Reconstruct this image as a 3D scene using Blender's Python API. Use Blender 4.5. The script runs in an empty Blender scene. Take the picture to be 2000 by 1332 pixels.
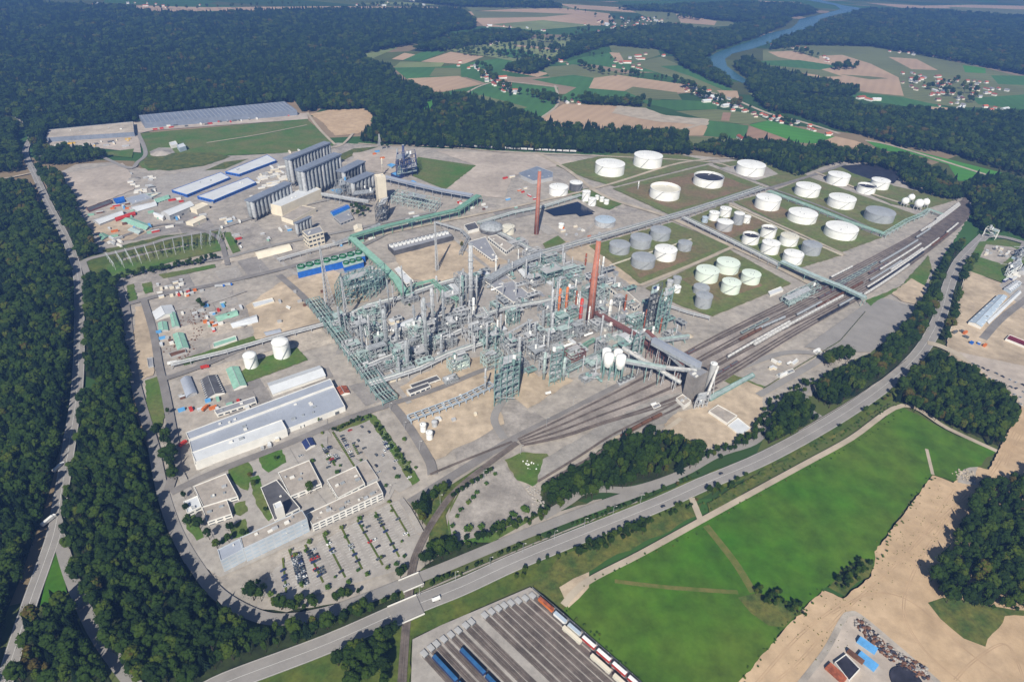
import bpy, math, random
import numpy as np
from mathutils import Vector, Matrix
from math import radians as R_, sin, cos, pi, atan2, hypot
rnd = random.Random(7)
scene = bpy.context.scene
col = scene.collection
# ------------------------------------------------------------------ camera model
H = 420.0; FPX = 1246.0; PITCH = R_(33.7); ROLL = R_(2.0)
FW = Vector((0, cos(PITCH), -sin(PITCH))); U0 = Vector((0, sin(PITCH), cos(PITCH))); R0 = Vector((1, 0, 0))
RT = R0*cos(ROLL) + U0*sin(ROLL); UP = U0*cos(ROLL) - R0*sin(ROLL)
CAM = Vector((0, 0, H))
def P(px, py, z=0.0):
    "world point seen at photo pixel (2000x1332) on the level plane z"
    d = FW*FPX + RT*(px-1000) + UP*(666-py)
    t = (z-H)/d.z
    return Vector((d.x*t, d.y*t, z))
def proj(v):
    q = Vector(v) - CAM; w = q.dot(FW)
    return 1000+FPX*q.dot(RT)/w, 666-FPX*q.dot(UP)/w
def mpp(v):
    "metres per photo pixel across the line of sight at v"
    q = Vector(v)-CAM
    return q.dot(FW)/FPX
def height_for(base, py):
    lo, hi = 0.0, 300.0
    for _ in range(40):
        m = (lo+hi)/2
        if proj((base.x, base.y, m))[1] > py: lo = m
        else: hi = m
    return lo
def roof_h(px, py, hpx):
    "height of a roof corner seen at px,py whose foot shows hpx pixels lower"
    lo, hi = 0.0, 200.0
    for _ in range(40):
        m = (lo+hi)/2
        v = P(px, py, m)
        if proj((v.x, v.y, 0))[1]-py < hpx: lo = m
        else: hi = m
    return lo
cam_d = bpy.data.cameras.new("camera"); cam = bpy.data.objects.new("camera", cam_d); col.objects.link(cam)
cam_d.sensor_width = 36; cam_d.lens = FPX/2000*36; cam_d.clip_start = 1; cam_d.clip_end = 60000
M = Matrix((RT, UP, -FW)).transposed().to_4x4(); M.translation = CAM
cam.matrix_world = M
scene.camera = cam
# ------------------------------------------------------------------ light
SUN_AZ = R_(7); SUN_EL = R_(42)
sd = Vector((-sin(SUN_AZ)*cos(SUN_EL), -cos(SUN_AZ)*cos(SUN_EL), sin(SUN_EL)))
sl = bpy.data.lights.new("sun", 'SUN'); sl.energy = 5.0; sl.angle = R_(0.5); sl.color = (1, .94, .83)
so = bpy.data.objects.new("sun", sl); col.objects.link(so)
so.rotation_euler = sd.to_track_quat('Z', 'Y').to_euler(); so.location = (0, -300, 900)
w = bpy.data.worlds.new("World"); scene.world = w; w.use_nodes = True
nt = w.node_tree; bg = nt.nodes['Background']
sky = nt.nodes.new('ShaderNodeTexSky'); sky.sky_type = 'NISHITA'; sky.sun_disc = False
sky.sun_elevation = SUN_EL; sky.sun_rotation = pi+SUN_AZ; sky.altitude = 400
nt.links.new(sky.outputs[0], bg.inputs[0]); bg.inputs[1].default_value = 0.062
scene.view_settings.view_transform = 'Standard'; scene.view_settings.look = 'None'
scene.view_settings.exposure = 0.34; scene.view_settings.gamma = 1
scene.render.engine = 'CYCLES'
cy = scene.cycles
cy.use_denoising = True; cy.max_bounces = 5; cy.diffuse_bounces = 2; cy.glossy_bounces = 2
cy.transmission_bounces = 2; cy.transparent_max_bounces = 6; cy.volume_bounces = 0
cy.sample_clamp_indirect = 4
# ------------------------------------------------------------------ materials
MATS = {}
def mat(name, c, rough=.8, metal=0.0, var=.18, scale=.08, fine=.0, fscale=1.0, c2=None, rndv=0.0, spec=.3, stripes=None, bump=0):
    if name in MATS: return MATS[name]
    m = bpy.data.materials.new(name); m.use_nodes = True
    t = m.node_tree; n = t.nodes; l = t.links; b = n['Principled BSDF']
    b.inputs['Roughness'].default_value = rough; b.inputs['Metallic'].default_value = metal
    b.inputs['Specular IOR Level'].default_value = spec
    tc = n.new('ShaderNodeTexCoord')
    def noise(sc, det=6, ro=.6):
        k = n.new('ShaderNodeTexNoise'); k.inputs['Scale'].default_value = sc
        k.inputs['Detail'].default_value = det; k.inputs['Roughness'].default_value = ro
        l.new(tc.outputs['Object'], k.inputs['Vector']); return k
    def mix(a, bb, f, mode='MIX'):
        k = n.new('ShaderNodeMix'); k.data_type = 'RGBA'; k.blend_type = mode
        if isinstance(f, (int, float)): k.inputs[0].default_value = f
        else: l.new(f, k.inputs[0])
        for s, v in ((6, a), (7, bb)):
            if isinstance(v, tuple): k.inputs[s].default_value = (*v, 1)
            else: l.new(v, k.inputs[s])
        return k.outputs[2]
    def ramp(src, lo, hi):
        k = n.new('ShaderNodeMapRange'); k.inputs[1].default_value = lo; k.inputs[2].default_value = hi
        l.new(src, k.inputs[0]); return k.outputs[0]
    nz = noise(scale)
    f = ramp(nz.outputs[0], .35, .65)
    if c2 is None: c2 = tuple(x*(1-2*var) for x in c); c = tuple(min(x*(1+var), .95) for x in c)
    out = mix(c2, c, f)
    if fine:
        g = noise(fscale, 4, .7)
        ff = ramp(g.outputs[0], .3, .7)
        out = mix(out, mix((1-fine,)*3, (1+fine,)*3, ff), 1.0, 'MULTIPLY')
    if stripes:
        ang, sc, amt = stripes
        mp = n.new('ShaderNodeMapping'); mp.inputs['Rotation'].default_value = (0, 0, ang)
        l.new(tc.outputs['Object'], mp.inputs[0])
        wv = n.new('ShaderNodeTexWave'); wv.inputs['Scale'].default_value = sc; wv.inputs['Distortion'].default_value = 1.2
        wv.inputs['Detail'].default_value = 3; wv.inputs['Detail Scale'].default_value = .3
        l.new(mp.outputs[0], wv.inputs[0])
        out = mix(out, mix((1-amt,)*3, (1+amt,)*3, wv.outputs['Fac']), 1.0, 'MULTIPLY')
    if rndv:
        oi = n.new('ShaderNodeObjectInfo')
        hs = n.new('ShaderNodeHueSaturation'); l.new(out, hs.inputs['Color'])
        mr = n.new('ShaderNodeMapRange'); mr.inputs[3].default_value = 1-rndv; mr.inputs[4].default_value = 1+rndv
        l.new(oi.outputs['Random'], mr.inputs[0]); l.new(mr.outputs[0], hs.inputs['Value']); out = hs.outputs[0]
    l.new(out, b.inputs['Base Color'])
    if bump:
        bp = n.new('ShaderNodeBump'); bp.inputs['Strength'].default_value = .6; bp.inputs['Distance'].default_value = bump
        g2 = noise(fscale*2, 3); l.new(g2.outputs[0], bp.inputs['Height']); l.new(bp.outputs[0], b.inputs['Normal'])
    MATS[name] = m
    return m
mat('gravel', (.385,.345,.30), .9, c2=(.29,.265,.235), scale=.02, fine=.24, fscale=.1)
mat('concrete', (.37,.345,.315), .9, c2=(.30,.275,.25), scale=.035, fine=.16, fscale=.2)
mat('pale_yard', (.43,.37,.315), .9, var=.10, scale=.015, fine=.16, fscale=.09)
mat('sandy_yard', (.46,.37,.27), .95, var=.14, scale=.02, fine=.2, fscale=.1)
mat('sand', (.50,.365,.235), .95, c2=(.42,.30,.185), scale=.02, fine=.18, fscale=.07)
mat('asphalt', (.215,.2,.19), .85, var=.10, scale=.05, fine=.08, fscale=.5)
mat('asphalt_dark', (.14,.135,.13), .85, var=.12, scale=.05, fine=.08, fscale=.5)
mat('road_grey', (.27,.255,.24), .85, var=.06, scale=.05, fine=.05, fscale=.5)
mat('path_pale', (.42,.36,.28), .95, var=.1, scale=.05)
mat('lawn', (.06,.135,.018), .95, c2=(.13,.14,.045), scale=.02, fine=.25, fscale=.3)
mat('meadow', (.036,.128,.004), .95, c2=(.075,.128,.012), scale=.007, fine=.34, fscale=.05)
mat('verge', (.10,.12,.02), .95, c2=(.05,.09,.015), scale=.05, fine=.3, fscale=.25)
mat('rough_grass', (.13,.13,.03), .95, c2=(.05,.085,.018), scale=.08, fine=.35, fscale=.3)
mat('bund_brown', (.20,.13,.08), .95, c2=(.13,.13,.05), scale=.022, fine=.25, fscale=.2)
mat('bund_green', (.11,.15,.04), .95, c2=(.15,.14,.06), scale=.03, fine=.25, fscale=.15)
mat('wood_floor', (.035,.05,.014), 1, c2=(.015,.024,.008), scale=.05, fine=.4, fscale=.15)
mat('ballast', (.32,.28,.25), .95, var=.2, scale=.02, fine=.2, fscale=.4)
mat('ballast_grey', (.30,.28,.255), .95, var=.15, scale=.02, fine=.2, fscale=.2)
mat('track_bed', (.155,.13,.115), .95, var=.2, scale=.1, fine=.15, fscale=.5)
mat('coach_blue', (.04,.14,.32), .5)
mat('wagon_pale', (.56,.55,.53), .7, var=.15, scale=.3)
mat('patch_a', (.33,.30,.27), .9, var=.14, scale=.05, fine=.2, fscale=.3)
mat('patch_b', (.44,.385,.32), .9, var=.12, scale=.05, fine=.2, fscale=.3)
mat('patch_c', (.27,.25,.235), .9, var=.12, scale=.05, fine=.15, fscale=.3)
mat('rut', (.44,.31,.195), .95, var=.1, scale=.05)
mat('worn', (.16,.145,.045), .95, c2=(.08,.12,.02), scale=.12)
mat('rail_steel', (.20,.15,.13), .5, .6)
mat('field_tan', (.44,.31,.20), .95, var=.07, scale=.004, stripes=(.5,.012,.04))
mat('field_brown', (.30,.19,.125), .95, var=.07, scale=.004, stripes=(.9,.012,.05))
mat('field_green', (.055,.15,.035), .95, var=.1, scale=.004, stripes=(.2,.012,.05))
mat('field_bright', (.06,.21,.025), .95, var=.08, scale=.004, stripes=(1.9,.012,.05))
mat('field_olive', (.15,.17,.065), .95, var=.1, scale=.004, stripes=(1.2,.012,.06))
mat('field_pale', (.20,.24,.09), .95, var=.12, scale=.006)
mat('pond', (.008,.012,.03), .15, var=.1)
mat('black_sheet', (.03,.03,.04), .5, var=.2)
mat('river', (.05,.13,.16), .25, var=.06, scale=.01)
mat('white_paint', (.80,.80,.78), .5, var=.03, scale=.2, fine=.05, fscale=.4)
mat('tank_white', (.84,.84,.81), .5, var=.05, scale=.07, fine=.07, fscale=.5)
mat('tank_cream', (.66,.63,.53), .6, var=.05, scale=.1, fine=.06, fscale=.4)
mat('tank_mint', (.70,.78,.68), .5, var=.02, scale=.1)
mat('tank_grey', (.34,.36,.38), .5, var=.06, scale=.1, fine=.05, fscale=.4)
mat('tank_dark', (.12,.12,.13), .6, var=.2, scale=.1)
mat('roof_slate', (.20,.23,.29), .6, var=.06, scale=.05, fine=.1, fscale=.2)
mat('tank_blue', (.42,.50,.58), .5, var=.06, scale=.1)
mat('seal_black', (.035,.035,.05), .7, var=.3, scale=.1)
mat('grey_metal', (.33,.35,.365), .6, .0, var=.15, scale=.3)
mat('pale_metal', (.46,.47,.48), .5, .0, var=.12, scale=.3)
mat('dark_metal', (.13,.14,.15), .6, .0, var=.2, scale=.3)
mat('steel_teal', (.22,.345,.325), .6, var=.2, scale=.2)
mat('steel_green', (.17,.335,.25), .6, var=.12, scale=.2)
mat('fan_green', (.015,.13,.05), .6, var=.2, scale=.3)
mat('pale_teal', (.38,.475,.455), .6, var=.12, scale=.2)
mat('rust', (.34,.10,.05), .8, var=.25, scale=.3)
mat('orange', (.62,.17,.04), .6, var=.15, scale=.2)
mat('red', (.50,.045,.03), .6, var=.15, scale=.2)
mat('brick_red', (.44,.17,.115), .8, var=.15, scale=.1, fine=.12, fscale=.3)
mat('brown_red', (.20,.09,.08), .8, var=.1, scale=.1)
mat('blue', (.02,.13,.50), .5, var=.1, scale=.2)
mat('light_blue', (.12,.36,.68), .5, var=.1, scale=.2)
mat('navy', (.03,.045,.14), .5, var=.1, scale=.2)
mat('yellow', (.66,.42,.06), .6, var=.1)
mat('glass', (.03,.05,.08), .12, var=.2, scale=.3, spec=.6)
mat('roof_grey', (.27,.275,.30), .8, var=.06, scale=.05, fine=.08, fscale=.3)
mat('roof_blue_grey', (.34,.37,.43), .6, var=.05, scale=.04, fine=.05, fscale=.3)
mat('roof_pale', (.60,.62,.64), .6, var=.04, scale=.05, fine=.05, fscale=.3)
mat('roof_tan', (.37,.33,.29), .9, var=.1, scale=.1, fine=.12, fscale=.3)
mat('roof_dark', (.10,.10,.11), .85, var=.15, scale=.1)
mat('roof_green', (.26,.46,.36), .6, var=.08, scale=.2)
mat('roof_red', (.40,.12,.07), .8, var=.15, scale=.3, rndv=.25)
mat('wall_white', (.74,.72,.67), .8, var=.05, scale=.1)
mat('wall_cream', (.72,.65,.52), .8, var=.05, scale=.1)
mat('wall_grey', (.42,.42,.42), .8, var=.08, scale=.1)
mat('facade_blue', (.50,.54,.58), .4, var=.06, scale=.1, spec=.5)
mat('tyre', (.02,.02,.02), .9)
mat('line_white', (.7,.7,.68), .8, var=.06)
mat('brown', (.16,.08,.05), .8, var=.2)
mat('maroon', (.16,.02,.035), .7)
mat('bark', (.06,.045,.03), .95, var=.2, scale=1)
def leaf_mat(name, stops):
    m = bpy.data.materials.new(name); m.use_nodes = True
    t = m.node_tree; n = t.nodes; l = t.links; b = n['Principled BSDF']
    b.inputs['Roughness'].default_value = .85; b.inputs['Specular IOR Level'].default_value = .15
    oi = n.new('ShaderNodeObjectInfo'); tc = n.new('ShaderNodeTexCoord')
    nz = n.new('ShaderNodeTexNoise'); nz.inputs['Scale'].default_value = .35; nz.inputs['Detail'].default_value = 4
    l.new(tc.outputs['Object'], nz.inputs['Vector'])
    ad = n.new('ShaderNodeMath'); ad.operation = 'MULTIPLY_ADD'; ad.inputs[1].default_value = .35
    l.new(nz.outputs[0], ad.inputs[0]); 
    n3 = n.new('ShaderNodeTexNoise'); n3.inputs['Scale'].default_value = .008; n3.inputs['Detail'].default_value = 3; l.new(oi.outputs['Location'], n3.inputs['Vector'])
    m3 = n.new('ShaderNodeMath'); m3.operation = 'MULTIPLY_ADD'; m3.inputs[1].default_value = .8; m3.inputs[2].default_value = -.42; l.new(n3.outputs[0], m3.inputs[0])
    m2 = n.new('ShaderNodeMath'); m2.operation = 'MULTIPLY_ADD'; m2.inputs[1].default_value = .80
    l.new(oi.outputs['Random'], m2.inputs[0]); l.new(m3.outputs[0], m2.inputs[2]); l.new(m2.outputs[0], ad.inputs[2])
    cr = n.new('ShaderNodeValToRGB'); e = cr.color_ramp.elements
    while len(e) < len(stops): e.new(.5)
    for k, (p, c) in enumerate(stops): e[k].position = p; e[k].color = (*c, 1)
    l.new(ad.outputs[0], cr.inputs[0]); l.new(cr.outputs[0], b.inputs['Base Color'])
    MATS[name] = m
leaf_mat('leaves', [(0, (.007,.018,.003)), (.35, (.014,.032,.004)), (.70, (.024,.049,.005)), (.92, (.042,.067,.006)), (.995, (.065,.078,.008)), (1, (.07,.055,.012))])
leaf_mat('needles', [(0, (.004,.012,.006)), (.5, (.007,.019,.008)), (1, (.012,.027,.009))])
leaf_mat('shrub_leaves', [(0, (.022,.06,.010)), (.5, (.05,.10,.014)), (1, (.10,.13,.02))])
# ------------------------------------------------------------------ mesh builder
class MB:
    def __init__(s): s.v = []; s.f = []
    def add(s, vs, fs):
        o = len(s.v); s.v += [tuple(v) for v in vs]; s.f += [tuple(i+o for i in f) for f in fs]; return s
    def prism(s, poly, z0, z1, cap=True, bot=False):
        n = len(poly); a = sum(poly[i][0]*poly[(i+1) % n][1]-poly[(i+1) % n][0]*poly[i][1] for i in range(n))
        if a < 0: poly = list(poly)[::-1]
        vs = [(p[0], p[1], z0) for p in poly]+[(p[0], p[1], z1) for p in poly]
        fs = [(i, (i+1) % n, n+(i+1) % n, n+i) for i in range(n)]
        if cap: fs.append(tuple(range(n, 2*n)))
        if bot: fs.append(tuple(range(n-1, -1, -1)))
        return s.add(vs, fs)
    def box(s, c, sx, sy, sz, ang=0):
        "box standing on c (bottom centre)"
        ca, sa = cos(ang), sin(ang)
        q = [(c[0]+x*ca-y*sa, c[1]+x*sa+y*ca) for x, y in ((-sx/2,-sy/2),(sx/2,-sy/2),(sx/2,sy/2),(-sx/2,sy/2))]
        return s.prism(q, c[2], c[2]+sz, True, True)
    def tube(s, a, b, r0, r1=None, n=8, caps=True):
        a = Vector(a); b = Vector(b); r1 = r0 if r1 is None else r1
        d = (b-a).normalized(); x = d.orthogonal().normalized() if abs(d.z) < .999 else Vector((1,0,0)); y = d.cross(x)
        vs = []
        for c, r in ((a, r0), (b, r1)):
            for i in range(n):
                t = 2*pi*i/n; vs.append(c+x*(r*cos(t))+y*(r*sin(t)))
        fs = [(i, (i+1) % n, n+(i+1) % n, n+i) for i in range(n)]
        if caps: fs += [tuple(range(n, 2*n)), tuple(range(n-1, -1, -1))]
        return s.add(vs, fs)
    def bar(s, a, b, t=.4): return s.tube(a, b, t*.6, n=4)
    def lathe(s, c, prof, n=32):
        "prof: list of (r,z) bottom to top; closes where r==0"
        vs = []; fs = []
        rings = []
        for r, z in prof:
            if r <= 1e-6: rings.append([len(vs)]); vs.append((c[0], c[1], c[2]+z))
            else:
                rings.append(list(range(len(vs), len(vs)+n)))
                vs += [(c[0]+r*cos(2*pi*i/n), c[1]+r*sin(2*pi*i/n), c[2]+z) for i in range(n)]
        for A, B in zip(rings, rings[1:]):
            for i in range(n):
                j = (i+1) % n
                if len(A) == 1 and len(B) == 1: continue
                if len(A) == 1: fs.append((A[0], B[j], B[i]))
                elif len(B) == 1: fs.append((A[i], A[j], B[0]))
                else: fs.append((A[i], A[j], B[j], B[i]))
        return s.add(vs, fs)
    def build(s, name, m, parent=None, smooth=False, loc=None):
        me = bpy.data.meshes.new(name)
        off = Vector(parent.location) if parent is not None and loc is None else Vector(loc or (0, 0, 0))
        if off.length: vs = [(v[0]-off.x, v[1]-off.y, v[2]-off.z) for v in s.v]
        else: vs = s.v
        me.from_pydata(vs, [], s.f)
        for k in (m if isinstance(m, (list, tuple)) else [m]): me.materials.append(MATS[k])
        if smooth: me.polygons.foreach_set('use_smooth', [True]*len(me.polygons))
        me.update()
        o = bpy.data.objects.new(name, me); col.objects.link(o)
        if parent is not None:
            o.parent = parent
        elif loc is not None: o.location = loc
        return o
def tag(o, label, cat, group=None, kind=None):
    if label: o['label'] = label
    if cat: o['category'] = cat
    if group: o['group'] = group
    if kind: o['kind'] = kind
    return o
def thing(name, label, cat, loc, group=None, rot=0):
    o = bpy.data.objects.new(name, None); col.objects.link(o); o.location = loc; o.rotation_euler = (0, 0, rot)
    o.empty_display_size = 1
    return tag(o, label, cat, group)
def copy_tree(o, parent=None):
    c = o.copy(); col.objects.link(c)
    if parent is not None: c.parent = parent
    for ch in o.children: copy_tree(ch, c)
    return c
def subtree_remove(o):
    for ch in list(o.children): subtree_remove(ch)
    bpy.data.objects.remove(o)
ORD = ['', 'first', 'second', 'third', 'fourth', 'fifth', 'sixth', 'seventh', 'eighth', 'ninth', 'tenth', 'eleventh', 'twelfth']
def ordn(k):
    if k < len(ORD): return ORD[k]
    suf = 'th' if 10 <= k % 100 <= 20 else {1: 'st', 2: 'nd', 3: 'rd'}.get(k % 10, 'th')
    return f'{k}{suf}'
def number(batch, where, frm='left'):
    "batch of (object, look): label each by its look and its place along the photo"
    by = {}
    for o, d in batch: by.setdefault(d, []).append(o)
    for d, os_ in by.items():
        key = (lambda q: proj(q.location)[0]) if frm == 'left' else (lambda q: -proj(q.location)[1])
        os_.sort(key=key)
        for k, o in enumerate(os_):
            if len(os_) == 1: o['label'] = f'{d} {where}'
            elif k == len(os_)-1: o['label'] = f'{d} {where}, the {"rightmost" if frm == "left" else "farthest"} one'
            else: o['label'] = f'{d} {where}, {ordn(k+1)} from the {"left" if frm == "left" else "near end"}'
def smooth_line(pts, k=5, closed=False):
    "Catmull-Rom through world points"
    out = []; n = len(pts)
    for i in range(n-1):
        p0 = pts[max(i-1, 0)]; p1 = pts[i]; p2 = pts[i+1]; p3 = pts[min(i+2, n-1)]
        for j in range(k):
            t = j/k
            out.append(.5*((2*p1)+(p2-p0)*t+(2*p0-5*p1+4*p2-p3)*t*t+(3*p1-p0-3*p2+p3)*t**3))
    out.append(pts[-1]); return out
def offset_line(pts, d):
    out = []
    for i, p in enumerate(pts):
        a = pts[max(i-1, 0)]; b = pts[min(i+1, len(pts)-1)]
        t = (b-a); t.z = 0; t.normalize(); out.append(p+Vector((-t.y, t.x, 0))*d)
    return out
LZ = [0.02]
REG = []
def gz(p):
    "height of the top ground sheet at a world point"
    x, y = p[0], p[1]
    for z, bb, poly in reversed(REG):
        if bb[0] <= x <= bb[1] and bb[2] <= y <= bb[3]:
            c = False; n = len(poly)
            for i in range(n):
                x1, y1 = poly[i]; x2, y2 = poly[i-1]
                if (y1 > y) != (y2 > y) and x < (x2-x1)*(y-y1)/(y2-y1)+x1: c = not c
            if c: return z
    return 0.0
def reg(z, poly):
    xs = [p[0] for p in poly]; ys = [p[1] for p in poly]
    REG.append((z, (min(xs), max(xs), min(ys), max(ys)), [(p[0], p[1]) for p in poly]))
def sheet(name, poly, m, z=None, wob=0.0):
    "a level patch of ground given by photo pixels"
    if z is None: LZ[0] += .006; z = LZ[0]
    pts = [P(x, y) for x, y in poly]
    if wob:
        q = []
        for i, p in enumerate(pts):
            b = pts[(i+1) % len(pts)]; d = (b-p); L = d.length; k = max(1, min(24, int(L/(wob*5))))
            nrm = Vector((-d.y, d.x, 0)).normalized()
            for j in range(k): q.append(p+d*(j/k)+nrm*(rnd.uniform(-wob, wob) if j else 0))
        pts = q
    n = len(pts); reg(z, pts)
    if sum(pts[i].x*pts[(i+1) % n].y-pts[(i+1) % n].x*pts[i].y for i in range(n)) < 0: pts.reverse()
    from mathutils.geometry import tessellate_polygon
    tri = tessellate_polygon([pts])
    mb = MB(); fs = []
    for a, b, c in tri:
        cr = (pts[b]-pts[a]).cross(pts[c]-pts[a]).z
        fs.append((a, b, c) if cr > 0 else (a, c, b))
    mb.add([(p.x, p.y, z) for p in pts], fs)
    return tag(mb.build(name, m), None, None, kind='structure')
def strip(mb, pts, wd, z):
    a = offset_line(pts, wd/2); b = offset_line(pts, -wd/2); n = len(pts)
    vs = [(p.x, p.y, z) for p in a]+[(p.x, p.y, z) for p in b]
    mb.add(vs, [(n+i, n+i+1, i+1, i) for i in range(n-1)])
def road(name, px, wd, m, z=None, lines=None, k=5):
    if z is None: LZ[0] += .006; z = LZ[0]
    pts = smooth_line([P(x, y) for x, y in px], k)
    reg(z, offset_line(pts, wd/2)+offset_line(pts, -wd/2)[::-1])
    mb = MB(); strip(mb, pts, wd, z); o = tag(mb.build(name, m), None, None, kind='structure')
    if lines:
        mk = MB()
        for off, lw, dash in lines:
            q = offset_line(pts, off)
            if dash:
                fine = []
                for a, b in zip(q, q[1:]):
                    L = (b-a).length; nn = max(1, int(L/6))
                    fine += [a+(b-a)*(j/nn) for j in range(nn)]
                for j in range(0, len(fine)-1, 2): strip(mk, fine[j:j+2], lw, z+.03)
            else: strip(mk, q, lw, z+.03)
        tag(mk.build('road_marking', 'line_white'), None, None, kind='structure')
    return pts
def inpoly(xs, ys, poly):
    ins = np.zeros(len(xs), bool); n = len(poly)
    for i in range(n):
        x1, y1 = poly[i]; x2, y2 = poly[(i+1) % n]
        c = ((y1 > ys) != (y2 > ys)) & (xs < (x2-x1)*(ys-y1)/((y2-y1) or 1e-9)+x1); ins ^= c
    return ins
# ------------------------------------------------------------------ ground
def country_mat():
    m = bpy.data.materials.new('country'); m.use_nodes = True
    t = m.node_tree; n = t.nodes; l = t.links; b = n['Principled BSDF']; b.inputs['Roughness'].default_value = .95
    b.inputs['Specular IOR Level'].default_value = .1
    tc = n.new('ShaderNodeTexCoord'); mp = n.new('ShaderNodeMapping'); mp.inputs['Scale'].default_value = (.0022, .0042, 1)
    mp.inputs['Rotation'].default_value = (0, 0, .3)
    l.new(tc.outputs['Object'], mp.inputs[0])
    v = n.new('ShaderNodeTexVoronoi'); v.inputs['Scale'].default_value = 1; l.new(mp.outputs[0], v.inputs['Vector'])
    sp = n.new('ShaderNodeSeparateColor'); l.new(v.outputs['Color'], sp.inputs[0])
    cr = n.new('ShaderNodeValToRGB'); cr.color_ramp.interpolation = 'CONSTANT'
    st = [(0, (.05,.11,.03)), (.2, (.12,.15,.05)), (.38, (.06,.14,.035)), (.52, (.30,.23,.14)), (.62, (.10,.12,.04)), (.8, (.05,.10,.03)), (.9, (.36,.27,.18))]
    e = cr.color_ramp.elements
    while len(e) < len(st): e.new(.5)
    for k, (p, c) in enumerate(st): e[k].position = p; e[k].color = (*c, 1)
    l.new(sp.outputs[0], cr.inputs[0])
    nz = n.new('ShaderNodeTexNoise'); nz.inputs['Scale'].default_value = .01; nz.inputs['Detail'].default_value = 6
    l.new(tc.outputs['Object'], nz.inputs['Vector'])
    mx = n.new('ShaderNodeMix'); mx.data_type = 'RGBA'; mx.blend_type = 'MULTIPLY'; mx.inputs[0].default_value = .5
    l.new(cr.outputs[0], mx.inputs[6]); l.new(nz.outputs[0], mx.inputs[7]); l.new(mx.outputs[2], b.inputs['Base Color'])
    MATS['country'] = m
country_mat()
g = MB(); G = 15000
g.add([(-G, -3000, 0), (G, -3000, 0), (G, 25000, 0), (-G, 25000, 0)], [(0, 1, 2, 3)])
tag(g.build('ground', 'country'), None, None, kind='structure')
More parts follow.
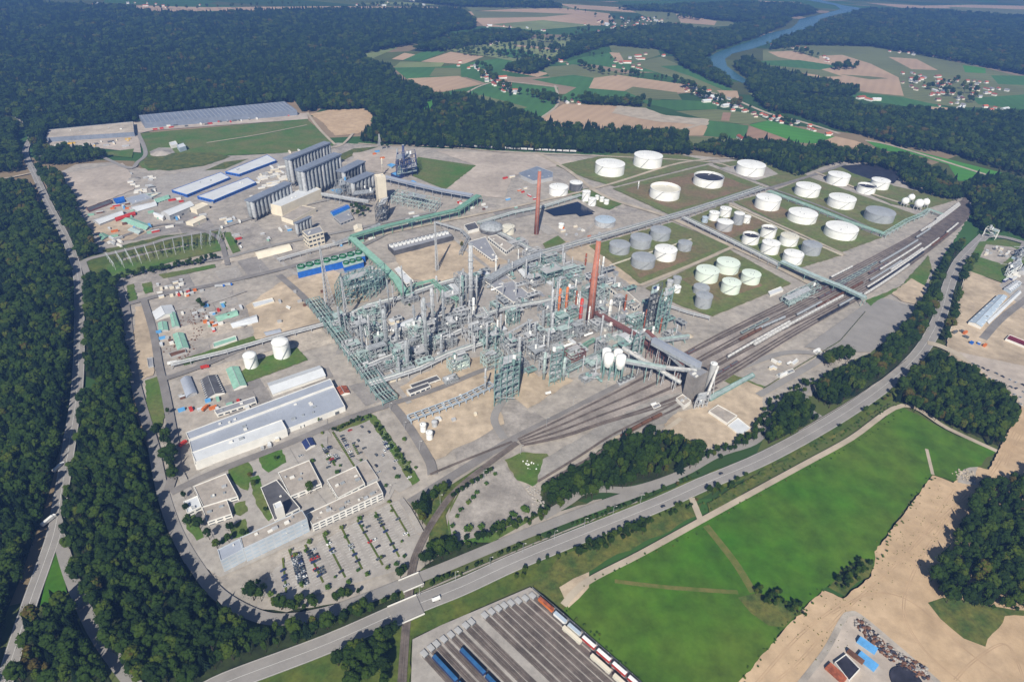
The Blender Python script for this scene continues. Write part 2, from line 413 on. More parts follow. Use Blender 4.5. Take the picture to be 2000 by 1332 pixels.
# far fields ------------------------------------------------------
for m, p in [
 ('field_tan', [(255,11),(400,15),(660,13),(900,15),(905,22),(640,20),(450,27),(340,30),(290,28)]),
 ('field_green', [(300,24),(430,22),(440,28),(410,31),(320,31)]),
 ('field_olive', [(900,8),(1130,8),(1190,20),(1000,17),(920,22)]),
 ('field_tan', [(905,24),(1000,18),(1100,17),(1190,27),(1200,40),(1180,50),(1020,56),(945,52),(925,36)]),
 ('field_olive', [(920,22),(1010,24),(1120,28),(1060,34),(930,36)]),
 ('field_pale', [(960,48),(1060,40),(1160,50),(1040,60)]),
 ('field_tan', [(1090,8),(1230,16),(1290,22),(1250,26),(1120,17)]),
 ('field_olive', [(1230,20),(1400,26),(1440,50),(1350,56),(1290,45)]),
 ('field_tan', [(1320,28),(1370,29),(1375,38),(1400,42),(1395,50),(1330,45)]),
 ('field_tan', [(1350,56),(1375,55),(1375,61),(1348,61)]),
 ('field_tan', [(1000,82),(1090,92),(1100,96),(1080,97),(1005,88)]),
 ('field_pale', [(700,8),(900,0),(1000,5),(900,12)]),
 ('field_tan', [(1480,2),(1560,5),(1580,12),(1500,10)]),
 ('field_tan', [(1690,6),(1800,12),(1900,10),(2080,14),(2080,24),(1900,18),(1760,16)]),
 ('field_olive', [(1850,14),(2080,22),(2080,44),(1960,36),(1880,26)]),
 ('field_green', [(1085,127),(1140,112),(1190,104),(1260,118),(1330,128),(1350,145),(1240,140),(1160,127)]),
 ('field_olive', [(1190,90),(1230,85),(1285,98),(1290,108),(1240,122),(1200,118)]),
 ('field_tan', [(1190,103),(1210,104),(1222,125),(1205,122)]),
 ('field_olive', [(1230,125),(1290,112),(1330,128),(1430,175),(1445,190),(1400,186),(1340,160)]),
 ('field_green', [(1290,130),(1330,128),(1420,168),(1445,190),(1350,150)]),
 ('field_tan', [(1400,177),(1440,178),(1444,192),(1420,195)]),
 ('field_tan', [(765,116),(790,104),(815,108),(787,118)]),
 ('field_green', [(787,118),(838,96),(872,101),(822,121)]),
 ('field_tan', [(822,121),(880,102),(945,111),(905,126)]),
 ('field_pale', [(768,133),(782,121),(868,123),(860,133)]),
 ('field_green', [(768,133),(862,131),(895,126),(985,128),(940,150),(795,155)]),
 ('field_olive', [(850,133),(900,134),(905,149),(838,150)]),
 ('field_tan', [(796,154),(896,149),(940,165),(855,182)]),
 ('field_green', [(900,126),(990,112),(1010,130),(965,168),(900,148)]),
 ('field_green', [(860,182),(940,166),(985,160),(1090,172),(1092,202),(1055,231),(990,215),(900,190)]),
 ('field_olive', [(940,186),(1030,210),(1010,218),(900,190)]),
 ('field_tan', [(980,138),(1006,131),(1074,144),(1050,151)]),
 ('field_olive', [(1058,132),(1125,127),(1240,148),(1160,153),(1075,152)]),
 ('field_green', [(1040,156),(1120,147),(1160,153),(1130,172),(1085,165)]),
 ('field_green', [(1125,172),(1160,153),(1200,158),(1150,173),(1245,181),(1250,196),(1130,200),(1088,194)]),
 ('field_tan', [(1160,153),(1206,147),(1340,166),(1348,182),(1212,178),(1150,173)]),
 ('field_olive', [(1220,178),(1236,170),(1322,181),(1332,196),(1250,192)]),
 ('field_green', [(1250,196),(1330,196),(1400,200),(1400,214),(1320,216),(1250,200)]),
 ('field_tan', [(1050,236),(1100,204),(1200,207),(1300,232),(1385,240),(1380,252),(1320,258),(1250,259),(1120,246),(1055,243)]),
 ('field_olive', [(1320,218),(1400,214),(1470,222),(1500,236),(1460,244),(1385,236)]),
 ('field_brown', [(1412,220),(1428,221),(1424,237),(1408,236)]),
 ('field_green', [(1385,236),(1462,246),(1455,273),(1372,266)]),
 ('field_tan', [(1320,259),(1332,243),(1382,248),(1374,265),(1330,266)]),
 ('field_brown', [(1464,247),(1556,279),(1455,274)]),
 ('field_olive', [(1340,266),(1450,272),(1560,281),(1580,288),(1400,286),(1345,285)]),
 ('field_bright', [(1462,245),(1500,236),(1632,268),(1592,281),(1556,279)]),
 ('field_tan', [(1590,282),(1632,267),(1672,276),(1718,294)]),
 ('field_bright', [(1690,275),(1762,289),(1985,345),(1920,348),(1890,354),(1872,354),(1852,322),(1795,305),(1720,294)]),
 ('field_green', [(1990,350),(2080,368),(2080,380),(2020,366)]),
 ('field_olive', [(1955,370),(2080,395),(2080,410),(1990,390)]),
 ('field_olive', [(1490,98),(1560,90),(1700,92),(1790,108),(1900,128),(1985,148),(2080,160),(2080,200),(1960,212),(1870,210),(1740,192),(1600,170),(1490,142)]),
 ('field_tan', [(1500,102),(1550,100),(1600,116),(1645,128),(1570,122),(1520,112)]),
 ('field_tan', [(1600,110),(1645,108),(1700,125),(1755,152),(1765,188),(1700,182),(1580,162),(1560,152),(1645,150),(1600,135)]),
 ('field_olive', [(1640,146),(1700,150),(1735,154),(1700,156)]),
 ('field_tan', [(1735,112),(1790,116),(1832,138),(1780,136)]),
 ('field_green', [(1470,120),(1560,118),(1640,130),(1600,137),(1500,128)]),
 ('field_tan', [(1475,130),(1600,148),(1602,151),(1500,140)]),
 ('field_bright', [(1880,128),(1925,134),(1925,144),(1885,142)]),
 ('field_green', [(1935,148),(2080,150),(2080,170),(1950,165)]),
 ('field_green', [(1620,176),(1760,190),(1850,210),(1790,212),(1650,190)]),
 ('field_tan', [(1775,207),(1870,212),(1900,220),(1860,220)]),
 ('field_green', [(1900,192),(2080,180),(2080,212),(1990,214),(1910,204)]),
 ('field_pale', [(1458,180),(1500,183),(1530,200),(1520,213),(1490,200)]),
 ('field_pale', [(710,100),(770,88),(775,95),(720,118)]),
 ('field_pale', [(835,82),(890,68),(930,64),(960,78),(900,84)]),
 ('field_pale', [(800,99),(860,97),(960,84),(1040,76),(1140,72),(1110,95),(1080,122),(1010,122),(960,112),(880,100)]),
 ('field_green', [(960,100),(1000,96),(1060,110),(1000,114)]), ('field_olive', [(1010,82),(1080,80),(1070,92),(1020,92)]),
 ('field_tan', [(1004,88),(1050,92),(1100,97),(1080,99),(1010,92)]),
 ('field_bright', [(812,223),(835,192),(855,193),(842,215),(825,225)]),
]: sheet('field', p, m)

# woodland floor
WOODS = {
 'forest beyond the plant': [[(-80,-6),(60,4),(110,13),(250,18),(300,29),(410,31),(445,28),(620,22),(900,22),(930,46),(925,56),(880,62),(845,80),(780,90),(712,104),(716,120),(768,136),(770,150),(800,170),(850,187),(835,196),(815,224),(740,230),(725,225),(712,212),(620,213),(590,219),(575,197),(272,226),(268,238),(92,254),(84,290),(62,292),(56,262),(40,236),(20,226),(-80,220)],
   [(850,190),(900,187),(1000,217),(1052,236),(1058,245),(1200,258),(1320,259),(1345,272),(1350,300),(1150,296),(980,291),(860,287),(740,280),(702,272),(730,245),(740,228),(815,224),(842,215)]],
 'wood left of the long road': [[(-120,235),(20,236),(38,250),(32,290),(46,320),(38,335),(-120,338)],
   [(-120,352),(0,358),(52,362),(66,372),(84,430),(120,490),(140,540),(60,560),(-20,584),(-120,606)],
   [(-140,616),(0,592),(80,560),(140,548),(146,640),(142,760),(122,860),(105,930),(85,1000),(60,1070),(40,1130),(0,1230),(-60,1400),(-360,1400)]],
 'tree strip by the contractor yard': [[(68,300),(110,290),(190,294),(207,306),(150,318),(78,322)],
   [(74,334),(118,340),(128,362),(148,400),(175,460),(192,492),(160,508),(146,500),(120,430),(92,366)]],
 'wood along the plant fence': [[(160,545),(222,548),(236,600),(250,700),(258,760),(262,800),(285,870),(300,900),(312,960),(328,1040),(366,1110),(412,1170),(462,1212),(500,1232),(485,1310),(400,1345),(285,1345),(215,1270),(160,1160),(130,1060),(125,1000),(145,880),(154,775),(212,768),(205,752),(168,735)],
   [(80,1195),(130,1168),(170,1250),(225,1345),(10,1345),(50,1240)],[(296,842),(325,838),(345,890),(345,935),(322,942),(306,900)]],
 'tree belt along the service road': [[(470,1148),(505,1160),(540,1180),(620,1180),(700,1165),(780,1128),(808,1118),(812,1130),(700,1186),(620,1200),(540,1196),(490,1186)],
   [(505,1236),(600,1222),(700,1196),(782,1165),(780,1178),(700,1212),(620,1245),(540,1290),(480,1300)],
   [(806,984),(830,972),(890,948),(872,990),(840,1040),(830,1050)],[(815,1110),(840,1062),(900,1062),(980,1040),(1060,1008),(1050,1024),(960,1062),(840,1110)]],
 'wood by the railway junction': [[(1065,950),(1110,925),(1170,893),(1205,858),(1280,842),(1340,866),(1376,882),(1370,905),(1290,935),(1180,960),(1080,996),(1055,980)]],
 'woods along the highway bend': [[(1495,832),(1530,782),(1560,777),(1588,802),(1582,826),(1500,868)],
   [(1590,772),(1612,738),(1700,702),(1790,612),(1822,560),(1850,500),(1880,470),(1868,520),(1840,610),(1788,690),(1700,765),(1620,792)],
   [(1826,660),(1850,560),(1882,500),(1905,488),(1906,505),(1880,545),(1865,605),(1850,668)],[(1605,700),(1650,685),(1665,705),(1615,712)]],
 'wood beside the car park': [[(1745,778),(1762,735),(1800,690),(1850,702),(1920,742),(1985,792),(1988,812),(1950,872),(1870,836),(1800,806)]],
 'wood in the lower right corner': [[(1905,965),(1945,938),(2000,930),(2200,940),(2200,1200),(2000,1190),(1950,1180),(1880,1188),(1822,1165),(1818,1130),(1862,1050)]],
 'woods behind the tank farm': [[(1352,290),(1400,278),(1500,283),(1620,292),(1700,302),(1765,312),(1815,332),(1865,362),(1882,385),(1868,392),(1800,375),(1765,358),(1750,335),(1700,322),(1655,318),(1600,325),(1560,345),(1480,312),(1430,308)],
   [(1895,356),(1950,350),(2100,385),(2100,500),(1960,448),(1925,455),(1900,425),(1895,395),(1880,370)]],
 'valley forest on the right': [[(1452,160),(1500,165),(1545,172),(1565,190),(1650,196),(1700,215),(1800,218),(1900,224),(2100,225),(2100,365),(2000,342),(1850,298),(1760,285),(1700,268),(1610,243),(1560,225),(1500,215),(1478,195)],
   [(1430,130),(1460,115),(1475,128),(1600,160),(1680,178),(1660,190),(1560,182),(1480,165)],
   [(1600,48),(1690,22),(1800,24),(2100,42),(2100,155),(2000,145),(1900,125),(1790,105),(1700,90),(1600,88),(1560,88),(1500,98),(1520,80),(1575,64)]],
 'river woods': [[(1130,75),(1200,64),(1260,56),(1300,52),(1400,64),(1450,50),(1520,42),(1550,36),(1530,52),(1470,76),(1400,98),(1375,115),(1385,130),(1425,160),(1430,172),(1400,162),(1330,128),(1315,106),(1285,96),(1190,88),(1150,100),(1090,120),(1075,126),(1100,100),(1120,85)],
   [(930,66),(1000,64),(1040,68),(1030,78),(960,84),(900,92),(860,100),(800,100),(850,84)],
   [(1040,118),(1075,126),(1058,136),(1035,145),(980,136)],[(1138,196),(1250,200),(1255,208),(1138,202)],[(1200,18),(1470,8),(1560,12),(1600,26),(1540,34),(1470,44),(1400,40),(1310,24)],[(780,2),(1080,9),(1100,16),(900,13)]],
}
for nm, ps in WOODS.items():
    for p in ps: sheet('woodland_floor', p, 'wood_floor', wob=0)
sheet('river', [(1380,116),(1400,103),(1460,83),(1500,66),(1545,56),(1557,46),(1562,38),(1600,30),(1642,19),(1630,11),(1570,0),(1600,0),(1650,12),(1692,18),(1640,28),(1602,38),(1591,52),(1572,60),(1540,69),(1500,86),(1470,96),(1430,106),(1416,116),(1420,130),(1440,145),(1462,160),(1450,163),(1430,155),(1408,142),(1386,124)], 'river')
# country roads and clearings
for px, wd in [([(1055,232),(1090,203),(1084,168)], 7), ([(905,186),(940,168),(985,160),(1090,171)], 7), ([(1340,172),(1420,190),(1500,222),(1570,240),(1640,262)], 12), ([(1383,240),(1320,257)], 9),([(2080,385),(1990,362),(1760,290),(1690,275)], 10)]:
    road('country_road', px, wd, 'path_pale')
sheet('building_site', [(1195,222),(1205,207),(1262,212),(1300,226),(1385,234),(1381,246),(1280,238)], 'path_pale', wob=3)
sheet('clearing', [(605,224),(640,216),(712,213),(728,226),(722,246),(700,262),(655,266),(630,240)], 'sand', wob=2)
sheet('clearing', [(1540,294),(1640,306),(1600,314),(1560,303)], 'gravel')
# ---------------------------------------------------------------- the site

sheet('site_ground', [(110,340),(150,322),(210,318),(280,330),(430,306),(560,300),(660,280),(700,282),(850,290),(1040,298),(1200,305),(1340,303),(1430,312),(1560,345),(1640,315),(1700,320),(1790,365),(1868,380),(1900,398),(1892,425),(1850,490),(1820,540),(1805,580),(1770,625),(1700,690),(1610,730),(1585,775),(1560,770),(1500,830),(1440,870),(1376,882),(1280,842),(1200,856),(1150,898),(1060,945),(1048,978),(1062,1005),(1175,975),(1180,990),(1000,1050),(880,1066),(815,1120),(700,1168),(560,1196),(480,1190),(440,1165),(360,1100),(325,1010),(300,900),(270,800),(250,690),(232,560),(205,545),(190,495),(170,450),(130,380)], 'gravel', wob=1.5)
rp = random.Random(5)
SITE = [(135,345),(280,335),(430,312),(560,305),(700,290),(850,298),(1040,305),(1100,330),(1180,385),(1290,425),(1240,560),(1340,640),(1180,745),(1000,850),(830,905),(640,800),(400,830),(330,760),(262,600),(205,530),(190,480)]
_a = (P(1300,740)-P(1010,865)).normalized(); _b2 = Vector((_a.y, -_a.x, 0)); _k = 0
while _k < 110:
    x, y = rp.uniform(120, 1330), rp.uniform(295, 900)
    if not inpoly(np.array([x]), np.array([y]), SITE)[0]: continue
    _k += 1; c = P(x, y); L_, W_ = rp.uniform(12, 60), rp.uniform(6, 24)
    if rp.random() < .4: L_, W_ = W_, L_
    q = [c+_a*(sx*L_*rp.uniform(.8, 1.1))+_b2*(sy*W_*rp.uniform(.8, 1.1)) for sx, sy in ((-1, -1), (1, -1), (1, 1), (-1, 1))]
    sheet('paved_patch', [proj(v) for v in q], rp.choice(['patch_a', 'patch_b', 'patch_c', 'patch_a', 'concrete']), wob=.5)
sheet('yard', [(92,256),(268,238),(276,300),(185,290),(88,292)], 'pale_yard')
sheet('yard', [(262,238),(600,222),(602,234),(300,256),(272,262)], 'pale_yard')
sheet('meadow', [(275,262),(600,234),(655,285),(560,300),(430,306),(350,330),(290,335),(262,318),(285,305),(270,270)], 'lawn', wob=1.5)
sheet('meadow', [(200,300),(262,292),(258,310),(215,305)], 'lawn')
sheet('verge', [(205,545),(150,515),(190,495),(240,500),(240,545)], 'verge')
sheet('yard', [(118,342),(240,320),(258,345),(262,372),(170,408),(150,395)], 'pale_yard', wob=1.5)
sheet('yard', [(262,372),(300,350),(420,325),(560,300),(650,288),(560,340),(330,392)], 'concrete', wob=1)
sheet('dirt_mound', [(292,298),(310,290),(335,290),(342,300),(318,308),(298,306)], 'ballast_grey')
sheet('dry_grass', [(275,310),(345,300),(420,300),(450,308),(400,325),(330,335),(290,330)], 'rough_grass', wob=1.5)
sheet('dry_grass', [(400,335),(440,318),(486,312),(440,332)], 'rough_grass')
sheet('lawn', [(815,308),(930,325),(870,372),(840,360),(805,345)], 'lawn')
sheet('lawn', [(655,308),(690,292),(740,288),(700,300),(670,315)], 'rough_grass')
sheet('yard', [(850,296),(1050,302),(1130,318),(1000,345),(985,390),(905,380),(870,372),(930,325)], 'pale_yard', wob=1.5)
sheet('yard', [(690,300),(790,292),(815,308),(805,345),(760,340),(690,330)], 'pale_yard', wob=1.5)
sheet('brown_patch', [(170,440),(250,430),(300,448),(260,470),(200,475)], 'sandy_yard', wob=2)
sheet('verge', [(200,490),(320,462),(430,452),(440,470),(330,486),(230,508)], 'rough_grass', wob=1.5)
sheet('switchyard_ground', [(206,520),(300,495),(430,470),(446,488),(330,515),(220,548)], 'lawn')
sheet('lawn', [(436,456),(450,455),(470,492),(455,497)], 'lawn')
sheet('office_forecourt', [(330,960),(500,860),(640,820),(640,870),(780,940),(760,980),(430,1130),(360,1080)], 'concrete')
sheet('car_park', [(650,845),(722,815),(820,940),(780,965),(740,930),(700,870)], 'concrete')
sheet('car_park', [(540,1110),(760,985),(790,975),(830,1050),(800,1110),(560,1180),(500,1160)], 'concrete')
for p in ([(310,538),(420,518),(422,524),(320,546)], [(248,560),(262,556),(270,590),(252,592)], [(278,556),(296,552),(300,572),(284,576)], [(284,745),(315,736),(328,785),(318,832),(290,836)], [(350,706),(520,650),(540,655),(360,716)], [(470,730),(500,705),(580,680),(602,705),(480,750)], [(505,892),(552,880),(560,905),(525,925),(512,915)], [(447,918),(482,898),(495,920),(485,960),(470,955),(450,935)], [(487,935),(505,930),(512,950),(540,1005),(525,1020),(500,985)], [(460,985),(480,980),(485,1000),(470,1010),(456,1005)], [(360,1012),(395,1000),(410,1045),(385,1058),(365,1035)], [(450,1030),(480,1015),(488,1045),(455,1055)], [(440,1050),(470,1035),(440,1062),(420,1068)], [(650,838),(720,808),(735,815),(820,940),(805,950),(722,822),(664,846)], [(985,900),(1020,885),(1068,888),(1092,910),(1040,952),(1010,940)], [(1385,715),(1500,760),(1480,775),(1400,740)]):
    sheet('lawn', p, 'lawn', wob=.8)
sheet('lawn', [(108,1060),(118,1062),(132,1160),(100,1185),(80,1185)], 'meadow')
sheet('sand_yard', [(560,545),(640,520),(700,560),(720,590),(620,600),(640,640),(500,665),(480,600)], 'sandy_yard', wob=2)
sheet('sand_yard', [(265,600),(290,600),(305,690),(300,735),(270,745),(262,680)], 'sandy_yard', wob=1)
sheet('sand_yard', [(790,700),(960,640),(985,700),(960,760),(985,830),(850,900),(800,830),(770,780)], 'sandy_yard', wob=2)
sheet('sand_yard', [(770,500),(900,470),(1010,520),(960,580),(900,560),(790,545)], 'sandy_yard', wob=2)
sheet('sand_yard', [(920,600),(1020,580),(1060,600),(960,645)], 'sandy_yard', wob=2)
sheet('sand_yard', [(1080,470),(1170,480),(1250,560),(1170,560)], 'sandy_yard', wob=2)
sheet('sand_yard', [(1010,735),(1060,720),(1120,745),(1030,800),(1005,780)], 'sandy_yard', wob=1.5)
sheet('lawn', [(1060,478),(1090,462),(1105,475),(1068,492)], 'lawn')
sheet('process_ground', [(640,640),(780,580),(900,540),(1060,500),(1180,520),(1330,630),(1330,690),(1200,740),(1100,740),(1000,700),(880,700),(760,770),(700,720)], 'concrete', wob=2)
# tank farm bunds
for m, p in [('bund_green', [(1085,325),(1200,301),(1330,304),(1392,318),(1200,366),(1150,352)]),
 ('bund_green', [(1196,370),(1382,324),(1498,369),(1315,425)]), ('bund_brown', [(1216,372),(1380,334),(1470,368),(1318,412)]),
 ('bund_green', [(1392,322),(1498,308),(1578,345),(1505,366)]), ('concrete', [(1404,330),(1482,318),(1520,342),(1474,355)]),
 ('bund_green', [(1432,396),(1498,378),(1722,466),(1640,496)]), ('bund_brown', [(1445,398),(1490,386),(1560,425),(1510,430)]),
 ('bund_green', [(1512,374),(1580,348),(1800,425),(1728,458)]), ('bund_green', [(1598,338),(1645,322),(1745,365),(1868,392),(1800,412),(1740,400)]),
 ('bund_green', [(1340,430),(1420,398),(1645,500),(1540,532)]), ('bund_brown', [(1365,440),(1460,420),(1500,440),(1420,470)]),
 ('bund_green', [(1150,482),(1312,436),(1428,482),(1255,560)]), ('bund_brown', [(1230,520),(1360,480),(1390,492),(1250,545)]),
 ('bund_green', [(1260,565),(1425,490),(1545,556),(1392,620),(1330,600)]), ('bund_brown', [(1330,548),(1430,520),(1490,560),(1400,590)]),
 ('lawn', [(1100,375),(1150,400),(1190,412),(1215,400),(1150,370)]), ('black_sheet', [(1640,326),(1700,321),(1748,336),(1762,345),(1745,360),(1700,352),(1664,340)])]:
    sheet('bund', p, m, wob=.8)
sheet('settling_pond', [(1062,413),(1128,396),(1162,416),(1082,424)], 'pond')
sheet('settling_pond', [(1120,416),(1146,410),(1160,420),(1132,425)], 'pond')
sheet('loading_yard', [(1570,680),(1700,588),(1730,584),(1796,606),(1780,630),(1700,690),(1640,690)], 'road_grey')
sheet('yard', [(1740,575),(1780,545),(1805,560),(1800,600),(1760,590)], 'sandy_yard', wob=1)
sheet('verge', [(1690,590),(1760,560),(1800,515),(1812,500),(1820,530),(1805,560),(1780,546),(1740,576),(1720,585),(1700,600)], 'lawn', wob=1)
sheet('yard', [(1298,838),(1300,815),(1380,790),(1450,745),(1490,760),(1485,830),(1440,865),(1370,880)], 'sandy_yard', wob=1)
sheet('verge', [(870,1060),(880,990),(905,950),(885,1000),(890,1055),(965,1040),(1070,1000),(960,1062)], 'lawn')
sheet('verge', [(800,985),(880,950),(950,905),(900,950),(870,1010),(880,1064),(830,1100),(840,1040)], 'rough_grass')
sheet('car_park', [(875,1010),(905,950),(970,915),(985,910),(1060,1002),(960,1045),(885,1062)], 'patch_a')
for a, b in [((553,1092),(560,1160)),((566,1078),(592,1150)),((596,1066),(632,1140)),((632,1047),(675,1130)),((668,1034),(708,1114)),((698,1018),(748,1106)),((733,1002),(780,1090)),((763,988),(800,1050))]:
    road('hedge_strip', [a, b], 1.5, 'verge')
for a, b in [((628,870),(655,912)),((650,846),(700,925)),((690,870),(700,890))]: road('hedge_strip', [a, b], 1.8, 'verge')
bm_ = MB(); LZ[0] += .006
for a, b in [((566,1078),(592,1150)),((596,1066),(632,1140)),((632,1047),(675,1130)),((668,1034),(708,1114)),((698,1018),(748,1106)),((733,1002),(780,1090)),((763,988),(800,1050)),((628,870),(655,912)),((664,848),(712,918)),((742,848),(790,918))]:
    A0, B0 = P(*a), P(*b); nb = int((B0-A0).length/2.7); e = (B0-A0).normalized(); nv = Vector((-e.y, e.x, 0))
    for k in range(nb+1):
        c = A0+e*(2.7*k); strip(bm_, [c-nv*5.6, c-nv*.9], .14, LZ[0]); strip(bm_, [c+nv*.9, c+nv*5.6], .14, LZ[0])
tag(bm_.build('parking_bay_marking', 'line_white'), None, None, kind='structure')
for a, b in [((582,540),(520,470)),((480,570),(330,610)),((360,600),(480,640)),((760,590),(900,640)),((700,690),(800,790)),((860,440),(1000,560)),((330,880),(420,1080)),((560,880),(640,1000)),((1100,640),(1240,700)),((1180,420),(1060,540)),((600,330),(760,420))]:
    road('tyre_worn_lane', [a, ((a[0]+b[0])/2+rnd.uniform(-12, 12), (a[1]+b[1])/2+rnd.uniform(-5, 5)), b], 6, 'concrete')
# roads
EDGE = [(4.6, .25, 0), (-4.6, .25, 0), (0, .3, 1)]
def hw(px, wd, lines=1, m='road_grey', name='road'):
    w2 = wd/2-.6
    return road(name, px, wd, m, lines=[(w2, .16, 0), (-w2, .16, 0), (0, .2, 0)] if lines else None)
sheet('verge', [(440,1320),(640,1240),(800,1172),(1000,1090),(1250,980),(1500,880),(1640,806),(1750,740),(1800,690),(1812,700),(1760,770),(1650,845),(1500,915),(1370,975),(1250,1035),(1100,1110),(1030,1145),(805,1250),(800,1345),(400,1345)], 'verge', wob=1)
sheet('dry_grass', [(1090,1090),(1250,1020),(1370,985),(1360,1010),(1250,1065),(1140,1125),(1100,1195),(1040,1150)], 'rough_grass', wob=2)
sheet('dry_grass', [(1380,985),(1500,915),(1640,845),(1740,790),(1640,850),(1500,930),(1385,1010)], 'rough_grass', wob=1)
highway = hw([(380,1370),(440,1336),(640,1260),(800,1189),(900,1149),(1000,1103),(1100,1062),(1200,1022),(1300,981),(1370,949),(1500,893),(1640,815),(1740,745),(1800,685),(1835,620),(1852,560),(1875,510),(1922,462)], 15.5)
hw([(1922,462),(1958,465),(2000,476),(2080,500)], 12)
service = hw([(300,870),(318,960),(345,1040),(385,1110),(430,1165),(500,1204),(560,1212),(640,1198),(720,1170),(800,1138),(870,1110),(1000,1056),(1150,998),(1250,962),(1320,935)], 9.5, 0)
hw([(1060,1012),(1110,982),(1140,962),(1180,958),(1240,958),(1330,928),(1400,890),(1470,866),(1500,835),(1540,790),(1568,770),(1580,745)], 8, 0, 'road_grey')
hw([(1600,818),(1575,800),(1570,775)], 9, 0)
left_road = hw([(34,230),(60,250),(62,268),(50,300),(70,345),(95,400),(130,470),(152,535),(156,640),(152,760),(135,880),(122,960),(108,1040),(85,1110),(60,1180),(25,1290),(0,1370)], 11)
hw([(116,1040),(125,1080),(145,1140),(185,1230),(240,1310),(290,1370)], 9, 0)
hw([(70,312),(105,300),(180,302),(250,330),(270,318),(285,300),(270,262)], 8, 0)
hw([(154,520),(175,508),(215,498),(290,480),(330,468),(420,450),(520,420),(640,392)], 9, 0)
hw([(162,512),(172,540),(178,560)], 8, 0)
hw([(200,562),(240,548),(290,530),(360,518),(440,506),(540,480),(690,450),(850,415)], 8, 0)
hw([(250,596),(330,575),(420,558),(520,535),(600,515),(700,485),(760,455)], 9, 0, 'asphalt')
hw([(215,480),(250,460),(330,440),(420,462),(440,500),(445,520)], 7, 0, 'asphalt')
hw([(232,560),(246,600),(258,700),(268,760),(285,820),(300,870)], 9, 0, 'asphalt')
hw([(282,590),(300,650),(312,720),(322,760),(335,830),(345,900),(330,960)], 8, 0, 'asphalt')
hw([(315,745),(400,715),(520,665),(640,632)], 8, 0, 'asphalt')
hw([(545,540),(600,590),(660,665),(720,745),(780,810),(835,895),(845,930)], 9, 0, 'asphalt')
hw([(335,965),(420,925),(560,870),(680,820),(770,790)], 8, 0, 'asphalt')
hw([(800,985),(880,935),(1000,862),(1100,812),(1200,760),(1300,712)], 9, 0, 'asphalt')
hw([(985,860),(965,820),(985,780)], 8, 0)
hw([(770,790),(860,760),(960,720),(1080,690),(1180,640),(1240,620)], 7, 0, 'asphalt')
hw([(700,470),(840,440),(1010,405),(1180,365),(1330,320),(1440,310)], 7, 0, 'path_pale')
hw([(1050,300),(1110,335),(1180,385),(1300,425),(1400,470),(1540,535),(1640,590)], 9, 0, 'path_pale')
hw([(1010,500),(1180,468),(1310,425),(1400,395),(1500,370),(1600,340),(1650,322)], 8, 0, 'asphalt')
hw([(1340,432),(1440,482),(1540,528),(1660,580)], 7, 0, 'asphalt')
hw([(1425,400),(1540,450),(1650,500)], 6, 0, 'path_pale')
hw([(1500,368),(1620,412),(1730,462)], 6, 0, 'asphalt')
hw([(1592,338),(1700,380),(1800,410)], 7, 0, 'path_pale')
hw([(1250,560),(1350,520),(1430,485)], 6, 0, 'path_pale')
hw([(700,282),(760,286),(860,288),(1000,300),(1200,308),(1380,318),(1430,330)], 6, 0, 'path_pale')
hw([(600,222),(625,255),(655,285)], 6, 0, 'path_pale'); hw([(690,262),(668,285),(640,292)], 6, 0, 'path_pale')
hw([(404,281),(500,266),(600,246)], 4, 0, 'path_pale')
hw([(-80,600),(0,583),(70,556)], 5, 0, 'path_pale')
hw([(62,340),(0,352),(-80,358)], 5, 0, 'path_pale')
hw([(1330,820),(1280,850),(1200,856)], 5, 0, 'path_pale')
hw([(1400,740),(1500,700),(1560,690),(1640,700)], 8, 0, 'road_grey'); hw([(1480,775),(1560,730),(1610,700)], 8, 0, 'road_grey')
# fields in front

sheet('green_field', [(1100,1195),(1145,1140),(1250,1085),(1372,1018),(1560,915),(1660,860),(1760,797),(1850,845),(1942,886),(1905,915),(1865,945),(1820,930),(1755,1010),(1708,1080),(1708,1112),(1605,1155),(1530,1230),(1445,1345),(1245,1345),(1180,1270)], 'meadow', wob=1.5)
sheet('bare_ground', [(1092,1150),(1150,1120),(1150,1150),(1110,1190)], 'sandy_yard', wob=2)
sheet('sand_field', [(1435,1345),(1530,1232),(1605,1155),(1645,1172),(1700,1128),(1708,1092),(1706,1080),(1762,1010),(1820,931),(1860,946),(1905,915),(1930,920),(1950,880),(1985,812),(2000,790),(2080,760),(2200,800),(2200,1440),(1435,1440)], 'sand', wob=.7)
for pl in ([(1860,960),(1800,1040),(1740,1110),(1650,1190),(1560,1290),(1500,1340)], [(1900,940),(1850,1010),(1790,1100),(1760,1190),(1800,1270),(1880,1340)], [(1960,1330),(1880,1270),(1780,1180),(1700,1160),(1620,1200)], [(1985,830),(1930,930),(1850,1000),(1780,1070)], [(1470,1340),(1560,1240),(1640,1180)], [(1995,1330),(1960,1260),(1900,1290),(1860,1330)], [(2050,780),(1990,850),(1960,910)]):
    for dx in (0, 4): road('wheel_rut', [(x+dx*1.2, y+dx*.6) for x, y in pl], .6, 'rut')
sheet('rough_verge', [(1810,1180),(1840,1170),(2000,1195),(2080,1200),(2000,1206),(1960,1206),(1936,1240),(1922,1266),(1880,1250),(1835,1212)], 'rough_grass', wob=1.5)
sheet('rough_verge', [(1440,1170),(1480,1160),(1540,1185),(1570,1200),(1530,1228),(1500,1225),(1465,1200)], 'rough_grass', wob=2)
sheet('rough_verge', [(1616,1150),(1640,1115),(1680,1092),(1705,1105),(1695,1130),(1648,1168)], 'rough_grass', wob=2)
sheet('gravel_slope', [(1868,945),(1880,920),(1908,915),(1905,950)], 'gravel', wob=1.5)
for pl in ([(1100,1185),(1145,1140),(1250,1085),(1368,1020),(1560,915),(1660,860),(1762,795),(1850,840),(1945,884)], [(1368,1020),(1350,975)], ):
    road('field_path', pl, 5.5, 'path_pale')
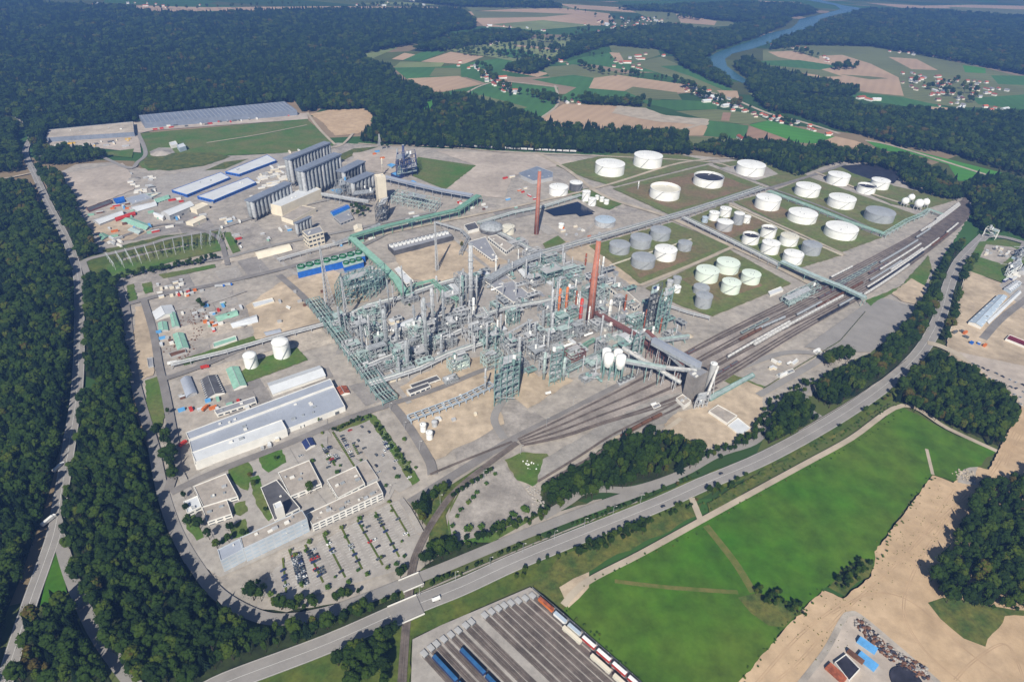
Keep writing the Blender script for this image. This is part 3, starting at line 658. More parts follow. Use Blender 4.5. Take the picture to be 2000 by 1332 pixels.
road('worn_track', [(1378,1030),(1410,1070),(1440,1110),(1470,1160)], 6, 'worn'); road('worn_track', [(1200,1138),(1300,1150),(1440,1160)], 3.5, 'worn'); road('worn_track', [(1808,880),(1820,930)], 3, 'path_pale')
sheet('storage_yard', [(1555,1345),(1600,1290),(1655,1205),(1672,1200),(1685,1210),(1840,1345)], 'pale_yard')
road('yard_rim', [(1560,1340),(1610,1275),(1645,1212),(1660,1202),(1680,1208),(1760,1275),(1835,1340)], 4, 'gravel')
# platform area on the right
sheet('east_yard', [(1848,668),(1888,530),(1965,560),(2100,600),(2100,880),(1985,790),(1925,742),(1850,700)], 'sandy_yard', wob=1)
sheet('east_lawn', [(1880,528),(1912,475),(1960,470),(2030,490),(1990,545),(1960,556)], 'lawn')
sheet('gravel_pad', [(1912,505),(1925,480),(1975,485),(1990,492),(1955,518)], 'gravel', wob=1)
sheet('plant_apron', [(1950,560),(2000,520),(2100,480),(2100,620),(2040,640),(1990,600)], 'concrete')
hw([(1810,672),(1850,685),(1950,740),(2080,800)], 10, 0, 'path_pale'); hw([(1918,665),(1960,620),(2040,560)], 9, 0, 'asphalt'); hw([(2000,478),(1975,540),(2000,560)], 8, 0)
sheet('east_car_park', [(1870,690),(2100,740),(2100,860),(2040,830),(1960,762),(1900,715)], 'pale_yard')
# ---------------------------------------------------------------- railway

UPL = [(1010,860),(1200,764),(1400,655),(1600,556),(1780,462),(1868,402),(1884,386)]
LOL = [(1020,874),(1100,858),(1180,832),(1250,812),(1320,790),(1395,758),(1560,655),(1700,575),(1800,505),(1880,440),(1896,412)]
sheet('ballast', UPL+LOL[::-1], 'ballast', wob=.8)
sheet('ballast', [(1060,900),(1180,830),(1280,780),(1370,760),(1300,830),(1200,856),(1100,912),(1050,940)], 'ballast_grey', wob=1)
def resample(pts, n):
    L = [0]
    for a, b in zip(pts, pts[1:]): L.append(L[-1]+(b-a).length)
    out = []
    for k in range(n):
        s = L[-1]*k/(n-1); i = 0
        while i < len(pts)-2 and L[i+1] < s: i += 1
        out.append(pts[i]+(pts[i+1]-pts[i])*((s-L[i])/max(1e-6, L[i+1]-L[i])))
    return out
bedm = MB(); railm = MB(); REG_T = []; TZ = LZ[0]+.05
def track(pts, z=None):
    z = TZ+.03 if z is None else TZ+z-1.8
    strip(bedm, pts, 2.7, z+.001*(len(REG_T) % 7)); REG_T.append(1)
    for s in (-.75, .75):
        q = offset_line(pts, s)
        for a, b in zip(q, q[1:]): railm.tube((a.x, a.y, z+.15), (b.x, b.y, z+.15), .11, n=4, caps=False)
A = resample(smooth_line([P(x, y) for x, y in UPL], 6), 60); B = resample(smooth_line([P(x, y) for x, y in LOL], 6), 60)
NT = 15; TRACKS = []
for k in range(NT):
    f = (k+.5)/NT
    TRACKS.append([a+(b-a)*f for a, b in zip(A, B)])
def sst(x): x = max(0, min(1, x)); return x*x*(3-2*x)
FAN = []
for k in range(NT):
    base = TRACKS[(k//4)*4+1 if (k//4)*4+1 < NT else NT-1]
    if k % 4 == 1 or k == NT-1: FAN.append(TRACKS[k]); continue
    j0 = (6, 0, 11, 17)[k % 4]
    FAN.append([base[i]+(TRACKS[k][i]-base[i])*sst((i-j0)/9) for i in range(j0, 60)])
TRACKS = FAN
for tr in TRACKS: track(tr)
south = smooth_line([P(x, y) for x, y in [(1050,944),(1130,895),(1200,850),(1300,800),(1350,770),(1420,735)]], 5); track(south, 1.86)
south2 = smooth_line([P(x, y) for x, y in [(1070,942),(1160,893),(1240,842),(1310,806),(1400,760)]], 5); track(south2, 1.86)
approach = smooth_line([P(x, y) for x, y in [(785,1345),(790,1270),(795,1210),(805,1115),(822,1065),(850,1015),(885,968),(940,920),(1010,868)]], 6)
strip(bedm, approach, 6, TZ-.02); track(approach, 1.86)
main2 = smooth_line([P(x, y) for x, y in [(840,930),(900,905),(1000,866)]], 4); track(main2, 1.86)
# rail terminal in front
LZ[0] -= 0
sheet('terminal_ground', [(803,1345),(806,1252),(860,1225),(1035,1150),(1048,1158),(1262,1345)], 'concrete')
dv = (P(1240,1345)-P(1040,1170)).normalized()
TT = []
for i, (x, y) in enumerate([(1040,1168),(1026,1173),(1012,1178),(998,1182),(985,1187),(973,1193),(960,1199),(947,1206),(921,1219),(910,1226),(895,1236),(881,1244),(867,1253),(853,1262),(842,1270),(829,1281)]):
    a = P(x, y); b = a+dv*230; pp = [a+(b-a)*(j/12) for j in range(13)]
    strip(bedm, pp, 4.3, TZ); track(pp, 1.88); TT.append((a, b))
    bb = thing('buffer_stop', f'grey concrete buffer stop closing the {ordn(16-i)} terminal track from the left', 'buffer stop', (a.x, a.y, TZ), 'buffer stops at the ends of the terminal tracks', atan2(dv.y, dv.x))
    o = MB().box((0, 0, 0), 5.0, 3.6, 1.3).build('block', 'wall_grey'); o.parent = bb
    k2 = MB().box((2.7, 0, .7), .4, 3.2, .7); o2 = k2.build('bumper', 'dark_metal', None); o2.parent = bb
tag(bedm.build('railway_bed', 'track_bed'), None, None, kind='structure')
tag(railm.build('railway_rails', 'rail_steel'), None, None, kind='structure')
# ------------------------------------------------------------------ storage tanks
def place_box(xc, yt, yb, w):
    "upright round thing seen in the photo box: centre of its foot, radius, height"
    yc = yb
    for _ in range(6):
        p = P(xc, yc); m = mpp(p); r = w*m/2
        th = math.asin(min(.99, H/ (p-CAM).length)); e = w/2*sin(th); yc = yb-e
    b = P(xc, yc); z = gz(b); b = P(xc, yc, z)
    h = height_for(b, yt+e*.96)-z
    return b, w*mpp(b)/2, max(h, 2)
def tank(xc, yt, yb, w, look, kind, wall='tank_white', roof=None, style='cone', group='storage tanks of the tank farm', deck=None):
    b, r, h = place_box(xc, yt, yb, w); roof = roof or wall
    t = thing('storage_tank', look, 'tank', b, group)
    mb = MB()
    if style == 'float':      # open top with a sunken floating deck
        mb.lathe(b, [(r, -1.3), (r, h), (r-.35, h), (r-.35, h*.35)], 40); mb.build('shell', wall, t, True).data.polygons.foreach_set('use_smooth', [False]*120)
        d = MB().lathe(b, [(r-.4, h*.72), (r*.92, h*.73), (r*.9, h*.70), (0, h*.72)], 40); d.build('floating_deck', deck or 'seal_black', t)
        MB().bar((b.x+r*.1, b.y+r*.6, b.z+h*.73), (b.x+r*.55, b.y+r*.83, b.z+h+.4), .8).build('deck_ladder', 'white_paint', t)
    else:
        mb.lathe(b, [(r, -1.3), (r, h)], 40); mb.build('shell', wall, t, True)
        if style == 'dome': prof = [(r+.12, h-.1), (r+.12, h+.1), (r*.92, h+r*.10), (r*.7, h+r*.24), (r*.4, h+r*.34), (0, h+r*.38)]
        else: prof = [(r+.15, h-.15), (r+.15, h+.15), (r*.5, h+.35+r*.045), (0, h+.6+r*.07)]
        MB().lathe(b, prof, 40).build('roof', roof, t, style == 'dome')
        for k in range(3 if r > 8 else 1):
            a = rnd.uniform(0, 6.28); q = rnd.uniform(.2, .75)*r
            MB().tube((b.x+q*cos(a), b.y+q*sin(a), b.z+h+.1), (b.x+q*cos(a), b.y+q*sin(a), b.z+h+1.6+r*.05), .5, n=8).build('roof_vent', 'grey_metal', t)
    rg = MB(); rg.lathe(b, [(r+.18, h-1.3), (r+.42, h-1.3), (r+.42, h-1.0), (r+.18, h-1.0)], 40); rg.build('wind_girder', 'pale_metal', t)
    if r > 5:                 # stair winding up the shell
        st = MB(); a0 = rnd.uniform(3.6, 5.0); n = 14
        for k in range(n):
            a = a0+k*.085*12/max(r, 12); a1 = a0+(k+1)*.085*12/max(r, 12)
            p = (b.x+(r+.7)*cos(a), b.y+(r+.7)*sin(a), b.z+h*k/n); q = (b.x+(r+.7)*cos(a1), b.y+(r+.7)*sin(a1), b.z+h*(k+1)/n)
            st.bar(p, q, .55); st.bar((p[0], p[1], p[2]+1.1), (q[0], q[1], q[2]+1.1), .15)
        st.build('stairway', 'grey_metal', t)
    return t
BK = 'in the back row beside the dark wood'
TANKS = [
 (1190,310,346,57,'big white cone-roofed tank, left of the two in the back row'), (1264,295,330,55,'big white cone-roofed tank, right of the two in the back row'),
 (1464,313,345,54,'big white tank alone on a square grey concrete pad'),
 (1497,378,412,47,'white tank at the corner where the two main pipe racks cross'), (1574.5,356,386,46,'white tank just right of the rack crossing, far side of the green rack'),
 (1634.5,335,363,41,'white tank in the far row in front of the black sheeted basin'), (1641,378,409,50,'white tank in the middle of the right-hand rows beside the pale road'),
 (1565,406,438,54,'white tank between the pale pipe line and the green pipe rack'), (1640,433,469,60,'large white tank nearest to the green pipe rack end'),
 (1379,517,554,44,'pale mint tank, left of the pair near the rail yard'), (1419,502,537,44,'pale mint tank, right of the pair near the rail yard'), (1464,526,557,36,'white tank right of the mint pair beside the grey pipe bridge'), (1425,542,576,36,'white tank in front of the two pale mint tanks'),
 (1298,477,512,43,'single white tank among the grey tanks beside the brick chimney'),
]
for t_ in TANKS: tank(*t_, 'storage tank', wall='tank_mint' if 'mint' in t_[4] else 'tank_white')
for a in [(1297,356,393,58,'wide open-topped white tank with a stained pale deck'), ]: tank(*a, '', style='float', deck='tank_cream')
tank(1382,335,368,57,'wide open-topped white tank with a black floating deck','',style='float')
tank(1690,357,379,34,'open-topped white tank with a dark deck before the black basin','',style='float')
tank(1716,347,371,34,'white tank half behind the dark-decked tank by the black basin','')
tank(1498.5,439,466,29,'white tank with a black floating deck, behind the similar one','',style='float', deck='tank_dark')
tank(1464,452,479,32,'white tank with a black deck nearest the grey pipe rack','',style='float')
for a in [(1502,467,498,34,'white tank in front of the black-decked pair'),(1546,487,518,37,'white ringed tank, frontmost of the middle cluster')]: tank(*a,'')
tank(1538.5,454,482,34,'white tank with a beige roof in the middle cluster','',roof='tank_cream')
tank(1582,470,500,36,'dull grey tank at the right end of the middle cluster','',wall='tank_grey')
tank(1715,404,436,54,'wide dull grey tank beside the green rack end','',wall='tank_grey')
for a in [(1209,468,499,40,'grey tank just right of the tall brick chimney top'),(1250,455,488,41,'blue-grey tank, middle of the grey row by the street'),(1288,441,472,39,'pale grey tank, farthest right of the grey row by the street'),(1255,492,527,46,'largest grey tank, in front of the grey row'),(1336,468,492,27,'small grey tank right of the single white tank')]:
    tank(*a,'',wall='tank_grey')
tank(1368,553,577,30,'small grey tank behind the leaning-roof grey tank','',wall='tank_grey',roof='tank_grey'); tank(1372,569,604,32,'grey tank nearest the rail yard','',wall='tank_grey')
for a in [(1321,538,556,16,'small grey upright tank near the rail yard','tank_grey'),(1321,556,573,15,'small white upright tank near the rail yard','tank_white'),(1307,545,563,12,'smallest pale upright tank beside the teal tower','pale_metal')]:
    tank(*a[:5],'',wall=a[5])
tank(1376,422,436,12,'small pale blue tank at the left of the mixed cluster','',wall='tank_blue'); tank(1393,411,432,20,'white tank, left one of the mixed cluster','')
tank(1415,403,425,22,'tall white tank at the back of the mixed cluster',''); tank(1413.5,427,453,31,'grey-walled tank with a bright white roof in the mixed cluster','',wall='wall_grey',roof='tank_white')
tank(1440,413,440,20,'tall grey tank in the mixed cluster','',wall='tank_grey',roof='tank_white'); tank(1457,420,437,14,'slim white tank right of the tall grey tank','')
tank(1090.5,358,385,37,'white tank right of the far brick chimney',''); tank(1124,352,376,25,'dark grey tank behind the white one by the far chimney','',wall='tank_dark',roof='white_paint')
for i, a in enumerate([(1144,371,394,16,'tallest of the small white tanks above the dark ponds'),(1156,385,402,16,'squat white tank in front of the tallest small one'),(1166,381,391,8,'small white tank, left of three behind the round clarifier'),(1175,384,395,9,'small white tank, middle of three behind the round clarifier'),(1184,389,400,10,'small white tank, right of three behind the round clarifier')]): tank(*a,'')
tank(1181,421,446,40,'low pale blue round clarifier with a bright cover','',wall='pale_metal',roof='tank_blue',group='water treatment basins')
tank(1096,435,447,11,'little white round tank beside the far chimney foot',''); tank(993,437,460,24,'cream tank behind the white compressor house','',wall='tank_cream')
tank(960,434,460,46,'grey domed tank behind the white compressor house','',wall='tank_dark',roof='grey_metal',style='dome')
tank(492,686,721,25,'white domed tank, smaller of the pair on the left lawn','',style='dome'); tank(552,658,702,32,'white domed tank, larger of the pair on the left lawn','',style='dome')
tank(827,824,845,12,'white tank, left of the three near the sandy yard','',style='dome'); tank(839,839,860,13,'white tank, front one of the three near the sandy yard','',style='dome'); tank(849,819,835,11,'pale tank, back one of the three near the sandy yard','',wall='pale_metal',style='dome')
tank(900,697,722,36,'pale green domed tank by the sandy ground','',wall='pale_metal',roof='tank_mint',style='dome')
for i, (x, yt, yb, w_) in enumerate([(1765,388,404,14),(1777,380,396,13),(1791,395,411,17),(1805,390,406,14)]):
    b, r, h = place_box(x, yt, yb, w_)
    t = thing('gas_sphere', f'white gas sphere on legs at the far tank farm end, {ordn(i+1)} from the left', 'gas tank', b, 'white gas spheres')
    m = MB(); c = Vector((b.x, b.y, b.z+r*1.35)); m.lathe(c, [(r*cos(a*pi/10-pi/2), r*sin(a*pi/10-pi/2)) for a in range(11)], 20); m.build('sphere', 'tank_white', t, True)
    for k in range(6):
        a = k*pi/3; MB().tube((b.x+r*.85*cos(a), b.y+r*.85*sin(a), 0), (b.x+r*.85*cos(a), b.y+r*.85*sin(a), b.z+r*1.35), .4).build('leg', 'pale_metal', t)
    MB().box((c.x, c.y, c.z+r*.9), 2.5, 2.5, 1.6).build('top_platform', 'grey_metal', t)
# ------------------------------------------------------------------ buildings
def quadfix(pts, h):
    return [P(x, y, h) for x, y in pts]
def inset(q, d):
    c = sum(q, Vector())/len(q); out = []
    for i, p in enumerate(q):
        a = (p-q[i-1]).normalized(); b = (q[(i+1) % len(q)]-p).normalized()
        n1 = Vector((-a.y, a.x, 0)); n2 = Vector((-b.y, b.x, 0))
        if (c-p).dot(n1) < 0: n1 = -n1
        if (c-p).dot(n2) < 0: n2 = -n2
        out.append(p+(n1+n2)*d/max(.5, 1+n1.dot(n2)))
    return out
def bldg(name, label, cat, pts, hpx, roof='roof_grey', wall='wall_white', shape='flat', win=0, vents=0, group=None, winmat='glass', ribs=None, over=0.0, doors=0):
    h = roof_h(pts[0][0], pts[0][1], hpx) if hpx > 0 else -hpx
    q = quadfix(pts, h); c = sum(q, Vector())/len(q)
    if sum(q[i].x*q[(i+1) % len(q)].y-q[(i+1) % len(q)].x*q[i].y for i in range(len(q))) < 0: q.reverse()
    t = thing(name, label, cat, (c.x, c.y, 0), group)
    if shape != 'flat' and (q[1]-q[0]).length < (q[2]-q[1]).length: q = q[1:]+q[:1]
    if shape == 'flat':
        MB().prism([(p.x, p.y) for p in q], 0, h-.35).build('wall', wall, t)
        rin = inset(q, .45)
        pm = MB(); n = len(q)
        pm.add([(p.x, p.y, h-.35+dz) for dz in (.0, .95) for p in q]+[(p.x, p.y, h+.6) for p in rin]+[(p.x, p.y, h-.1) for p in rin],
               [(i, (i+1) % n, n+(i+1) % n, n+i) for i in range(n)]+[(n+i, n+(i+1) % n, 2*n+(i+1) % n, 2*n+i) for i in range(n)]+[(2*n+i, 2*n+(i+1) % n, 3*n+(i+1) % n, 3*n+i) for i in range(n)])
        pm.build('parapet', wall, t)
        MB().add([(p.x, p.y, h-.1) for p in rin], [tuple(range(n))]).build('roof', roof, t)
    else:
        L = (q[1]-q[0]); W = (q[2]-q[1]); rise = W.length*(.16 if shape == 'gable' else .22); ns = 2 if shape == 'gable' else 8
        hb = max(h-rise*.5, 1.5)
        def prof(k):
            f = k/ns
            z = hb+rise*((1-abs(2*f-1)) if shape == 'gable' else sin(pi*f)); return f, z
        vs = []; 
        for s in (0, 1):
            A_ = q[0] if s == 0 else q[1]; B_ = q[3] if s == 0 else q[2]
            e = (L.normalized()*(.5 if s else -.5))
            for k in range(ns+1):
                f, z = prof(k); ff = -.02+1.04*f; p = A_+(B_-A_)*ff+e; vs.append((p.x, p.y, z+.12))
        fs = [(k, ns+1+k, ns+2+k, k+1) for k in range(ns)]
        vs2 = [(a, b, z-.25) for a, b, z in vs]; N_ = len(vs)
        MB().add(vs+vs2, fs+[tuple(i+N_ for i in f[::-1]) for f in fs]+[(0, N_, N_+ns+1, ns+1), (ns, 2*ns+1, N_+2*ns+1, N_+ns)]+[(k+1, k, N_+k, N_+k+1) for k in range(ns)]+[(ns+1+k, ns+2+k, N_+ns+2+k, N_+ns+1+k) for k in range(ns)]).build('roof', roof, t, shape == 'barrel' and False)
        wm = MB(); wm.prism([(p.x, p.y) for p in q], 0, hb-.02, cap=False)
        for s in (0, 1):
            A_ = q[0] if s == 0 else q[1]; B_ = q[3] if s == 0 else q[2]
            e = [A_+(B_-A_)*prof(k)[0] for k in range(ns+1)]
            wm.add([(A_.x, A_.y, hb-.02), (B_.x, B_.y, hb-.02)]+[(p.x, p.y, prof(k)[1]-.02) for k, p in enumerate(e)], [(0,)+tuple(range(2, ns+3))+(1,)])
        wm.build('wall', wall, t)
        if shape == 'gable':
            a = (q[0]+q[3])/2; b_ = (q[1]+q[2])/2; MB().bar((a.x, a.y, hb+rise+.15), (b_.x, b_.y, hb+rise+.15), .5).build('ridge', 'pale_metal', t)
        h = hb
    n = len(q)
    if win:                   # ribbon of windows on each long wall, one per storey
        for i in range(n):
            a, b_ = q[i], q[(i+1) % n]; Ln = (b_-a).length
            if Ln < 9: continue
            d = (b_-a).normalized(); nn = Vector((d.y, -d.x, 0))
            if nn.dot(Vector((c.x, c.y, h))-a) > 0: nn = -nn
            if nn.dot(CAM-a) < 0 and nn.dot(Vector((-1, -1, 0))) < 0 and nn.dot(Vector((1, -1, 0))) < 0: continue
            st = h/win
            for s in range(win):
                k = max(2, int(Ln/5.5)); wb = MB()
                for j in range(k):
                    u0 = a+d*(Ln*(j+.14)/k); u1 = a+d*(Ln*(j+.86)/k); z0 = s*st+st*.38; z1 = s*st+st*.78
                    wb.add([(p.x+nn.x*.06, p.y+nn.y*.06, z) for p, z in ((u0, z0), (u1, z0), (u1, z1), (u0, z1))], [(0, 1, 2, 3)])
                wb.build('window', winmat, t)
    if doors:
        a, b_ = (q[0], q[1]); best = None
        for i in range(n):
            a, b_ = q[i], q[(i+1) % n]
            d = (b_-a).normalized(); nn = Vector((d.y, -d.x, 0))
            if nn.dot(Vector((c.x, c.y, a.z))-a) > 0: nn = -nn
            sc = nn.dot((CAM-a).normalized())*(b_-a).length
            if best is None or sc > best[0]: best = (sc, a, b_, d, nn)
        _, a, b_, d, nn = best; Ln = (b_-a).length
        for k in range(doors):
            m_ = a+d*(Ln*(k+.5)/doors); wd = min(2.2, Ln/doors*.3); zz = min(4.2, h*.75)
            MB().add([(p.x+nn.x*.08, p.y+nn.y*.08, z) for p, z in ((m_-d*wd, .3), (m_+d*wd, .3), (m_+d*wd, zz), (m_-d*wd, zz))], [(0, 1, 2, 3)]).build('door', 'dark_metal', t)
    if ribs:                  # raised seams across the roof
        m_, k = ribs; rb = MB()
        for j in range(k):
            f = (j+.5)/k; a = q[0]+(q[1]-q[0])*f; b_ = q[3]+(q[2]-q[3])*f; zz = h+.05
            rb.bar((a.x, a.y, zz+.4), (b_.x, b_.y, zz+.4), .7)
        rb.build('roof_seams', m_, t)
    for k in range(vents):
        u, v = rnd.uniform(.12, .88), rnd.uniform(.15, .85)
        p = q[0]*(1-u)*(1-v)+q[1]*u*(1-v)+q[2]*u*v+q[3 if n > 3 else 2]*(1-u)*v
        ang = atan2((q[1]-q[0]).y, (q[1]-q[0]).x); s = rnd.uniform(1.0, 2.6)
        MB().box((p.x, p.y, h-.2 if shape == 'flat' else h), s*rnd.uniform(1, 2), s, rnd.uniform(1, 2.0), ang).build('roof_vent', rnd.choice(['pale_metal', 'grey_metal', 'wall_white']), t)
    return t
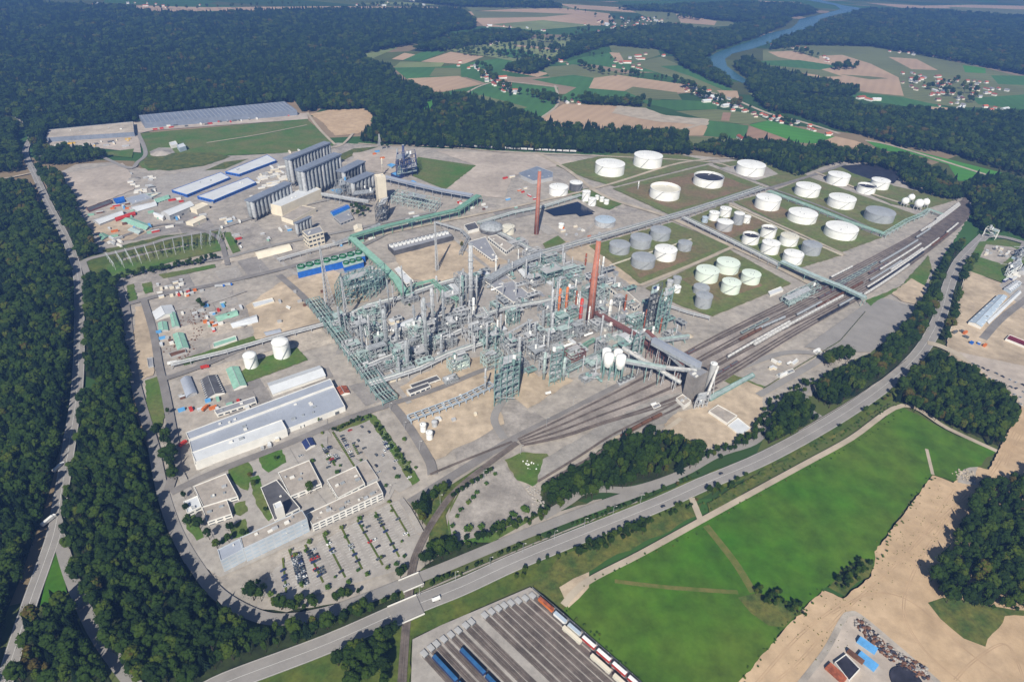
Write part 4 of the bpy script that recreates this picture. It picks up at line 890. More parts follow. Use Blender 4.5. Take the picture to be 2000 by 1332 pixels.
BB = [
 # office complex and workshops
 ('workshop_hall','long blue-grey workshop hall with a shallow stepped roof','warehouse',[(363,845),(645,740),(652,753),(369,859)],13,'roof_blue_grey','wall_white','flat',0,3),
 ('workshop_hall','lower front aisle of the long blue-grey workshop hall','warehouse',[(369,860),(652,754),(674,794),(381,909)],10,'roof_blue_grey','wall_white','flat',0,10,None,'glass',None,0,8),
 ('workshop_annex','pale flat annex along the front of the long workshop hall','warehouse',[(374,884),(550,820),(560,838),(382,903)],16,'roof_pale','wall_white','flat',0,2),
 ('storage_hall','white storage hall with a rounded roof behind the long workshop','warehouse',[(522,746),(623,712),(635,731),(532,767)],9,'roof_pale','wall_white','gable',0,0),
 ('site_building','narrow white building with a grey roof behind the long workshop','building',[(418,801),(497,775),(501,785),(424,810)],6,'roof_grey','wall_white','flat',1,2),
 ('hut','small hut with a bright rust-red roof at the workshop end','hut',[(654,758),(676,752),(683,765),(662,771)],5,'rust','wall_white','gable'),
 ('hut','small white hut with a dark blue roof in the upper car park','hut',[(589,862),(608,853),(615,866),(597,876)],7,'navy','wall_white','gable'),
 ('office_building','left office building with a wide tan flat roof','office building',[(378,950),(441,925),(465,970),(397,990)],9,'roof_tan','wall_white','flat',2,4),
 ('office_building','lower front wing of the tan-roofed office building','office building',[(394,991),(443,975),(453,1004),(405,1020)],9,'roof_tan','wall_white','flat',2,2),
 ('office_building','small bright white block at the left end of the offices','office building',[(358,980),(386,968),(394,989),(366,1003)],10,'roof_pale','wall_white','flat',2,3),
 ('office_building','office wing with a dark grey roof behind the long front block','office building',[(509,952),(540,937),(586,992),(536,1017)],7,'roof_dark','wall_white','flat',1,3),
 ('office_building','grey-brown roofed office wing with a little tree at its corner','office building',[(543,923),(604,899),(628,945),(567,970)],9,'roof_tan','wall_white','flat',2,5),
 ('office_building','square office block with a grey roof and white parapet','office building',[(638,937),(694,911),(713,945),(660,973)],11,'roof_tan','wall_white','flat',2,4),
 ('office_building','long front office block with a pale blue glazed facade','office building',[(469,1050),(590,996),(600,1013),(475,1072)],27,'roof_tan','facade_blue','flat',4,5,None,'tank_blue'),
 ('office_building','slightly lower left end of the long front office block','office building',[(425,1074),(468,1052),(475,1073),(431,1096)],23,'roof_blue_grey','facade_blue','flat',4,1,None,'tank_blue'),
 ('office_building','right half of the front office block with ribbon windows','office building',[(598,1004),(736,940),(748,963),(610,1026)],14,'roof_tan','wall_white','flat',3,9),
 ('canopy','tan flat canopy beside the square office block','canopy',[(694,909),(715,898),(739,934),(716,945)],5,'roof_tan','wall_grey','flat'),
 ('rooftop_block','white machine block standing on the dark-roofed office wing','roof block',[(533,985),(548,978),(553,988),(538,995)],-16,'roof_pale','wall_white','flat'),
 # left contractor yard
 ('yard_shed','white-roofed shed at the top of the left yard','shed',[(297,607),(334,593),(342,609),(304,622)],7,'roof_pale','wall_white','gable'),
 ('yard_shed','green gabled shed touching the white-roofed shed','shed',[(331,611),(341,609),(350,636),(336,638)],6,'roof_green','wall_grey','gable'),
 ('yard_shed','short green shed left of the tall gabled one','shed',[(308,630),(325,627),(328,643),(310,646)],5,'roof_green','wall_grey','gable'),
 ('yard_shed','long green gabled shed in the middle of the left yard','shed',[(337,652),(358,649),(368,677),(346,682)],6,'roof_green','wall_grey','gable'),
 ('yard_shed','low brown-roofed lean-to below the green sheds','shed',[(329,690),(361,680),(364,688),(334,698)],3,'brown','wall_grey','flat'),
 ('tent_hall','green tunnel tent in the left yard','tent hall',[(418,616),(461,604),(465,614),(426,626)],4,'roof_green','roof_green','barrel'),
 ('storage_hall','pale blue storage hall right of the green tunnel tent','shed',[(449,630),(500,613),(503,627),(454,638)],5,'roof_pale','wall_white','gable'),
 ('yard_shed','small blue-white shed beside the grass strip','shed',[(515,648),(546,641),(549,648),(520,655)],3,'roof_blue_grey','wall_white','gable'),
 ('yard_shed','long mint-green shed on the edge of the grass strip','shed',[(416,670),(460,656),(463,664),(417,679)],4,'roof_green','wall_white','flat'),
 ('site_building','pale building with a bush behind it in the sandy yard','building',[(492,592),(532,582),(536,589),(496,601)],4,'roof_pale','wall_cream','flat'),
 ('yard_shed','small grey shed by the fence road','shed',[(287,700),(298,698),(300,715),(290,718)],4,'roof_grey','wall_grey','flat'),
 ('tunnel_shed','grey barrel-roofed shed left of the black ribbed roof','shed',[(352,741),(371,733),(384,765),(363,774)],6,'roof_blue_grey','wall_grey','barrel'),
 ('ribbed_shed','black shed roof with white ribs and white spine','shed',[(391,741),(422,730),(438,764),(402,776)],6,'roof_dark','wall_white','gable',0,0,None,'glass',('white_paint',9)),
 ('yard_shed','green gabled shed beside the lawn of the white tanks','shed',[(441,720),(465,714),(481,750),(456,758)],6,'roof_green','wall_white','gable'),
 ('site_cabin','white site cabin with a flat roof by the sandy square','hut',[(558,600),(560,597),(568,600),(566,604)],3,'roof_pale','wall_white','flat'),
 # upper left contractor yard
 ('long_shed','long dark-roofed shed with a red base in the upper yard','shed',[(168,407),(216,390),(219,396),(174,413)],3,'roof_dark','brown_red','flat'),
 ('long_shed','blue shed at the end of the dark-roofed one','shed',[(221,389),(242,384),(244,392),(227,397)],4,'blue','blue','flat'),
 ('long_shed','wide grey-blue shed in the upper yard','shed',[(243,388),(282,378),(297,387),(258,399)],4,'roof_blue_grey','wall_grey','flat',0,2),
 ('long_shed','faded green shed behind the wide grey-blue one','shed',[(282,378),(315,377),(297,386),(285,385)],3,'pale_teal','wall_grey','flat'),
 ('long_shed','green shed with white doors near the blue-edged halls','shed',[(299,388),(327,379),(331,386),(305,395)],4,'roof_green','wall_white','gable',0,0,None,'glass',None,0,5),
 ('long_shed','pale grey shed above the red containers','shed',[(249,404),(303,392),(306,400),(268,411)],4,'roof_pale','wall_grey','gable'),
 ('long_shed','white gabled shed with a red front end','shed',[(180,429),(237,410),(241,418),(194,436)],7,'roof_pale','wall_grey','gable'),
 ('long_shed','deep red shed in the crowded upper yard','shed',[(224,423),(261,412),(264,417),(226,430)],5,'red','red','gable'),
 ('long_shed','large sage-green shed roof beside the brown ground','shed',[(236,430),(256,424),(297,440),(284,448)],5,'roof_green','wall_grey','gable'),
 ('long_shed','low sage-green shed in front of the large one','shed',[(249,448),(264,443),(280,450),(270,456)],5,'pale_teal','wall_grey','gable'),
 ('long_shed','small bright green shed at the lower yard corner','shed',[(193,459),(201,454),(214,460),(198,469)],4,'steel_green','wall_grey','gable'),
 ('long_shed','tall white round-roofed hall in the upper yard','warehouse',[(313,413),(366,393),(378,399),(330,419)],13,'roof_pale','wall_grey','barrel',0,0,None,'glass',None,0,3),
 ('long_shed','small white round-roofed shed left of the tall one','shed',[(299,417),(303,414),(322,420),(317,426)],7,'roof_pale','wall_white','barrel'),
 ('long_shed','cream hall right of the tall white one','warehouse',[(368,405),(395,396),(408,400),(384,411)],9,'wall_cream','wall_cream','flat'),
 ('long_shed','cream round-roofed hall by the street crossing','warehouse',[(362,432),(390,421),(402,424),(376,436)],9,'wall_cream','wall_cream','barrel'),
 ('sales_hall','big white hall with blue front, farthest of the three','warehouse',[(440,336),(522,303),(540,314),(467,341)],6,'roof_pale','blue','flat',1,2,'white halls with blue fronts','navy'),
 ('sales_hall','big white hall with blue front, left of the three','warehouse',[(335,372),(431,337),(449,347),(365,381)],6,'roof_pale','blue','flat',1,2,'white halls with blue fronts','navy'),
 ('sales_hall','big white hall with blue front, nearest the turbine hall','warehouse',[(385,384),(483,347),(500,357),(417,392)],6,'roof_pale','blue','flat',1,2,'white halls with blue fronts','navy'),
 ('far_warehouse','very long grey warehouse with ribbed roof below the forest','warehouse',[(271,226),(556,199),(580,216),(281,241)],11,'roof_slate','roof_slate','flat',0,0,None,'glass',('pale_metal',34)),
 ('far_hall','wide flat hall with a sand-coloured roof and dark front below the forest','warehouse',[(95,254),(260,238),(262,259),(91,270)],9,'patch_b','roof_slate','flat',0,4),
 ('silo_building','white block building beside the gravel mound in the meadow','building',[(330,279),(343,276),(347,282),(334,285)],7,'roof_pale','wall_white','flat'),
 ('silo_building','white block with a blue shaded side in the meadow','building',[(345,284),(358,280),(363,286),(350,290)],9,'roof_pale','tank_blue','flat'),
 # upper central block
 ('turbine_hall','tall pale hall with a rounded shoulder by the ribbed silos','factory hall',[(519,397),(606,362),(627,370),(549,404)],20,'roof_pale','wall_cream','flat',0,3),
 ('turbine_annex','lower annex with a brown roof against the tall pale hall','factory hall',[(549,424),(590,402),(617,407),(572,432)],9,'roof_tan','wall_cream','flat'),
 ('stair_tower','tall cream concrete tower with horizontal bands','tower',[(731,342),(748,340),(753,345),(736,348)],52,'wall_cream','wall_cream','flat',0,2),
 ('control_block','cream block with a grey roof at the street corner','building',[(590,452),(625,442),(632,453),(601,462)],24,'roof_grey','wall_cream','flat',3,2),
 ('long_hall','long cream hall with a rounded roof along the street','warehouse',[(497,491),(561,475),(570,486),(504,503)],5,'wall_cream','wall_cream','barrel'),
 ('blue_shed','building with a saturated blue roof slope near the pale hall','building',[(645,412),(676,399),(683,404),(651,419)],5,'blue','light_blue','gable'),
 ('blue_shed','low roof in clear light blue between the silo banks','canopy',[(643,371),(665,368),(671,374),(663,381)],4,'light_blue','grey_metal','flat'),
 ('blue_shed','small blue canopy at the far blue process unit','canopy',[(755,323),(764,319),(774,322),(765,328)],4,'light_blue','grey_metal','flat'),
 ('blue_shed','blue container block below the far blue unit','canopy',[(795,356),(807,353),(814,357),(802,362)],4,'light_blue','light_blue','flat'),
 ('blue_shed','wide blue roof at the foot of the far blue columns','canopy',[(763,339),(784,333),(792,340),(777,346)],6,'light_blue','navy','flat'),
 ('grey_shed','grey workshop behind the little green wood','building',[(652,424),(682,412),(690,426),(665,436)],6,'roof_grey','wall_grey','flat',1,3),
 ('cream_shed','small cream building beside the green rack','building',[(690,441),(706,437),(708,445),(692,449)],6,'wall_cream','wall_cream','gable'),
 ('white_hut','little white hut on the open concrete by the green pipe','hut',[(795,434),(807,427),(813,430),(802,438)],4,'roof_pale','wall_white','gable'),
 # centre
 ('compressor_hall','long dark-walled hall with a row of white boxes on top','factory hall',[(757,478),(872,450),(885,461),(770,491)],10,'roof_grey','roof_dark','flat'),
 ('white_shed','white building in the crook of the green racks','building',[(770,526),(779,521),(808,549),(793,555)],6,'roof_pale','wall_white','flat',1,2),
 ('white_shed','white building beside the tall grey stack','building',[(873,558),(888,553),(902,568),(885,578)],8,'roof_pale','wall_white','gable'),
 ('white_shed','small white building standing between grey pipe racks','building',[(1012,527),(1024,524),(1041,538),(1030,548)],7,'roof_pale','wall_white','gable',1),
 ('control_room','grey flat-roofed control building edged in white','building',[(947,549),(985,534),(1038,578),(1003,591)],7,'roof_grey','wall_white','flat',1,6),
 ('compressor_house','white compressor house with grey roof in the upper centre','factory hall',[(913,473),(948,463),(973,505),(961,508)],5,'roof_grey','wall_white','flat',1,3),
 ('compressor_house','white gabled machine house right of the compressor house','factory hall',[(953,463),(969,459),(1004,480),(989,491)],9,'roof_tan','wall_white','flat',1,4),
 ('slate_hall','many-sided slate roofed hall behind the far brick chimney','hall',[(1013,338),(1049,325),(1080,337),(1080,347),(1042,354),(1017,343)],7,'roof_slate','wall_grey','flat',0,3),
 ('grey_box','grey roofed pump house left of the domed tank','building',[(906,440),(928,434),(936,446),(914,452)],6,'roof_dark','wall_white','flat'),
 ('furnace_house','white rounded building among the process columns','factory hall',[(771,632),(816,615),(824,625),(777,643)],8,'roof_pale','wall_white','barrel',0,2),
 ('switch_house','dark-roofed switch house on the sandy ground, rear half','building',[(800,752),(853,733),(861,741),(807,760)],4,'roof_dark','wall_white','flat',1),
 ('switch_house','dark-roofed switch house on the sandy ground, front half','building',[(794,762),(836,747),(841,754),(801,770)],7,'roof_dark','wall_white','flat',1),
 ('boiler_house','grey boiler house with a white edge beside the brick chimney','factory hall',[(1188,560),(1206,552),(1251,593),(1240,602)],10,'roof_tan','wall_white','flat',1,6),
 ('screen_house','grey pitched house above the conveyors','factory hall',[(1208,653),(1234,642),(1251,651),(1231,670)],17,'roof_pale','pale_teal','gable'),
 ('loading_silo','square concrete loading tower over the tracks','tower',[(1342,729),(1365,717),(1384,726),(1358,740)],44,'roof_grey','patch_c','flat',0,3),
 ('loading_shed','low white-fronted engine shed at the tower foot','shed',[(1320,778),(1333,770),(1350,783),(1336,793)],8,'roof_tan','wall_white','flat',0,3),
 ('teal_shed','long narrow shed with a teal roof beside the tracks','shed',[(1381,775),(1470,728),(1475,734),(1388,783)],4,'pale_teal','steel_teal','flat'),
 ('truck_shed','truck loading shed with a tan roof and white edges','shed',[(1384,803),(1402,791),(1440,812),(1420,827)],6,'roof_tan','wall_white','flat'),
 ('truck_shed','white-roofed truck shed below the tan-roofed one','shed',[(1421,831),(1441,816),(1466,836),(1446,851)],4,'roof_pale','wall_white','flat'),
 ('weigh_house','tiny white house beside the tracks with a grey roof','hut',[(1273,793),(1287,787),(1291,793),(1277,799)],4,'roof_grey','wall_white','flat'),
 ('depot','small white depot building at the tank farm track end','building',[(1500,570),(1525,560),(1530,567),(1504,577)],4,'roof_pale','wall_white','flat'),
 ('depot','pale loading office right of the depot','building',[(1537,573),(1556,563),(1564,568),(1544,578)],3,'roof_grey','wall_white','flat'),
 ('gate_house','white gate house by the lorry apron','building',[(1588,686),(1600,682),(1606,688),(1594,692)],3,'roof_pale','wall_white','flat',0,3),
 ('truck_stop','grey roofed truck stop beside the service road','building',[(1516,732),(1548,720),(1552,726),(1522,738)],3,'roof_grey','wall_white','flat',0,5),
 ('drum_store','small white drum store near the rail fence','hut',[(1545,708),(1556,700),(1560,705),(1550,713)],3,'roof_pale','wall_white','flat'),
 # right hand plant
 ('red_hall','dark red roofed hall on the sandy ground at the right edge','warehouse',[(1964,662),(1972,654),(2052,686),(2044,694)],6,'maroon','wall_white','flat'),
 ('container_hall','long white low hall in the right-hand plant','warehouse',[(1924,624),(1990,566),(1995,571),(1932,632)],5,'roof_pale','wall_white','gable'),
 ('glass_hall','white and blue jagged hall, left side of the right-hand plant','factory hall',[(1893,627),(1950,575),(1968,578),(1918,637)],9,'tank_blue','wall_white','gable',0,6,None,'glass',('white_paint',8)),
 ('glass_hall','white pitched hall behind the jagged one','factory hall',[(1962,562),(1984,547),(1996,552),(1976,568)],8,'roof_pale','tank_blue','gable',0,3,None,'glass',('navy',6)),
 ('glass_hall','curved white roof hall at the far right edge','factory hall',[(1990,528),(2006,512),(2034,516),(2018,534)],10,'roof_pale','wall_grey','barrel',0,2),
 # lower right yard
 ('black_bin','black topped bin with white sides in the fenced yard','bin',[(1630,1293),(1652,1277),(1680,1306),(1658,1330)],7,'seal_black','wall_white','flat'),
]
for b in BB: bldg(*b)
# ------------------------------------------------------------------ slender things
def stack(name, label, cat, xt, yt, xb, yb, wb, wt=None, m='pale_metal', group=None, rings=0, platf=0, cap=None, n=16):
    z0 = gz(P(xb, yb, 1)); b = P(xb, yb, z0); h = height_for(b, yt)-z0; r = wb*mpp(b)/2; rt = (wt or wb)*mpp((b.x, b.y, h))/2
    t = thing(name, label, cat, b, group)
    MB().tube((b.x, b.y, 0), (b.x, b.y, b.z+h), r, rt, n).build('shell', m, t, True).data.polygons.foreach_set('use_smooth', [True]*n+[False]*2)
    for k in range(rings):
        z = b.z+h*(k+1)/(rings+1); q = r+(rt-r)*(k+1)/(rings+1)
        MB().lathe((b.x, b.y, z), [(q+.02, -.5), (q+.35, -.5), (q+.35, .5), (q+.02, .5)], n).build('ring', m, t)
    for k in range(platf):
        z = b.z+h*(k+1)/(platf+.6); q = r+(rt-r)*(k+1)/(platf+1); a = rnd.uniform(3, 6)
        pm = MB().lathe((b.x, b.y, z), [(q, 0), (q+1.1, 0), (q+1.1, .2), (q, .2)], 12)
        for j in range(12):
            e = 2*pi*j/12; pm.bar((b.x+(q+1)*cos(e), b.y+(q+1)*sin(e), z), (b.x+(q+1)*cos(e), b.y+(q+1)*sin(e), z+1.1), .1)
        pm.build('platform', 'grey_metal', t)
    MB().tube((b.x+.3, b.y-r-.35, b.z), (b.x+.3, b.y-rt-.35, b.z+h*.96), .22, n=4).build('ladder', 'grey_metal', t)
    MB().lathe((b.x, b.y, b.z+h), [(rt, 0), (rt*1.12, .1), (rt*1.12, .9), (rt*.7, 1.0), (rt*.7, .2), (0, .2)] if cap != 'dome' else [(rt, 0), (rt*.8, rt*.5), (rt*.4, rt*.8), (0, rt*.9)], n).build('cap', m if cap == 'dome' else 'tank_grey', t)
    return t
stack('brick_chimney','tall red brick chimney in the middle of the refinery','chimney',1175,469,1151,632,17,9.5,'brick_red',None,0,0)
q_ = P(1151,632); c_ = col.objects['brick_chimney'] if 'brick_chimney' in col.objects else None
hq = height_for(q_, 537); m_ = MB().lathe((q_.x, q_.y, hq), [(4.0, -1), (4.9, 0), (4.9, 1.2), (3.8, 1.6)], 20); m_.build('collar', 'brick_red', c_)
stack('brick_chimney','farther red brick chimney beside the grey round basin','chimney',1053.7,334,1047.4,457,9.5,6.5,'brick_red')
stack('steel_stack','thick pale grey stack with rings in the upper centre','chimney',918,478,920,606,9.5,8,'pale_metal',None,5,2)
stack('steel_stack','short thick blue stack of the far blue unit','chimney',793,284,791,345,5.5,4.5,'navy',None,2,2)
stack('steel_stack','slim grey column left of the short blue stack','chimney',777,292,778,328,4,4,'grey_metal',None,1,1)
def lattice(name, label, cat, xt, yt, xb, yb, wb, levels=14, m='pale_metal', sides=3, flue=True, group=None):
    z0 = gz(P(xb, yb, 1)); b = P(xb, yb, z0); h = height_for(b, yt)-z0; r = wb*mpp(b)/2
    t = thing(name, label, cat, b, group)
    def c(k, f): a = 2*pi*k/sides+.4; q = r*(1-f)**1.6+.9; return Vector((b.x+q*cos(a), b.y+q*sin(a), b.z+h*f))
    for k in range(sides):
        g_ = MB()
        for j in range(levels): g_.tube(c(k, j/levels), c(k, (j+1)/levels), .38, n=5)
        g_.build('leg', m, t)
    br = MB()
    for j in range(levels):
        for k in range(sides):
            br.bar(c(k, j/levels), c((k+1) % sides, j/levels), .3); br.bar(c(k, j/levels), c((k+1) % sides, (j+1)/levels), .28); br.bar(c((k+1) % sides, j/levels), c(k, (j+1)/levels), .28)
    br.build('bracing', m, t)
    if flue:
        MB().tube((b.x, b.y, 0), (b.x, b.y, b.z+h+3), .75, n=8).build('flare_pipe', m, t); MB().tube((b.x, b.y, b.z+h+3), (b.x, b.y, b.z+h+6), 1.1, .9).build('flare_tip', 'dark_metal', t)
    return t
lattice('flare_tower','wide-footed lattice flare tower left of the blue cooler bank','flare tower',626,482,642,600,24,16)
lattice('flare_tower','slimmer lattice flare tower in front of the teal unit','flare tower',665,545,677,625,9,12)
lattice('flare_tower','thin lattice mast behind the long dark-walled hall','flare tower',851,436,853,528,6,12)
lattice('transmission_tower','steel pylon at the forest edge by the lorry track','pylon',740,262,742,284,7,6,sides=4,flue=False)
for (xt, yt, xb, yb, w_, m, lb) in [(783,520,789,592,3,'grey_metal','thin grey pole right of the teal unit'),(758,547,761,606,2.6,'grey_metal','thin grey pole in the teal unit'),(752,606,756,684,8,'grey_metal','thickest grey column in the left process block'),(707,618,711,698,5,'grey_metal','slim grey column near the teal pipe rack'),(719,616,724,668,4,'pale_metal','slim pale column behind the left process block'),
  (833,583,834,704,7,'grey_metal','tall blue-grey column near the process centre'),(797,668,797,724,8.5,'grey_metal','short stout column before the sandy ground'),(845,565,846,634,7,'pale_metal','pale column beside the green pipe rack'),(866,568,867,640,5,'grey_metal','slim column right of the pale column'),(832,590,828,640,7,'pale_metal','short pale column left of the pale column'),
  (911,536,911,600,3.4,'grey_metal','slender column immediately left of the ringed stack'),(931,538,931,598,3.4,'pale_metal','slender column immediately right of the ringed stack'),(904,540,904,588,5,'steel_teal','teal column left of the ringed stack'),(1078,566,1075,642,4.5,'pale_metal','pale slender stack left of the orange pipes'),(1092,545,1089,610,3,'pale_metal','thin pale stack behind the orange pipes'),
  (1092,565,1090,622,5,'orange','orange column, left of the pair'),(1106,562,1104,618,5,'orange','orange column, right of the pair'),(1138,585,1131,645,6.5,'red','red column beside the brick chimney'),(1193,587,1188,632,6,'wall_white','white column right of the brick chimney'),(950,632,951,695,3.5,'pale_metal','pale riser in the middle of the grey maze'),(961,634,962,656,9,'tank_cream','cream vessel at the top of the maze'),
  (1030,625,1033,672,4,'grey_metal','grey column in the right part of the maze'),(1042,630,1044,668,4,'grey_metal','second grey column in the right part of the maze'),(1080,612,1077,660,5,'pale_metal','pale column by the maze edge'),(1063,607,1062,640,3,'dark_metal','dark post behind the maze'),(853,540,853,560,4,'pale_metal','short post below the lattice mast'),
  (947,720,948,765,3.5,'pale_metal','pale riser in the teal lattice structure'),(999,720,1001,748,3,'white_paint','white riser on top of the teal lattice'),(745,585,746,625,4,'grey_metal','thin column at the back of the left block'),(775,640,777,680,5,'grey_metal','grey column before the white rounded building'),(862,660,863,700,5,'grey_metal','grey column beside the furnace row'),
  (1062,690,1062,740,6,'pale_teal','pale teal column left of the teal tower'),(1100,700,1100,742,6,'pale_teal','pale teal column right of the teal tower'),(1158,580,1156,612,4,'dark_metal','dark column right of the brick chimney'),(688,612,690,650,3,'grey_metal','thin post by the teal rack corner'),(1170,700,1172,720,3,'grey_metal','thin post left of the white silos'),
  (778,300,779,330,3,'navy','navy column of the far unit'),(800,308,800,338,6,'navy','stout navy column of the far unit'),(806,312,806,336,5,'grey_metal','grey column of the far unit'),(700,314,701,350,2.4,'grey_metal','slim mast above the silo blocks'),(748,310,748,342,2.4,'wall_cream','pale mast behind the cream tower'),(1246,355,1246,370,2,'white_paint','white mast on the bund edge')]:
    stack('process_column' if w_ > 3 else 'steel_pole', lb, 'column', xt, yt, xb, yb, w_, None, m, 'process columns of the refinery', 1, 1 if w_ < 5 else 3, 'dome', 12)
# ------------------------------------------------------------------ silo banks
def silo_row(label, a, b, ytop, n, wpx, m='grey_metal', deck=True, rows=2, grp='ribbed silo banks'):
    A_ = P(*a, 1); B_ = P(*b, 1); h = height_for(A_, ytop)*.9; d = (B_-A_).normalized(); nn = Vector((-d.y, d.x, 0)); st = (B_-A_).length/max(1, n-1); r = st*.40
    t = thing('silo_bank', label, 'silos', ((A_.x+B_.x)/2, (A_.y+B_.y)/2, 0), grp)
    for k in range(n):
        for j in range(rows):
            c = A_+d*(st*k)+nn*(j*2.2*r)
            MB().lathe((c.x, c.y, 0), [(r*.25, h*.12), (r, h*.26), (r, h*.9), (r*.9, h*.93), (0, h*.95)], 12).build('silo', m if (k+j) % 5 else 'pale_metal', t, True)
            MB().tube((c.x, c.y-r*.7, 0), (c.x, c.y-r*.7, h*.27), .4, n=5).build('leg', 'dark_metal', t)
    if deck:
        q = [A_-d*r-nn*r*1.1, B_+d*r-nn*r*1.1, B_+d*r+nn*r*(2.2*rows-.9), A_-d*r+nn*r*(2.2*rows-.9)]
        MB().prism([(p.x, p.y) for p in q], h*.955, h, True, True).build('top_gallery', 'roof_slate', t)
    return t
silo_row('near bank of tall ribbed silos left of the pale hall', (500,432), (571,396), 387, 11, 6)
silo_row('tall double bank of grey silos behind the pale hall, front row', (600,392), (668,358), 325, 11, 6)
silo_row('tall double bank of grey silos behind the pale hall, rear row', (575,366), (648,332), 303, 13, 6)
silo_row('silo block in front of the cream tower', (692,385), (728,368), 352, 6, 5)
silo_row('small silo block behind the cream control block', (583,462), (608,450), 432, 5, 5, rows=1)
silo_row('dark silo block left of the cream tower', (675,372), (712,352), 330, 7, 5, 'dark_metal')
# white silos on teal legs
for i, (x, yt, yb, w_) in enumerate([(1184,685,742,19),(1207,688,746,19),(1180,676,730,17),(1202,678,732,17)]):
    b, r, h = place_box(x, yt, yb, w_)
    t = thing('product_silo', f'white silo on teal legs by the conveyors, {["front left","front right","rear left","rear right"][i]} of the four', 'silo', b, 'white silos on teal legs')
    MB().lathe((b.x, b.y, b.z), [(r*.25, h*.40), (r, h*.54), (r, h*.97), (r*.6, h), (0, h*1.02)], 18).build('body', 'tank_white', t, True)
    for k in range(4):
        a = k*pi/2+.5; MB().bar((b.x+r*.9*cos(a), b.y+r*.9*sin(a), 0), (b.x+r*.9*cos(a), b.y+r*.9*sin(a), b.z+h*.62), 1.5).build('leg', 'steel_teal', t)
tank(1382,706,765,13,'slim white-topped tower beside the concrete loading tower','',wall='wall_grey',roof='white_paint',group='silos by the tracks')
# ------------------------------------------------------------------ steel frames with equipment
def frame(name, label, pts, hpx, m='steel_teal', lv=3, eq='grey_metal', nb=(3, 2), group=None, solid=0, h=None):
    "open steel structure; pts = 4 foot pixels"
    q = [P(x, y, 1) for x, y in pts]; c = sum(q, Vector())/4; h = h or height_for(q[0], pts[0][1]-hpx)
    t = thing(name, label, 'steel structure', (c.x, c.y, 0), group)
    def at_(u, v, z): p = q[0]*(1-u)*(1-v)+q[1]*u*(1-v)+q[2]*u*v+q[3]*(1-u)*v; return Vector((p.x, p.y, z))
    na, nb_ = nb
    for i in range(na+1):
        for j in range(nb_+1): MB().bar(at_(i/na, j/nb_, 0), at_(i/na, j/nb_, h), .8).build('post', m, t)
    br = MB()
    for k in range(1, lv+1):
        z = h*k/lv
        for i in range(na+1): br.bar(at_(i/na, 0, z), at_(i/na, 1, z), .6)
        for j in range(nb_+1): br.bar(at_(0, j/nb_, z), at_(1, j/nb_, z), .6)
        for i in range(na):
            if (i+k) % 2: br.bar(at_(i/na, 0, z-h/lv), at_((i+1)/na, 0, z), .4); br.bar(at_(i/na, 1, z-h/lv), at_((i+1)/na, 1, z), .4)
            else: br.bar(at_((i+1)/na, 0, z-h/lv), at_(i/na, 0, z), .4)
        br.bar(at_(0, 0, z-h/lv), at_(0, 1, z), .4); br.bar(at_(1, 1, z-h/lv), at_(1, 0, z), .4)
    br.build('beams', m, t)
    for k in range(1, lv+1):
        z = h*k/lv; u0, u1 = sorted((rnd.choice((0, .3)), rnd.choice((.7, 1)))); 
        v0, v1 = rnd.choice(((0, .55), (.45, 1), (0, 1), (.2, .8)))
        if k == lv or rnd.random() < .6:
            MB().prism([at_(u0, v0, 0)[:2], at_(u1, v0, 0)[:2], at_(u1, v1, 0)[:2], at_(u0, v1, 0)[:2]], z+.05, z+.25, True, True).build('deck', rnd.choice(['wall_grey', 'pale_metal', 'grey_metal', 'pale_teal']), t)
        rl = MB()
        for u, v in ((0, 0), (1, 0), (1, 1), (0, 1)): rl.bar(at_(u, v, z+1.2), at_((u, 1-u)[v == u], v, z+1.2) if 0 else at_(1-u, v, z+1.2), .18)
        rl.build('railing', 'pale_metal', t)
        sz = (q[1]-q[0]).length
        for e in range(rnd.choice((1, 2, 2, 3))):
            u, v = rnd.uniform(.15, .85), rnd.uniform(.2, .8); p = at_(u, v, z+.3); rr = rnd.uniform(.8, 2.0); hh = min(h/lv*.8, rnd.uniform(2.5, 6))
            if rnd.random() < .5: MB().tube(p, p+Vector((0, 0, hh)), rr, n=10).build('vessel', rnd.choice([eq, 'pale_metal', 'tank_white', 'steel_teal']), t, False)
            else:
                d = (q[1]-q[0]).normalized()*rnd.uniform(2, 5); MB().tube(p-d+Vector((0, 0, rr)), p+d+Vector((0, 0, rr)), rr, n=10).build('drum', rnd.choice([eq, 'pale_metal', 'grey_metal']), t)
    for e in range(7):
        a = at_(rnd.random(), rnd.random(), rnd.uniform(0, h)); b_ = at_(rnd.random(), rnd.random(), 0); b_ = Vector((b_.x, a.y, a.z)) if rnd.random() < .5 else Vector((a.x, a.y, rnd.uniform(0, h)))
        if (a-b_).length > 2: MB().tube(a, b_, rnd.uniform(.2, .45), n=6).build('pipe', 'pale_metal', t)
    return t
frame('process_structure','teal process block left of the brown shadow, behind the flare towers',[(660,605),(735,580),(755,560),(672,580)],48,'steel_teal',4,'steel_teal',(6,3))
frame('process_structure','tall teal structure at the edge of the sandy ground',[(965,795),(1012,775),(1015,748),(968,762)],62,'steel_teal',6,'steel_teal',(4,3))
frame('process_structure','slim teal tower right of the teal structure',[(1072,755),(1094,748),(1096,738),(1074,744)],62,'steel_teal',6,'pale_teal',(2,1))
frame('process_structure','dark teal tower block beside the boiler house',[(1258,648),(1278,640),(1282,622),(1262,630)],72,'dark_metal',7,'navy',(3,2))
frame('process_structure','teal tower block with white vessels right of the dark one',[(1276,655),(1300,646),(1304,630),(1282,636)],72,'steel_teal',7,'steel_teal',(3,2))
frame('process_structure','grey unit at the foot of the cream tower',[(735,440),(755,432),(762,418),(742,424)],34,'dark_metal',4,'grey_metal',(3,2))
